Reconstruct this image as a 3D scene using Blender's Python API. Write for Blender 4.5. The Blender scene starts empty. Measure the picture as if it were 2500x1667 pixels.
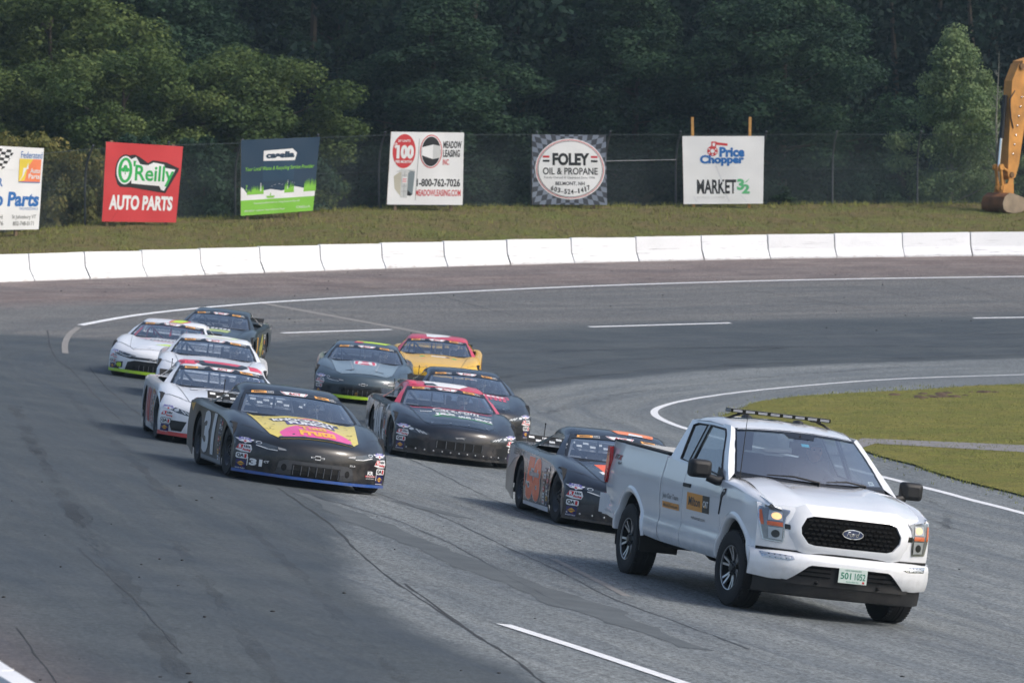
import bpy, bmesh, math, random
import numpy as np
from mathutils import Vector, Matrix
from mathutils.bvhtree import BVHTree

# ---------------------------------------------------------------- camera, world, sun, exposure
SC = bpy.context.scene
COL = SC.collection
TH = math.radians(2.2); CAM_H = 5.9; FPX = 12000.0          # focal length in photo pixels (2500 wide)
cam_d = bpy.data.cameras.new('camera'); cam = bpy.data.objects.new('camera', cam_d); COL.objects.link(cam)
cam_d.sensor_width = 36.0; cam_d.lens = FPX / 2500.0 * 36.0
cam_d.clip_start = 0.5; cam_d.clip_end = 6000.0
cam.location = (0, 0, CAM_H); cam.rotation_euler = (math.radians(90) - TH, 0, 0)
cam_d.dof.use_dof = True; cam_d.dof.focus_distance = 60.0; cam_d.dof.aperture_fstop = 7.0
SC.camera = cam

SUN_AZ = math.radians(108)      # direction TO the sun, clockwise from +Y (right of the camera, a little behind it)
SUN_EL = math.radians(42)
world = bpy.data.worlds.new('World'); SC.world = world; world.use_nodes = True
wn = world.node_tree.nodes; wl = world.node_tree.links
bg = wn['Background']; sky = wn.new('ShaderNodeTexSky'); sky.sky_type = 'NISHITA'; sky.sun_disc = False
sky.sun_elevation = SUN_EL; sky.sun_rotation = SUN_AZ; sky.air_density = 1.0; sky.dust_density = 4.0; sky.ozone_density = 1.0
wl.new(sky.outputs[0], bg.inputs[0]); bg.inputs[1].default_value = 0.15
sun_d = bpy.data.lights.new('sun', 'SUN'); sun_o = bpy.data.objects.new('sun', sun_d); COL.objects.link(sun_o)
sun_d.energy = 1.5; sun_d.angle = math.radians(14.0); sun_d.color = (1.0, 0.97, 0.92)
_sd = Vector((math.sin(SUN_AZ) * math.cos(SUN_EL), math.cos(SUN_AZ) * math.cos(SUN_EL), math.sin(SUN_EL)))
sun_o.rotation_euler = _sd.to_track_quat('Z', 'Y').to_euler(); sun_o.location = (60, -20, 60)
SC.view_settings.view_transform = 'Standard'; SC.view_settings.look = 'None'
SC.view_settings.exposure = 0.32; SC.view_settings.gamma = 1.0
SC.cycles.use_denoising = True
SC.cycles.max_bounces = 6; SC.cycles.diffuse_bounces = 2; SC.cycles.glossy_bounces = 3; SC.cycles.transmission_bounces = 4; SC.cycles.transparent_max_bounces = 16; SC.cycles.caustics_reflective = False; SC.cycles.caustics_refractive = False
SC.cycles.sample_clamp_indirect = 6.0

# ---------------------------------------------------------------- helpers
PX = 2500.0 / 2352.0            # measured picture coordinates (2352 wide) to photo pixels
R = math.radians
def pray(x, y):                 # picture point -> unit-depth ray in world
    u, v = x * PX, y * PX
    dx, dz = (u - 1250.0) / FPX, (833.5 - v) / FPX
    c, s = math.cos(TH), math.sin(TH)
    return Vector((dx, c + dz * s, -s + dz * c))
def at_y(x, y, Y):
    d = pray(x, y); return Vector((0, 0, CAM_H)) + d * (Y / d.y)
def at_z(x, y, z):
    d = pray(x, y); return Vector((0, 0, CAM_H)) + d * ((z - CAM_H) / d.z)

class MB:
    """collects vertices and faces (with a material slot per face)"""
    def __init__(s): s.v = []; s.f = []; s.m = []
    def add(s, vs, fs, m=0):
        b = len(s.v); s.v += [tuple(p) for p in vs]
        for f in fs: s.f.append(tuple(i + b for i in f)); s.m.append(m)
        return s
    def box(s, x0, x1, y0, y1, z0, z1, m=0, M=None):
        P = [Vector((x, y, z)) for x in (x0, x1) for y in (y0, y1) for z in (z0, z1)]
        if M is not None: P = [M @ p for p in P]
        return s.add(P, [(0, 1, 3, 2), (4, 6, 7, 5), (0, 4, 5, 1), (2, 3, 7, 6), (0, 2, 6, 4), (1, 5, 7, 3)], m)
    def quad(s, a, b, c, d, m=0): return s.add([a, b, c, d], [(0, 1, 2, 3)], m)
    def poly(s, P, m=0): return s.add(P, [tuple(range(len(P)))], m)
    def grid(s, rows, m=0, closed=False, flip=False):
        n = len(rows[0]); b = []
        for i in range(len(rows) - 1):
            for j in range(n if closed else n - 1):
                k = (j + 1) % n; q = (i * n + j, i * n + k, (i + 1) * n + k, (i + 1) * n + j)
                b.append(q[::-1] if flip else q)
        return s.add([p for r in rows for p in r], b, m)
    def tube(s, pts, r, n=8, m=0, cap=True):
        pts = [Vector(p) for p in pts]; rs = r if isinstance(r, (list, tuple)) else [r] * len(pts)
        rows = []; up = None
        for i, p in enumerate(pts):
            d = (pts[min(i + 1, len(pts) - 1)] - pts[max(i - 1, 0)]).normalized()
            if up is None:
                a = Vector((0, 0, 1)) if abs(d.z) < .9 else Vector((1, 0, 0)); up = d.cross(a).normalized()
            else:
                up = (up - d * up.dot(d)).normalized()
            w = d.cross(up)
            rows.append([p + (up * math.cos(t) + w * math.sin(t)) * rs[i] for t in [2 * math.pi * k / n for k in range(n)]])
        s.grid(rows, m, closed=True)
        if cap: s.poly(rows[0][::-1], m); s.poly(rows[-1], m)
        return s
    def lathe(s, prof, c, ax, n=24, m=0):
        """prof = [(radius, along axis)]; ax = axis direction"""
        ax = Vector(ax).normalized(); a = Vector((0, 0, 1)) if abs(ax.z) < .9 else Vector((1, 0, 0))
        u = ax.cross(a).normalized(); w = ax.cross(u); c = Vector(c)
        rows = [[c + ax * h + (u * math.cos(t) + w * math.sin(t)) * r for t in [2 * math.pi * k / n for k in range(n)]] for r, h in prof]
        return s.grid(rows, m, closed=True)
    def ball(s, c, rx, ry=None, rz=None, nu=10, nv=7, m=0):
        ry = ry or rx; rz = rz or rx; c = Vector(c)
        rows = []
        for i in range(nv + 1):
            t = math.pi * i / nv
            rows.append([c + Vector((rx * math.sin(t) * math.cos(p), ry * math.sin(t) * math.sin(p), rz * math.cos(t))) for p in [2 * math.pi * k / nu for k in range(nu)]])
        return s.grid(rows, m, closed=True)
    def prism(s, P, d, m=0):
        """closed polygon P (3D) extruded by vector d"""
        d = Vector(d); Q = [Vector(p) + d for p in P]; n = len(P)
        s.add(list(P) + Q, [tuple(range(n))[::-1], tuple(range(n, 2 * n))] + [(i, (i + 1) % n, n + (i + 1) % n, n + i) for i in range(n)], m)
        return s
    def mesh(s, name='m'):
        me = bpy.data.meshes.new(name); me.from_pydata(s.v, [], s.f)
        if any(s.m): me.polygons.foreach_set('material_index', s.m)
        me.update(); return me

def finish(me, smooth=None, weld=False):
    if weld:
        bm = bmesh.new(); bm.from_mesh(me); bmesh.ops.remove_doubles(bm, verts=bm.verts, dist=2e-4)
        bmesh.ops.recalc_face_normals(bm, faces=bm.faces); bm.to_mesh(me); bm.free()
    if smooth:
        me.polygons.foreach_set('use_smooth', [True] * len(me.polygons)); me.set_sharp_from_angle(angle=R(smooth))
    return me
def obj(name, mb, mats, parent=None, smooth=None, weld=False):
    me = mb.mesh(name) if isinstance(mb, MB) else mb
    finish(me, smooth, weld)
    for m in (mats if isinstance(mats, (list, tuple)) else [mats]): me.materials.append(m)
    o = bpy.data.objects.new(name, me); COL.objects.link(o)
    if parent is not None: o.parent = parent
    return o
def inst(name, me, parent=None, M=None):
    o = bpy.data.objects.new(name, me); COL.objects.link(o)
    if parent is not None: o.parent = parent
    if M is not None: o.matrix_basis = M
    return o
def empty(name, M=None):
    o = bpy.data.objects.new(name, None); COL.objects.link(o); o.empty_display_size = .3
    if M is not None: o.matrix_basis = M
    return o
def tag(o, label=None, cat=None, group=None, kind=None):
    if label: o['label'] = label
    if cat: o['category'] = cat
    if group: o['group'] = group
    if kind: o['kind'] = kind
    return o

# ---------------------------------------------------------------- materials
MATS = {}
def mat(name, col, rough=.5, metal=0.0, coat=0.0, spec=.5, cr=.12, var=0.0, vscale=8.0, bump=0.0, bscale=40.0, emit=0.0, alpha=1.0):
    if name in MATS: return MATS[name]
    m = bpy.data.materials.new(name); m.use_nodes = True; n = m.node_tree.nodes; l = m.node_tree.links
    b = n['Principled BSDF']; b.inputs['Base Color'].default_value = (*col, 1); b.inputs['Roughness'].default_value = rough
    b.inputs['Metallic'].default_value = metal; b.inputs['Coat Weight'].default_value = coat; b.inputs['Coat Roughness'].default_value = cr
    b.inputs['Specular IOR Level'].default_value = spec
    if emit: b.inputs['Emission Color'].default_value = (*col, 1); b.inputs['Emission Strength'].default_value = emit
    if var or bump:
        tc = n.new('ShaderNodeTexCoord')
    if var:
        t = n.new('ShaderNodeTexNoise'); t.inputs['Scale'].default_value = vscale; t.inputs['Detail'].default_value = 5
        l.new(tc.outputs['Object'], t.inputs['Vector'])
        r = n.new('ShaderNodeMapRange'); r.inputs['From Min'].default_value = .3; r.inputs['From Max'].default_value = .7
        r.inputs['To Min'].default_value = 1 - var; r.inputs['To Max'].default_value = 1 + var * .6
        l.new(t.outputs['Fac'], r.inputs['Value'])
        x = n.new('ShaderNodeMix'); x.data_type = 'RGBA'; x.blend_type = 'MULTIPLY'; x.inputs['Factor'].default_value = 1
        x.inputs['A'].default_value = (*col, 1); l.new(r.outputs[0], x.inputs['B']); l.new(x.outputs['Result'], b.inputs['Base Color'])
        r2 = n.new('ShaderNodeMapRange'); r2.inputs['To Min'].default_value = max(0, rough - .08); r2.inputs['To Max'].default_value = min(1, rough + .1)
        l.new(t.outputs['Fac'], r2.inputs['Value']); l.new(r2.outputs[0], b.inputs['Roughness'])
    if bump:
        t2 = n.new('ShaderNodeTexNoise'); t2.inputs['Scale'].default_value = bscale; t2.inputs['Detail'].default_value = 4
        l.new(tc.outputs['Object'], t2.inputs['Vector'])
        bp = n.new('ShaderNodeBump'); bp.inputs['Strength'].default_value = bump; bp.inputs['Distance'].default_value = .02
        l.new(t2.outputs['Fac'], bp.inputs['Height']); l.new(bp.outputs[0], b.inputs['Normal'])
    MATS[name] = m; return m
def glass(name, tint=(.80, .86, .88), refl=1.0, dark=.0):
    if name in MATS: return MATS[name]
    m = bpy.data.materials.new(name); m.use_nodes = True; n = m.node_tree.nodes; l = m.node_tree.links; n.clear()
    o = n.new('ShaderNodeOutputMaterial'); mx = n.new('ShaderNodeMixShader'); t = n.new('ShaderNodeBsdfTransparent'); g = n.new('ShaderNodeBsdfGlossy')
    f = n.new('ShaderNodeLayerWeight'); f.inputs['Blend'].default_value = .5
    pw = n.new('ShaderNodeMath'); pw.operation = 'POWER'; pw.inputs[1].default_value = 4.0; l.new(f.outputs['Facing'], pw.inputs[0])
    ml = n.new('ShaderNodeMath'); ml.operation = 'MULTIPLY_ADD'; ml.inputs[1].default_value = .95; ml.inputs[2].default_value = .05 * refl; ml.use_clamp = True
    t.inputs[0].default_value = (*tint, 1); g.inputs['Roughness'].default_value = .03; g.inputs[0].default_value = (.95, .97, 1, 1)
    l.new(pw.outputs[0], ml.inputs[0]); l.new(ml.outputs[0], mx.inputs[0]); l.new(t.outputs[0], mx.inputs[1]); l.new(g.outputs[0], mx.inputs[2]); l.new(mx.outputs[0], o.inputs[0])
    MATS[name] = m; return m
def lin(r, g, b):               # sRGB 0-255 -> linear
    return tuple(((c / 255) / 12.92 if c / 255 < .04045 else ((c / 255 + .055) / 1.055) ** 2.4) for c in (r, g, b))

# ---------------------------------------------------------------- flat lettering and shapes (2D meshes)
_TC = {}
def text2d(s, bold=0.0, shear=0.0, space=1.0):
    """triangulated lettering normalised to the box [0,1]x[0,1]"""
    key = (s, bold, shear, space)
    if key in _TC: return _TC[key]
    c = bpy.data.curves.new('lettering', 'FONT'); c.body = s; c.size = 1.0; c.offset = bold; c.shear = shear; c.space_character = space; c.resolution_u = 3
    o = bpy.data.objects.new('lettering_tmp', c); COL.objects.link(o)
    me = bpy.data.meshes.new_from_object(o.evaluated_get(bpy.context.evaluated_depsgraph_get()))
    vs = np.array([v.co[:2] for v in me.vertices]); fs = [tuple(p.vertices) for p in me.polygons]
    bpy.data.objects.remove(o); bpy.data.curves.remove(c); bpy.data.meshes.remove(me)
    lo = vs.min(0); hi = vs.max(0); vs = (vs - lo) / np.maximum(hi - lo, 1e-6)
    _TC[key] = (vs, fs); return _TC[key]
def rrect(x0, y0, x1, y1, r=0.0, n=4):
    if r <= 0: return [(x0, y0), (x1, y0), (x1, y1), (x0, y1)]
    P = []
    for cx, cy, a in ((x1 - r, y0 + r, -90), (x1 - r, y1 - r, 0), (x0 + r, y1 - r, 90), (x0 + r, y0 + r, 180)):
        for k in range(n + 1):
            t = R(a + 90 * k / n); P.append((cx + r * math.cos(t), cy + r * math.sin(t)))
    return P
def ellipse(cx, cy, rx, ry, n=40): return [(cx + rx * math.cos(2 * math.pi * k / n), cy + ry * math.sin(2 * math.pi * k / n)) for k in range(n)]
class Art:
    """flat artwork: polygons and lettering in layers, mapped to a surface by place()"""
    def __init__(s): s.items = []           # (verts2d, faces, material, layer)
    def poly(s, P, m, layer=1): s.items.append((np.array(P, float), [tuple(range(len(P)))], m, layer)); return s
    def rect(s, x0, y0, x1, y1, m, layer=1, r=0): return s.poly(rrect(x0, y0, x1, y1, r), m, layer)
    def ell(s, cx, cy, rx, ry, m, layer=1, n=40): return s.poly(ellipse(cx, cy, rx, ry, n), m, layer)
    def text(s, t, x0, y0, x1, y1, m, layer=2, bold=0.0, shear=0.0, rot=0.0):
        vs, fs = text2d(t, bold, shear); P = vs * np.array([x1 - x0, y1 - y0])
        if rot:
            c, q = math.cos(R(rot)), math.sin(R(rot)); P = P @ np.array([[c, q], [-q, c]])
        s.items.append((P + np.array([x0, y0]), fs, m, layer)); return s
    def bars(s, x0, y0, x1, y1, m, layer=2, n=5, seed=1):
        """print too small to read in the photograph: a row of unequal strokes"""
        rr = random.Random(seed); w = (x1 - x0) / n
        for k in range(n): a = x0 + w * k; s.poly([(a, y0 + (y1 - y0) * rr.uniform(0, .25)), (a + w * rr.uniform(.55, .85), y0), (a + w * rr.uniform(.5, .85), y1), (a + w * .1, y1 - (y1 - y0) * rr.uniform(0, .25))], m, layer)
        return s
    def place(s, name, fn, parent=None, step=None, eps=.0025):
        """fn(u, v, lift) -> 3D point; step = longest edge before the artwork is cut to follow a curved surface"""
        mats = []; mb = MB()
        for P, fs, m, layer in s.items:
            if m not in mats: mats.append(m)
            if step:
                bm = bmesh.new(); V = [bm.verts.new((p[0], p[1], 0)) for p in P]
                for f in fs:
                    try: bm.faces.new([V[i] for i in f])
                    except ValueError: pass
                bmesh.ops.triangulate(bm, faces=bm.faces[:])
                for _ in range(5):
                    E = [e for e in bm.edges if e.calc_length() > step]
                    if not E: break
                    bmesh.ops.subdivide_edges(bm, edges=E, cuts=1, use_grid_fill=False); bmesh.ops.triangulate(bm, faces=bm.faces[:])
                bm.verts.index_update()
                P2 = [(v.co.x, v.co.y) for v in bm.verts]; F2 = [tuple(v.index for v in f.verts) for f in bm.faces]; bm.free()
            else: P2, F2 = P, fs
            pts = [fn(p[0], p[1], layer * eps) for p in P2]
            ok = [q is not None for q in pts]
            mb.add([q if q is not None else (0, 0, 0) for q in pts], [f for f in F2 if all(ok[i] for i in f)], mats.index(m))
        me = mb.mesh(name)
        return obj(name, me, mats, parent)

def place_split(A, name, fn, parent, step, eps):
    """every separate piece of artwork (sticker, number, line of lettering) becomes its own part"""
    its = A.items; bb = [(P.min(0), P.max(0)) for P, _, _, _ in its]; grp = list(range(len(its)))
    def find(i):
        while grp[i] != i: i = grp[i]
        return i
    for i in range(len(its)):
        for j in range(i):
            if (bb[i][0] <= bb[j][1]).all() and (bb[j][0] <= bb[i][1]).all(): grp[find(i)] = find(j)
    out = {}
    for i, it in enumerate(its): out.setdefault(find(i), []).append(it)
    for k, L in out.items():
        B = Art(); B.items = L; B.place(name, fn, parent, step, eps)
# ================================================================ THE SETTING: banked turn, infield, wall, bank, fence
IN = np.array([(75, 135), (52, 138), (40, 138.5), (28, 136.9), (20, 133.8), (13.6, 130.5), (10.3, 128.4), (8.6, 126.2), (6.75, 123.2), (5.4, 120.5), (4.45, 118), (3.75, 115.6), (3.32, 113.2), (3.2, 111.2), (3.25, 109), (3.6, 105.6), (4.5, 100), (6.8, 89.2), (8.36, 80.1), (10.6, 69), (13.2, 58), (16.2, 46), (19.6, 34), (25, 14), (30, -5), (36, -28)], float)
CC = np.array([28.0, 113.0]); RO = 52.0; WA = math.radians(15.3)
def wall_pt(a, r=RO): return CC + r * np.array([math.cos(math.radians(a)), math.sin(math.radians(a))])
_t0 = CC - RO * np.array([math.cos(WA), math.sin(WA)]); _wd = np.array([math.sin(WA), -math.cos(WA)])
OUT = np.array([wall_pt(a) for a in np.arange(45, 195.3, 1.0)] + [_t0 + _wd * t for t in (0.2, 10, 30, 50, 72, 90, 110, 135)])
def smooth_line(P, n=2):
    for _ in range(n):
        Q = [P[0]]
        for a, b in zip(P[:-1], P[1:]): Q += [a * .75 + b * .25, a * .25 + b * .75]
        Q.append(P[-1]); P = np.array(Q)
    return P
INs = smooth_line(IN, 2)
def seg_dist(P, X, Y):
    """signed distance of points to a polyline (positive on its left)"""
    best = np.full(X.shape, 1e9); sg = np.zeros(X.shape)
    for a, b in zip(P[:-1], P[1:]):
        d = b - a; L = d @ d
        t = np.clip(((X - a[0]) * d[0] + (Y - a[1]) * d[1]) / L, 0, 1)
        q = np.hypot(X - a[0] - t * d[0], Y - a[1] - t * d[1]); s = np.sign(d[0] * (Y - a[1]) - d[1] * (X - a[0]))
        k = q < best; best = np.where(k, q, best); sg = np.where(k, s, sg)
    return best, sg
def ground_exact(X, Y, full=False):
    X = np.asarray(X, float); Y = np.asarray(Y, float)
    di, si = seg_dist(INs, X, Y); do, so = seg_dist(OUT, X, Y)
    zo = 2.5 - .35 * np.exp(-(((X + 14) ** 2 + (Y - 142) ** 2) / 600.0))
    s = np.clip((64 - Y) / 14.0, 0, 1); zo = zo - .30 * s * s * (3 - 2 * s)
    t = np.where(si > 0, 0, di / (di + do)); t = np.where(so < 0, 1, t)
    z = zo * (.4 * t + .6 * (3 * t * t - 2 * t ** 3))
    return (z, t) if full else z
_gx = np.arange(-45, 80.1, .6); _gy = np.arange(-32, 182.1, .6)
_GZ = ground_exact(*np.meshgrid(_gx, _gy))
def ground(X, Y):
    X = np.asarray(X, float); Y = np.asarray(Y, float)
    fx = np.clip((X - _gx[0]) / .6, 0, len(_gx) - 1.001); fy = np.clip((Y - _gy[0]) / .6, 0, len(_gy) - 1.001)
    i = fx.astype(int); j = fy.astype(int); u = fx - i; v = fy - j
    return (_GZ[j, i] * (1 - u) + _GZ[j, i + 1] * u) * (1 - v) + (_GZ[j + 1, i] * (1 - u) + _GZ[j + 1, i + 1] * u) * v
def gz(x, y): return float(ground(np.array([x]), np.array([y]))[0])
def hit(x, y):
    """picture point -> point on the track surface"""
    d = pray(x, y); T = np.linspace(15, 175, 900) / d.y
    X, Y, Z = d.x * T, d.y * T, CAM_H + d.z * T; g = Z - ground(X, Y)
    k = np.argmax(g < 0)
    if k == 0: k = len(T) - 1
    a = g[k - 1] / (g[k - 1] - g[k]); t = T[k - 1] + a * (T[k] - T[k - 1])
    return Vector((d.x * t, d.y * t, CAM_H + d.z * t))
def gnormal(x, y, e=.8):
    g = ground(np.array([x + e, x - e, x, x]), np.array([y, y, y + e, y - e]))
    return Vector((-(g[0] - g[1]) / (2 * e), -(g[2] - g[3]) / (2 * e), 1)).normalized()
def pose(x, y, yaw):
    n = gnormal(x, y); f = Vector((math.cos(R(yaw)), math.sin(R(yaw)), 0)); f = (f - n * f.dot(n)).normalized(); l = n.cross(f)
    M = Matrix(((f.x, l.x, n.x, x), (f.y, l.y, n.y, y), (f.z, l.z, n.z, gz(x, y)), (0, 0, 0, 1)))
    return M
def resample(P, n):
    s = np.r_[0, np.cumsum(np.hypot(*np.diff(P, axis=0).T))]; t = np.linspace(0, s[-1], n)
    return np.stack([np.interp(t, s, P[:, 0]), np.interp(t, s, P[:, 1])], 1), t

# ---- node helpers for ground materials
def nodes_of(name):
    m = bpy.data.materials.new(name); m.use_nodes = True; MATS[name] = m
    return m, m.node_tree.nodes, m.node_tree.links, m.node_tree.nodes['Principled BSDF']
def n_noise(n, l, vec, scale, detail=5, rough=.6, lo=.35, hi=.65):
    t = n.new('ShaderNodeTexNoise'); t.inputs['Scale'].default_value = scale; t.inputs['Detail'].default_value = detail; t.inputs['Roughness'].default_value = rough
    l.new(vec, t.inputs['Vector'])
    r = n.new('ShaderNodeMapRange'); r.inputs['From Min'].default_value = lo; r.inputs['From Max'].default_value = hi; r.interpolation_type = 'SMOOTHSTEP'
    l.new(t.outputs['Fac'], r.inputs['Value']); return r.outputs[0]
def n_mix(n, l, fac, a, b, mode='MIX'):
    x = n.new('ShaderNodeMix'); x.data_type = 'RGBA'; x.blend_type = mode
    if isinstance(fac, (int, float)): x.inputs['Factor'].default_value = fac
    else: l.new(fac, x.inputs['Factor'])
    for k, q in (('A', a), ('B', b)):
        if isinstance(q, tuple): x.inputs[k].default_value = (*q[:3], 1)
        else: l.new(q, x.inputs[k])
    return x.outputs['Result']
def n_math(n, l, op, a, b=None, c=None):
    x = n.new('ShaderNodeMath'); x.operation = op
    for i, q in enumerate((a, b, c)):
        if q is None: continue
        if isinstance(q, (int, float)): x.inputs[i].default_value = q
        else: l.new(q, x.inputs[i])
    return x.outputs[0]
def n_range(n, l, v, a, b, c=0.0, d=1.0):
    r = n.new('ShaderNodeMapRange'); r.interpolation_type = 'SMOOTHSTEP'
    for k, q in (('From Min', a), ('From Max', b), ('To Min', c), ('To Max', d)): r.inputs[k].default_value = q
    l.new(v, r.inputs['Value']); return r.outputs[0]

def asphalt():
    m, n, l, b = nodes_of('track asphalt')
    tc = n.new('ShaderNodeTexCoord'); ob = tc.outputs['Object']
    at = n.new('ShaderNodeAttribute'); at.attribute_name = 'lane'; sx = n.new('ShaderNodeSeparateXYZ'); l.new(at.outputs['Vector'], sx.inputs[0])
    lon, lat, vf = sx.outputs[0], sx.outputs[1], sx.outputs[2]
    cv = n.new('ShaderNodeCombineXYZ'); l.new(n_math(n, l, 'MULTIPLY', lon, .10), cv.inputs[0]); l.new(n_math(n, l, 'MULTIPLY', lat, 1.6), cv.inputs[1])
    streak = n_noise(n, l, cv.outputs[0], 1.0, 6, .65, .3, .7)
    cv2 = n.new('ShaderNodeCombineXYZ'); l.new(n_math(n, l, 'MULTIPLY', lon, .035), cv2.inputs[0]); l.new(n_math(n, l, 'MULTIPLY', lat, .45), cv2.inputs[1])
    broad = n_noise(n, l, cv2.outputs[0], 1.0, 3, .5, .32, .68)
    cv3 = n.new('ShaderNodeCombineXYZ'); l.new(n_math(n, l, 'MULTIPLY', lon, .25), cv3.inputs[0]); l.new(n_math(n, l, 'MULTIPLY', lat, 9.0), cv3.inputs[1])
    fine = n_noise(n, l, cv3.outputs[0], 1.0, 4, .6, .35, .65)
    blot = n_noise(n, l, ob, .55, 5, .6, .35, .68)
    # lane wobble so the seams between the paving passes are not ruler-straight
    wob = n_math(n, l, 'MULTIPLY_ADD', n_math(n, l, 'SUBTRACT', n_noise(n, l, ob, .30, 4, .6, .2, .8), .5), .016, vf)
    so = n.new('ShaderNodeSeparateXYZ'); l.new(ob, so.inputs[0]); Y = so.outputs[1]
    coarse = n_mix(n, l, streak, lin(106, 109, 111), lin(130, 132, 132))
    smooth_ = n_mix(n, l, streak, lin(55, 61, 66), lin(71, 77, 81))
    midl = n_mix(n, l, streak, lin(94, 92, 91), lin(120, 116, 113))
    brown = n_mix(n, l, blot, lin(116, 98, 92), lin(142, 122, 114))
    lo = n_math(n, l, 'ADD', n_range(n, l, Y, 37, 72, .77, .56), n_range(n, l, Y, 72, 112, 0, -.42)); hi = n_range(n, l, Y, 104, 126, 1.2, .47)
    sm = n_math(n, l, 'MULTIPLY', n_range(n, l, n_math(n, l, 'SUBTRACT', wob, lo), -.012, .012), n_range(n, l, n_math(n, l, 'SUBTRACT', hi, wob), -.03, .05)); seam = sm
    inner = n_mix(n, l, n_range(n, l, Y, 100, 118), coarse, n_mix(n, l, n_range(n, l, wob, .3, .5), coarse, midl))
    col = n_mix(n, l, sm, inner, smooth_)
    bl = n_math(n, l, 'SUBTRACT', wob, n_range(n, l, Y, 60, 140, .93, .74))
    col = n_mix(n, l, n_math(n, l, 'MULTIPLY', n_range(n, l, bl, -.03, .06), .9), col, brown)
    col = n_mix(n, l, n_math(n, l, 'MULTIPLY', broad, .28), col, lin(78, 82, 86))
    col = n_mix(n, l, n_math(n, l, 'MULTIPLY', fine, .25), col, lin(54, 58, 62))
    col = n_mix(n, l, n_math(n, l, 'MULTIPLY', blot, .10), col, lin(130, 130, 128))
    # aggregate speckle
    sp = n.new('ShaderNodeTexVoronoi'); sp.inputs['Scale'].default_value = 38.0; l.new(ob, sp.inputs['Vector'])
    spk = n.new('ShaderNodeSeparateColor'); l.new(sp.outputs['Color'], spk.inputs[0])
    sa = n_range(n, l, spk.outputs[0], .0, 1.0, .45, 1.62)
    amp = n_mix(n, l, seam, (1, 1, 1), (.45, .45, .45))
    sfac = n_math(n, l, 'MULTIPLY', amp, .9)
    col2 = n_mix(n, l, 1.0, col, sa, 'MULTIPLY')
    col = n_mix(n, l, sfac, col, col2)
    hs = n_noise(n, l, ob, 17.0, 3, .7, .3, .7); col = n_mix(n, l, .25, col, n_mix(n, l, 1.0, col, n_range(n, l, hs, 0, 1, .6, 1.4), 'MULTIPLY'))
    col = n_mix(n, l, 1.0, col, (.90, .95, .96), 'MULTIPLY')
    l.new(col, b.inputs['Base Color'])
    l.new(n_range(n, l, streak, 0, 1, .62, .82), b.inputs['Roughness']); b.inputs['Specular IOR Level'].default_value = .35
    bp = n.new('ShaderNodeBump'); bp.inputs['Strength'].default_value = .35; bp.inputs['Distance'].default_value = .006
    l.new(n_math(n, l, 'ADD', spk.outputs[1], hs), bp.inputs['Height']); l.new(bp.outputs[0], b.inputs['Normal'])
    return m
M_ASPH = asphalt()

def grass_mat(name, a, b_, c_, sc=.5, rough=.9, yel=None):
    m, n, l, b = nodes_of(name)
    tc = n.new('ShaderNodeTexCoord'); ob = tc.outputs['Object']
    k1 = n_noise(n, l, ob, sc, 6, .65, .35, .65); k2 = n_noise(n, l, ob, sc * 6, 6, .7, .35, .68); k3 = n_noise(n, l, ob, sc * 45, 4, .7, .3, .7)
    col = n_mix(n, l, k1, a, b_); col = n_mix(n, l, n_math(n, l, 'MULTIPLY', k2, .6), col, c_)
    col = n_mix(n, l, .7, col, n_mix(n, l, 1.0, col, n_range(n, l, k3, 0, 1, .5, 1.5), 'MULTIPLY'))
    l.new(col, b.inputs['Base Color']); b.inputs['Roughness'].default_value = rough; b.inputs['Specular IOR Level'].default_value = .1
    bp = n.new('ShaderNodeBump'); bp.inputs['Strength'].default_value = .8; bp.inputs['Distance'].default_value = .05
    l.new(k3, bp.inputs['Height']); l.new(bp.outputs[0], b.inputs['Normal'])
    return m
M_INF = grass_mat('infield grass', lin(124, 130, 66), lin(146, 142, 76), lin(110, 102, 68), .5)
M_BANK = grass_mat('dry bank grass', lin(116, 124, 64), lin(128, 114, 80), lin(96, 92, 66), .6)
M_FLOOR = grass_mat('forest floor', lin(40, 46, 30), lin(52, 50, 36), lin(30, 34, 26), .2)

# ---- ground sheet to the horizon
mb = MB(); mb.quad((-2500, -800, -.06), (2500, -800, -.06), (2500, 4500, -.06), (-2500, 4500, -.06))
tag(obj('ground', mb, M_FLOOR), kind='structure')

# ---- track surface
def station_line(P, key, n1, n2):
    k = int(np.argmin(np.hypot(P[:, 0] - key[0], P[:, 1] - key[1])))
    a, _ = resample(P[:k + 1], n1); b, _ = resample(P[k:], n2); return np.vstack([a, b[1:]])
Li = station_line(INs, (3.2, 111.2), 110, 150); Lo = station_line(OUT, (-24, 113), 110, 150)
lon = np.r_[0, np.cumsum(np.hypot(*np.diff((Li + Lo) / 2, axis=0).T))]
kap = int(np.argmin(np.abs(lon - lon[109]))); lon = lon - lon[109] + 100.0        # 100 m = middle of the turn
VF = np.r_[-.22, -.12, -.06, np.linspace(0, 1, 33)]
rows = []; attr = []
for i in range(len(Li)):
    a, b_ = Li[i], Lo[i]; w = np.hypot(*(b_ - a)); r_ = []
    for v in VF:
        p = a + (b_ - a) * v; r_.append((p[0], p[1])); attr.append((lon[i], v * w, v))
    rows.append(r_)
arr = np.array(rows); _, Tg = ground_exact(arr[:, :, 0], arr[:, :, 1], True); Zg = ground(arr[:, :, 0], arr[:, :, 1])
rows = [[(arr[i, j, 0], arr[i, j, 1], Zg[i, j]) for j in range(len(VF))] for i in range(len(Li))]
for k in range(len(attr)): attr[k] = (attr[k][0], attr[k][1], float(Tg.reshape(-1)[k]) if attr[k][2] > 0 else attr[k][2])
mb = MB(); mb.grid(rows, flip=False); me = mb.mesh('race_track')
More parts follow.
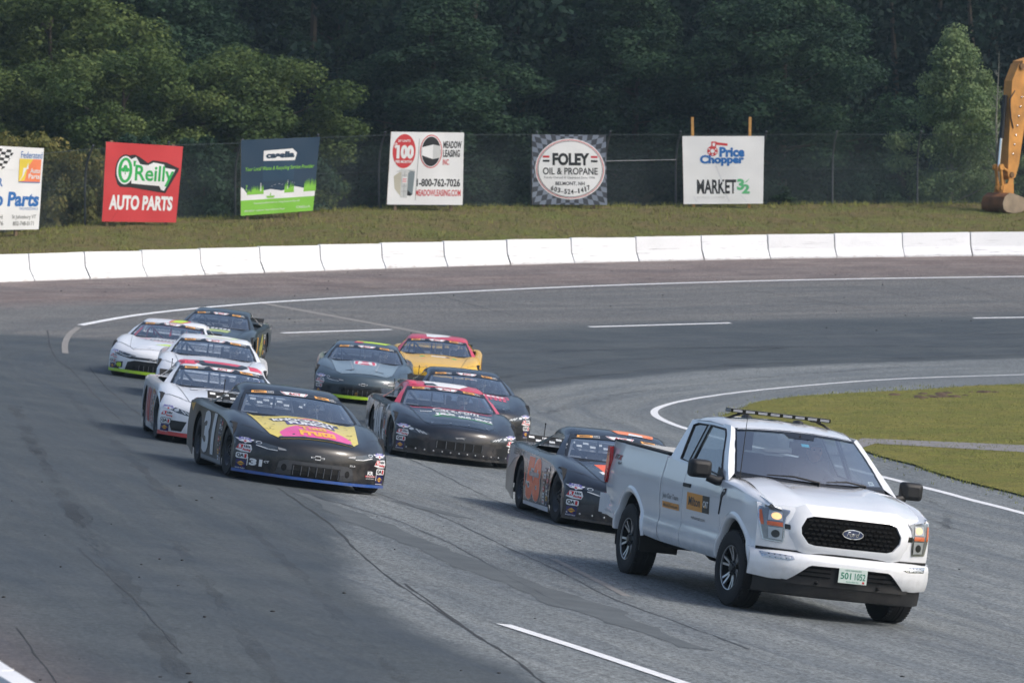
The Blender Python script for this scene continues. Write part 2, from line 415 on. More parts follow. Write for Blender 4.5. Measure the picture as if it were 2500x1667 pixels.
at_ = me.attributes.new('lane', 'FLOAT_VECTOR', 'POINT'); at_.data.foreach_set('vector', np.array(attr, np.float32).reshape(-1))
trk = tag(obj('race_track', me, M_ASPH, smooth=60), kind='structure')
if trk.data.polygons[1000].normal.z < 0: trk.data.flip_normals()

# ---- infield grass, cut by a narrow path; ragged edge
random.seed(4)
def infield_piece(pts, name, z, m, jag=.28, grow=5):
    P = np.array(pts, float); Q, t = resample(np.vstack([P, P[:1]]), 260); Q = Q[:-1]
    rr = random.Random(len(pts)); ph = [rr.uniform(0, 6.28) for _ in range(6)]
    Qn = []
    for i, q in enumerate(Q):
        tg = Q[(i + 1) % len(Q)] - Q[i - 1]; nrm = np.array([tg[1], -tg[0]]); nrm = nrm / (np.linalg.norm(nrm) + 1e-9)
        w = sum(math.sin(i * f + p) / (1 + k) for k, (f, p) in enumerate(zip((.11, .27, .53, .9, 1.7, 2.6), ph))) * jag * .45 + rr.uniform(-.12, .12) * jag
        Qn.append(q + nrm * w)
    bm = bmesh.new(); vs = [bm.verts.new((q[0], q[1], z)) for q in Qn]; f = bm.faces.new(vs); bmesh.ops.triangulate(bm, faces=[f])
    if bm.faces and sum(f.normal.z for f in bm.faces) < 0: bmesh.ops.reverse_faces(bm, faces=bm.faces[:])
    me = bpy.data.meshes.new(name); bm.to_mesh(me); bm.free()
    return tag(obj(name, me, m), kind='structure'), np.array(Qn)
# edge points traced on the ground (z = 0 level)
g = lambda x, y: tuple(at_z(x, y, 0)[:2])
far_edge = [g(2352, 884), g(2250, 888), g(2100, 898), g(1960, 905), g(1840, 912), g(1745, 925), g(1690, 942), g(1640, 962), (5.6, 104.0), (6.3, 99.5), (6.9, 95.5)]
path_up = [(4.9, 97.4), (6.2, 96.6), g(1980, 1010), g(2170, 1018), g(2352, 1026), (40, 96), (70, 98)]
path_lo = [(5.0, 96.2), (6.4, 95.4), g(2010, 1022), g(2180, 1032), g(2352, 1042), (40, 94.2), (70, 96)]
near_edge = [(7.5, 91.8), (8.2, 87.6), (8.9, 83.4), (9.5, 79.5), (10.5, 75), (11.5, 71), (14.4, 58), (17.5, 46), (21, 34), (31, -5), (70, -5)]
up_piece, EU = infield_piece(far_edge + near_edge + [(70, 128), (30, 132), (20, 130)], 'infield_grass', .030, M_INF); EL = EU[:0]
M_PATH = mat('path tarmac', lin(128, 126, 126), .85, var=.25, vscale=3, bump=.3, bscale=30)
mb = MB(); pu = path_up; pl = path_lo
mb.grid([[(p[0], p[1], .036) for p in pu], [(p[0], p[1], .036) for p in pl]], flip=False)
po = obj('infield_path', mb, M_PATH); tag(po, kind='structure')
# soil scuffs along the far edge
M_SOIL = mat('scuffed soil', lin(86, 68, 52), .95, var=.4, vscale=6, bump=.8, bscale=14)
mb = MB(); rs = random.Random(9)
for k in range(20):
    x = rs.choice([rs.uniform(2040, 2200), rs.uniform(2215, 2290), rs.uniform(2110, 2180)]); y = 912 - (x - 2040) * .035 + rs.uniform(-6, 7)
    p = at_z(x, y, .04); r = rs.uniform(.04, .13)
    mb.ball((p.x, p.y, .03), r * 1.5, r * 2.2, r * .4, 7, 4)
tag(obj('turned_soil', mb, M_SOIL, smooth=40), 'clods of brown turned soil along the infield grass edge', 'soil', kind='stuff')

# ---- painted lines
M_LINE = mat('white line paint', lin(226, 228, 230), .6, var=.16, vscale=14, bump=.2, bscale=60)
M_OLD = mat('worn old line paint', lin(132, 130, 127), .8, var=.2, vscale=5)
def ribbon(P, w, lift=.006, ends=None):
    """constant-width strip on the track through ground points"""
    P = np.array([(p[0], p[1]) for p in P], float)
    if len(P) > 2: P = smooth_line(P, 2)
    L = np.sum(np.hypot(*np.diff(P, axis=0).T)); P, t = resample(P, max(3, int(L / .45)))
    T = np.gradient(P, axis=0); T /= np.linalg.norm(T, axis=1)[:, None]; Nn = np.stack([-T[:, 1], T[:, 0]], 1)
    W = np.broadcast_to(np.asarray(w, float), (len(P),)) if np.ndim(w) == 0 else np.interp(np.linspace(0, 1, len(P)), np.linspace(0, 1, len(w)), w)
    A = P + Nn * W[:, None] / 2; B = P - Nn * W[:, None] / 2
    za = ground(A[:, 0], A[:, 1]) + lift; zb = ground(B[:, 0], B[:, 1]) + lift
    mb = MB(); mb.grid([[(A[i, 0], A[i, 1], za[i]), (B[i, 0], B[i, 1], zb[i])] for i in range(len(P))], flip=True)
    return mb
def line_obj(name, P, w, m=M_LINE, lift=.007): return tag(obj(name, ribbon(P, w, lift), m), kind='structure')
inl = [tuple(p) for p in INs if 30 < p[1] < 140]
line_obj('inner_white_line', inl, .17)
outer_px = [(185, 747), (250, 734), (330, 721), (450, 708), (600, 695), (800, 683), (1000, 673), (1250, 661), (1500, 652), (1750, 645), (2000, 640), (2352, 635), (2700, 631)]
line_obj('outer_white_line', [hit(*p) for p in outer_px], .20)
for a, b_ in (((648, 765), (897, 757)), ((1353, 751), (1678, 742)), ((2236, 731), (2500, 727))):
    line_obj('lane_dash', [hit(*a), hit((a[0] + b_[0]) / 2, (a[1] + b_[1]) / 2 - .2), hit(*b_)], .17)
line_obj('lane_dash', [hit(1157, 1434), hit(1350, 1495), hit(1560, 1566), hit(1640, 1592)], .15)
line_obj('worn_old_line', [hit(150, 812), hit(148, 790), hit(158, 768), hit(180, 752)], .15, M_OLD)
line_obj('pale_seam', [hit(600, 696), hit(720, 718), hit(850, 742), hit(1040, 777)], .34, M_OLD, .004)
line_obj('pale_seam', [hit(1270, 1283), hit(1330, 1312), hit(1400, 1347), hit(1440, 1369)], .10, M_OLD, .004)

# ---- cracks, sealed joints, skid marks
M_CRACK = mat('open crack', lin(50, 53, 56), .95)
M_TAR = mat('tar sealed joint', lin(64, 69, 73), .8, var=.3, vscale=3)
def skid_mat():
    m, n, l, b = nodes_of('rubber skid'); tc = n.new('ShaderNodeTexCoord')
    b.inputs['Base Color'].default_value = (*lin(52, 53, 57), 1); b.inputs['Roughness'].default_value = .75
    k = n_noise(n, l, tc.outputs['Object'], .35, 5, .6, .3, .75); l.new(n_math(n, l, 'MULTIPLY', k, .24), b.inputs['Alpha'])
    return m
M_SKID = skid_mat()
rk = random.Random(21)
def crack(px, w, m=M_CRACK, jit=3.0, lift=.003):
    Q = []
    for a, b_ in zip(px[:-1], px[1:]):
        n_ = max(2, int(math.hypot(b_[0] - a[0], b_[1] - a[1]) / 14))
        for k in range(n_): Q.append((a[0] + (b_[0] - a[0]) * k / n_ + rk.uniform(-jit, jit), a[1] + (b_[1] - a[1]) * k / n_ + rk.uniform(-jit, jit) * .5))
    Q.append(px[-1]); G = [hit(*q) for q in Q]
    if m is not M_SKID: w *= .62
    W = [w * rk.uniform(.2, 1.4) for _ in range(len(G) * 2)]
    return tag(obj('pavement_crack' if m is M_CRACK else 'sealed_joint' if m is M_TAR else 'skid_mark', ribbon(G, W, lift), m), kind='structure')
crack([(640, 1120), (760, 1205), (870, 1310), (960, 1372), (1085, 1452), (1180, 1512), (1262, 1580)], .05)
crack([(930, 1340), (1020, 1405), (1110, 1470)], .045, M_CRACK, 3)
crack([(930, 1050), (1010, 1085), (1080, 1122), (1140, 1150), (1200, 1172)], .055, M_TAR)
crack([(1010, 1085), (1100, 1105), (1190, 1122)], .03)
crack([(1180, 1170), (1270, 1205), (1330, 1222)], .05)
crack([(110, 760), (112, 790), (130, 825), (165, 850)], .05)
crack([(205, 845), (250, 895), (310, 945), (345, 972)], .05)
crack([(165, 850), (240, 930), (300, 985)], .03)
crack([(1000, 676), (1090, 702), (1200, 730)], .05)
crack([(1640, 652), (1760, 672), (1880, 690), (1990, 708)], .04)
crack([(1910, 648), (2020, 668), (2120, 688)], .03)
crack([(2150, 645), (2260, 672), (2352, 700)], .03)
crack([(755, 712), (790, 728), (900, 742)], .03)
crack([(820, 1330), (960, 1345), (1180, 1350), (1420, 1352), (1590, 1356)], .018, M_CRACK, 2)
crack([(1150, 1260), (1300, 1290), (1420, 1300)], .015)
crack([(40, 1440), (80, 1500), (130, 1568)], .02)
crack([(180, 1260), (260, 1330), (330, 1400), (420, 1500)], .03, M_TAR, 4)
crack([(690, 1130), (900, 1190), (1040, 1250), (1180, 1330), (1300, 1392)], .03, M_TAR, 3)
crack([(860, 1130), (1000, 1180), (1120, 1235), (1280, 1310), (1420, 1380), (1560, 1430), (1720, 1490)], .05, M_TAR, 3)
crack([(1990, 1330), (2120, 1345), (2350, 1352)], .02)
crack([(2130, 1220), (2240, 1240), (2352, 1252)], .02)
for px, w in (([(300, 690), (700, 668), (1100, 655), (1500, 640)], .3), ([(640, 650), (900, 665), (1200, 700), (1500, 720)], .25), ([(700, 830), (1000, 815), (1500, 800), (2000, 795), (2352, 798)], .5),
              ([(1200, 880), (1500, 850), (1900, 828), (2352, 815)], .45), ([(1250, 950), (1420, 905), (1700, 870), (2100, 840)], .3), ([(1130, 870), (1400, 830), (1800, 800)], .35),
              ([(150, 900), (250, 1000), (330, 1080), (420, 1180)], .22), ([(60, 1000), (160, 1150), (280, 1330), (420, 1560)], .22), ([(30, 930), (120, 1100), (240, 1300)], .2),
              ([(560, 1200), (700, 1330), (860, 1500), (930, 1568)], .16), ([(1230, 960), (1350, 975), (1440, 970)], .2), ([(2130, 1190), (2230, 1230), (2330, 1245)], .2), ([(2100, 1130), (2180, 1175), (2170, 1220)], .18),
              ([(400, 1240), (520, 1400), (640, 1568)], .16), ([(1800, 770), (2000, 766), (2352, 768)], .3)):
    crack(px, w, M_SKID, 1.0, .0045)

M_PATCH = mat('patch asphalt', lin(84, 90, 93), .8, var=.22, vscale=3.0, bump=.25, bscale=120)
def patch(px, w):
    P = [hit(*q) for q in px]; return tag(obj('asphalt_patch', ribbon(P, [w_ * rk.uniform(.6, 1.2) for w_ in np.repeat(w, 14)], .0025), M_PATCH), kind='structure')
patch([(690, 1132), (800, 1180), (900, 1223), (1000, 1262), (1080, 1295), (1180, 1335), (1260, 1361), (1410, 1421), (1600, 1490)], [.25, .5, .6, .55, .7, .6, .75, .5, .3])
patch([(905, 1150), (990, 1170), (1070, 1190)], [.2, .5, .3])
# ---- rubber crumbs and grit on the track
M_RUB = mat('rubber crumb', lin(40, 40, 42), .9)
mb = MB()
for k in range(100):
    q = rk.random()
    if q < .5: x, y = rk.uniform(0, 2352), rk.uniform(600, 760)
    elif q < .75: x, y = rk.uniform(0, 500), rk.uniform(760, 1568)
    else: x, y = rk.uniform(300, 2352), rk.uniform(1100, 1568)
    if 1380 < x < 2130 and 1150 < y < 1450: continue
    p = hit(x, y); r = rk.uniform(.005, .013) * (1.0 if p.y < 90 else 1.7)
    mb.ball((p.x, p.y, p.z + r * .4), r * rk.uniform(.8, 2.4), r * rk.uniform(.8, 2), r * .7, 5, 3)
tag(obj('rubber_debris', mb, M_RUB), 'black rubber crumbs scattered over the asphalt', 'debris', kind='stuff')

# ---- concrete barrier sections
def conc_mat():
    m, n, l, b = nodes_of('painted concrete'); tc = n.new('ShaderNodeTexCoord'); ob = tc.outputs['Object']
    geo = n.new('ShaderNodeObjectInfo')
    ad = n.new('ShaderNodeVectorMath'); ad.operation = 'ADD'; l.new(ob, ad.inputs[0])
    cx = n.new('ShaderNodeCombineXYZ'); l.new(n_math(n, l, 'MULTIPLY', geo.outputs['Random'], 40.0), cx.inputs[0]); l.new(cx.outputs[0], ad.inputs[1])
    k1 = n_noise(n, l, ad.outputs[0], 2.2, 6, .7, .45, .8); k2 = n_noise(n, l, ad.outputs[0], 14, 4, .7, .62, .75)
    sx = n.new('ShaderNodeSeparateXYZ'); l.new(ob, sx.inputs[0])
    low = n_range(n, l, sx.outputs[2], .22, .0, 0, .9)
    col = n_mix(n, l, n_math(n, l, 'MULTIPLY', k1, .22), lin(233, 235, 238), lin(198, 200, 203))
    col = n_mix(n, l, n_math(n, l, 'MULTIPLY', k2, .5), col, lin(150, 146, 142))
    col = n_mix(n, l, n_math(n, l, 'MULTIPLY', low, k1), col, lin(150, 132, 120))
    st = n.new('ShaderNodeMapping'); st.inputs['Scale'].default_value = (.55, 6.0, 16.0); l.new(ad.outputs[0], st.inputs['Vector'])
    k3 = n_noise(n, l, st.outputs[0], 1.6, 5, .65, .57, .70); mid_ = n_math(n, l, 'MULTIPLY', n_range(n, l, sx.outputs[2], .72, .5), .75)
    col = n_mix(n, l, n_math(n, l, 'MULTIPLY', k3, mid_), col, lin(92, 92, 96))
    col = n_mix(n, l, 1.0, col, n_range(n, l, geo.outputs['Random'], 0, 1, .90, 1.0), 'MULTIPLY')
    l.new(col, b.inputs['Base Color']); b.inputs['Roughness'].default_value = .75
    bp = n.new('ShaderNodeBump'); bp.inputs['Strength'].default_value = .25; bp.inputs['Distance'].default_value = .02; l.new(k1, bp.inputs['Height']); l.new(bp.outputs[0], b.inputs['Normal'])
    return m
M_CONC = conc_mat()
def barrier_mesh(seed, L=2.375):
    """jersey profile; y = 0 at the track-side toe, the wall body lies towards +y"""
    rr = random.Random(seed); h = .81
    prof = [(0, 0), (0, .075), (.035, .11), (.165, .33), (.185, .37), (.225, .78), (.24, h), (.37, h), (.385, .78), (.425, .37), (.445, .33), (.575, .11), (.61, .075), (.61, 0)]
    xs = [-L / 2, -L / 2 + .012, -L / 2 + .03, -L / 4, 0, L / 4, L / 2 - .03, L / 2 - .012, L / 2]; rows = []
    for k, x in enumerate(xs):
        ins = .012 if k in (0, len(xs) - 1) else 0
        rows.append([(x, y + (ins if y < .3 else -ins) + rr.uniform(-.003, .003), max(0, z - (ins if z > .5 else 0) + (rr.uniform(-.004, .004) if z > .1 else 0))) for y, z in prof])
    if rr.random() < .45:                   # a chipped lower corner
        e = rr.choice((0, -1)); s = 1 if e == 0 else -1
        for j in (0, 1, 2): x, y, z = rows[e][j]; rows[e][j] = (x + s * rr.uniform(.04, .10), y + .04, z)
    mb = MB(); mb.grid(rows, flip=True); mb.poly(rows[0]); mb.poly(rows[-1][::-1]); me = mb.mesh('concrete_barrier')
    finish(me, 28); me.materials.append(M_CONC); return me
BARM = [barrier_mesh(s) for s in range(7)]
STEP = 2.4 / RO * 180 / math.pi; a0 = 143.78
ang = [a0 + STEP * .5 + k * STEP for k in (1, 0)] + [a0 - STEP * (.5 + k) for k in range(0, 17)]
ords = ['first', 'second', 'third', 'fourth', 'fifth', 'sixth', 'seventh', 'eighth', 'ninth', 'tenth', 'eleventh', 'twelfth', 'thirteenth', 'fourteenth', 'fifteenth', 'sixteenth', 'seventeenth', 'eighteenth', 'nineteenth']
vis = 0
for k, a in enumerate(ang):
    p = wall_pt(a, RO); z = gz(*(wall_pt(a, RO - .02)))
    yaw = math.radians(a - 90)                   # local +y points outwards
    t = R(rk.uniform(-.35, .35)); M = Matrix.Translation((p[0], p[1], z - .02)) @ Matrix.Rotation(yaw + R(rk.uniform(-.5, .5)), 4, 'Z') @ Matrix.Rotation(t, 4, 'Y')
    o = inst('concrete_barrier', BARM[k % 7], None, M)
    if k == 0: continue_label = 'white concrete barrier section just beyond the left picture edge'
    else: continue_label = 'white concrete barrier section, %s from the left along the far wall' % ords[k - 1]
    tag(o, continue_label, 'barrier', 'white barrier sections of the outer wall')
for k, t in enumerate((70.6, 73.0, 75.4, 77.8)):
    p = _t0 + _wd * t; z = gz(*(p + np.array([.05, 0])))
    M = Matrix.Translation((p[0], p[1], z - .02)) @ Matrix.Rotation(math.atan2(-_wd[1], -_wd[0]) , 4, 'Z')
    o = inst('concrete_barrier', BARM[(k + 2) % 7], None, M)
    tag(o, ['white barrier section crossing the bottom left corner of the picture', 'white near wall section just below the bottom left corner', 'white near wall section second below the bottom left corner', 'white near wall section third below the bottom left corner'][k], 'barrier', 'near wall sections')

# ---- grass bank behind the wall
def crest_z(x): return np.interp(x, [-30, -16.2, -13.3, -9, -6.3, -4, 18, 30], [3.2, 3.3, 3.6, 3.75, 3.95, 4.03, 4.08, 4.08])
def bank_z(x, y):
    r = np.hypot(x - CC[0], y - CC[1]); a = np.degrees(np.arctan2(y - CC[1], x - CC[0])); pw = np.stack([CC[0] + (RO - .02) * np.cos(np.radians(a)), CC[1] + (RO - .02) * np.sin(np.radians(a))])
    zw = ground(pw[0], pw[1]) + .36; cz = crest_z(x)
    t = np.clip((r - 52.5) / 9.0, 0, 1); z = zw + (cz - zw) * (t ** .75)
    t2 = np.clip((r - 62.5) / 6.0, 0, 1); z = z + (2.6 - z) * t2 * t2 * (3 - 2 * t2)
    return z
an = np.radians(np.linspace(62, 199, 275)); rd = np.r_[np.linspace(52.45, 63.5, 34), 65, 67, 69, 72]
XX = CC[0] + np.outer(np.cos(an), rd); YY = CC[1] + np.outer(np.sin(an), rd); ZZ = bank_z(XX, YY)
nz = np.random.RandomState(3).normal(0, .018, ZZ.shape); nz[:, :2] *= .3; ZZ = ZZ + nz
mb = MB(); mb.grid([[(XX[i, j], YY[i, j], ZZ[i, j]) for j in range(len(rd))] for i in range(len(an))], flip=True)
tag(obj('grass_bank', mb, M_BANK, smooth=80), kind='structure')
# the bank goes on outside the near wall (out of frame to the left)
mb = MB(); P0 = _t0 - np.array([_wd[1] * -1, _wd[0]]) * 0; nn = np.array([-math.cos(WA), -math.sin(WA)])
mb.grid([[tuple((_t0 + _wd * t + nn * d)) + (2.25 + .5 * d / 12,) for d in (.62, 4, 12, 26)] for t in (0, 20, 40, 60, 76)], flip=True)
tag(obj('grass_bank', mb, M_BANK), kind='structure')
# hillside under the wood
mb = MB(); hx = np.linspace(-160, 220, 40); hy = np.array([150, 186, 200, 220, 245, 280, 340, 420]); hz = np.array([-.2, 2.2, 2.6, 5, 10, 20, 40, 62])
mb.grid([[(x, y + 14 * math.exp(-((x - 10) / 60) ** 2) - 10, z + 1.2 * math.sin(x * .11 + y * .07) * (z > 2.7)) for y, z in zip(hy, hz)] for x in hx], flip=True)
tag(obj('hillside', mb, M_FLOOR, smooth=80), kind='structure')

# grass blades
def blades(name, pts, hmin, hmax, m, seed, lean=.5, n_per=3, w=.012):
    rr = np.random.RandomState(seed); V = []; F = []
    for p in pts:
        for _ in range(n_per):
            a = rr.uniform(0, 6.28); h_ = rr.uniform(hmin, hmax); dx, dy = math.cos(a), math.sin(a); ox, oy = rr.uniform(-.05, .05, 2); le = rr.uniform(0, lean) * h_; b = rr.uniform(0, 6.28)
            k = len(V); x, y, z = p[0] + ox, p[1] + oy, p[2]
            V += [(x - dx * w, y - dy * w, z - .02), (x + dx * w, y + dy * w, z - .02), (x + le * math.cos(b), y + le * math.sin(b), z + h_)]; F.append((k, k + 1, k + 2))
    me = bpy.data.meshes.new(name); me.from_pydata(V, [], F); me.materials.append(m)
    o = bpy.data.objects.new(name, me); COL.objects.link(o); return o
M_BLA = mat('blade green', lin(128, 132, 60), .8, var=.35, vscale=.9); M_BLB = mat('blade dry', lin(130, 124, 78), .9, var=.45, vscale=.5)
rr = np.random.RandomState(5)
a_ = np.radians(rr.uniform(98, 147, 9000)); r_ = 52.6 + 9.6 * rr.rand(9000) ** .85
px_, py_ = CC[0] + r_ * np.cos(a_), CC[1] + r_ * np.sin(a_); pz_ = bank_z(px_, py_)
tag(blades('dry_grass', list(zip(px_, py_, pz_))[:8000], .03, .11, M_BLB, 1, 1.2, 4, .012), 'dry brown grass covering the bank behind the wall', 'grass', kind='stuff')
a_ = np.radians(rr.uniform(98, 147, 5200)); r_ = np.where(rr.rand(5200) < .45, 52.55 + .5 * rr.rand(5200) ** 2, np.where(rr.rand(5200) < .6, 60.8 + 1.6 * rr.rand(5200), 52.6 + 9 * rr.rand(5200)))
px_, py_ = CC[0] + r_ * np.cos(a_), CC[1] + r_ * np.sin(a_); pz_ = bank_z(px_, py_)
tag(blades('green_grass', list(zip(px_, py_, pz_)), .06, .2, M_BLA, 2, .9, 3, .014), 'green grass tufts along the wall top and the fence foot', 'grass', kind='stuff')
pts = []
for E in (EU, EL):
    for i in range(len(E)):
        a, b_ = E[i - 1], E[i]
        if 75 < a[1] < 132 and a[0] < 20 and np.hypot(*(a - b_)) < 3:
            for _ in range(26): q = a + (b_ - a) * rr.rand(); k_ = rr.rand() ** 2 * 1.4; pts.append((q[0] + rr.normal(0, .25) * k_, q[1] + rr.normal(0, .55) * k_, .02))
qs = [at_z(rr.uniform(1650, 2380), rr.uniform(884, 1165), .03) for _ in range(7000)]
d, s_ = seg_dist(INs, np.array([q.x for q in qs]), np.array([q.y for q in qs]))
pts += [(q.x, q.y, .03) for q, dd, ss in zip(qs, d, s_) if ss > 0 and dd > 2.2]
tag(blades('infield_grass_blades', pts, .02, .05, mat('infield blade', lin(130, 136, 68), .8, var=.45, vscale=.7), 3, .8, 2, .010), 'short green grass on the infield', 'grass', kind='stuff')

# ---- chain-link fence on the crest
M_GALV = mat('galvanised steel', lin(96, 100, 104), .5, .7, var=.2, vscale=6)
M_WIRE = mat('fence wire', lin(62, 74, 78), .7, .1)
fence = tag(empty('chain_link_fence'), 'tall chain link fence with bent grey posts behind the billboards', 'fence')
def circ_at(x, r):
    d = pray(x, 400); a = np.array([d.x, d.y]); a = a / np.linalg.norm(a); b_ = a @ CC; return a * (b_ + math.sqrt(b_ * b_ - (CC @ CC - r * r)))
FR = 62.0; ppx = [-330, -160, 10, 195, 370, 540, 715, 870, 1045, 1220, 1390, 1552, 1750, 1912, 2107, 2290, 2480]
prof_f = [(0, 0), (0, .6), (0, 1.2), (.02, 1.6), (.08, 1.9), (.20, 2.2), (.36, 2.45), (.46, 2.58)]     # (towards the track, up)
pp = [circ_at(x, FR) for x in ppx]
def fpt(p, k):
    u = (CC - p) / np.linalg.norm(CC - p); z = float(bank_z(np.array([p[0]]), np.array([p[1]]))[0])
    return Vector((p[0] + u[0] * prof_f[k][0], p[1] + u[1] * prof_f[k][0], z + prof_f[k][1]))
for p in pp:
    mb = MB(); P = [fpt(p, k) for k in range(len(prof_f))]; P[0] = P[0] - Vector((0, 0, .3)); mb.tube(P, .035, 8)
    obj('post', mb, M_GALV, fence, smooth=50)
def fcur(p, s):                 # point at height fraction s along the bent profile
    hh = [q[1] for q in prof_f]; h_ = s * 2.5; off = np.interp(h_, hh, [q[0] for q in prof_f])
    u = (CC - p) / np.linalg.norm(CC - p); z = float(bank_z(np.array([p[0]]), np.array([p[1]]))[0])
    return Vector((p[0] + u[0] * off, p[1] + u[1] * off, z + h_))
for a, b_ in zip(pp[:-1], pp[1:]):
    L = np.linalg.norm(b_ - a); mb = MB(); pit = .085; nseg = 7
    S = [fcur(a, s) for s in np.linspace(0.02, 1, nseg + 1)]; E_ = [fcur(b_, s) for s in np.linspace(0.02, 1, nseg + 1)]
    def wp(u, s):
        f = min(max(s, 0), 1) * nseg; i = min(int(f), nseg - 1); f -= i
        return S[i].lerp(S[i + 1], f).lerp(E_[i].lerp(E_[i + 1], f), u / L)
    tdir = Vector((*((b_ - a) / L), 0)) * .0052
    for sgn in (1, -1):
        for k in range(int((L + 2.5) / pit)):
            u0 = k * pit - (2.5 if sgn > 0 else 0); pts = []
            for s in np.linspace(0, 1, nseg + 1):
                u = u0 + sgn * s * 2.5
                if -1e-6 <= u <= L: pts.append(wp(u, s))
                elif pts or True:
                    uc = min(max(u, 0), L); sc = (uc - u0) / (sgn * 2.5)
                    if 0 <= sc <= 1 and abs(u - uc) < 2.5 / nseg: pts.append(wp(uc, sc))
            if len(pts) > 1: mb.grid([[q - tdir, q + tdir] for q in pts])
    obj('mesh_panel', mb, M_WIRE, fence)
for s, r in ((.985, .007), (.5, .005), (.03, .006)):
    mb = MB(); mb.tube([fcur(p, s) + Vector((0, -.03, 0)) for p in pp], r, 5); obj('tension_wire', mb, M_WIRE, fence)
mb = MB(); mb.tube([fcur(pp[10], .62) + Vector((0, -.05, 0)), fcur(pp[11], .635) + Vector((0, -.05, 0))], .02, 6); obj('rail', mb, M_GALV, fence)
# ================================================================ BILLBOARDS on the bank
M_POSTW = mat('weathered timber', lin(132, 112, 90), .9, var=.3, vscale=5, bump=.4, bscale=25)
M_POSTN = mat('new yellow timber', lin(196, 148, 84), .85, var=.2, vscale=6, bump=.3, bscale=25)
def ink(name, r, g_, b_): return mat('print ' + name, lin(r, g_, b_), .55, var=.05, vscale=1.2)
WHI = ink('white', 232, 233, 234); BLK = ink('black', 24, 25, 28); RED = ink('red', 200, 52, 56); NAVY = ink('navy', 12, 50, 76); LIME = ink('lime', 128, 196, 62)
GRN = ink('green', 30, 168, 78); BLU = ink('blue', 28, 104, 176); ORA = ink('orange', 240, 134, 88); YEL = ink('yellow', 232, 206, 70); GRY = ink('grey', 148, 152, 154); DGR = ink('dark grey', 58, 63, 72); LGR = ink('light grey', 200, 202, 202); MINT = ink('mint', 96, 186, 128); BEI = ink('beige', 186, 182, 166); PNK = ink('pink', 222, 74, 92)
def sign(name, corners, Y, slant, face, label, art_fn, wood, post_up=0.0, posts=(.12, .82), back=.03, wav=.017):
    """corners in picture order TL TR BR BL, board plane Y + slant*(x - xc)"""
    c = [at_y(x, y, Y) for x, y in corners]; xc = sum(p.x for p in c) / 4; zb = None
    Q = []
    for x, y in corners:
        d = pray(x, y)      # ray meets the plane  y = Y + slant*(x-xc)
        t = (Y - slant * xc) / (d.y - slant * d.x); Q.append(Vector((0, 0, CAM_H)) + d * t)
    TL, TR, BR, BL = Q; nrm = (TR - TL).cross(TL - BL).normalized()
    if nrm.y > 0: nrm = -nrm
    ctr = (BL + BR) / 2; base = Vector((ctr.x, ctr.y, float(bank_z(np.array([ctr.x]), np.array([ctr.y]))[0])))
    root = empty(name, Matrix.Translation(base)); tag(root, label, 'billboard', 'billboards on the grass bank')
    rw = random.Random(len(label)); ph = [rw.uniform(0, 6) for _ in range(4)]
    def wave(u, v): return wav * (math.sin(u * 7 + v * 3 + ph[0]) * .5 + math.sin(v * 9 - u * 4 + ph[1]) * .4 + math.sin((u + v) * 15 + ph[2]) * .2)
    def fn(u, v, lift):
        u, v = u / 100, v / 100; p = BL.lerp(BR, u).lerp(TL.lerp(TR, u), v); return p + nrm * (wave(u, v) + .036 + lift) - base
    mb = MB(); n = 14
    mb.grid([[fn(100 * i / n, 100 * j / n, 0) for j in range(n + 1)] for i in range(n + 1)])
    obj('banner', mb, face, root, smooth=60)
    mb = MB(); e = [p - base for p in (BL, BR, TR, TL)]
    k = Vector((0, 0, 0)); mb.prism([p + nrm * .004 for p in e], -nrm * .022); obj('backing_board', mb, mat('plywood edge', lin(170, 150, 120), .8, var=.2), root)
    for u in posts:
        a = BL.lerp(BR, u) - nrm * .075; b_ = TL.lerp(TR, u) - nrm * .075; up = (b_ - a).normalized()
        foot = a - up * ((a.z - base.z) + .7); top = b_ + up * post_up; mb = MB(); w = (TR - TL).normalized() * .045; dd = nrm * .045
        rows = [[p + w + dd - base, p - w + dd - base, p - w - dd - base, p + w - dd - base] for p in (foot, top)]
        mb.grid(rows, closed=True); mb.poly(rows[1]); obj('post', mb, wood, root)
    art = {}
    art_fn(art)
    for nm, A in art.items():
        if nm == 'lettering':
            for it in A.items: B = Art(); B.items = [it]; B.place('lettering', fn, root, step=9, eps=.004)
        else: A.place(nm, fn, root, step=9, eps=.004)
    return root
def checker(A, x0, y0, x1, y1, nx, ny, m, fn=None, layer=1):
    for i in range(nx):
        for j in range(ny):
            if (i + j) % 2: continue
            P = [(x0 + (x1 - x0) * a / nx, y0 + (y1 - y0) * b_ / ny) for a, b_ in ((i, j), (i + 1, j), (i + 1, j + 1), (i, j + 1))]
            A.poly([fn(*p) for p in P] if fn else P, m, layer)
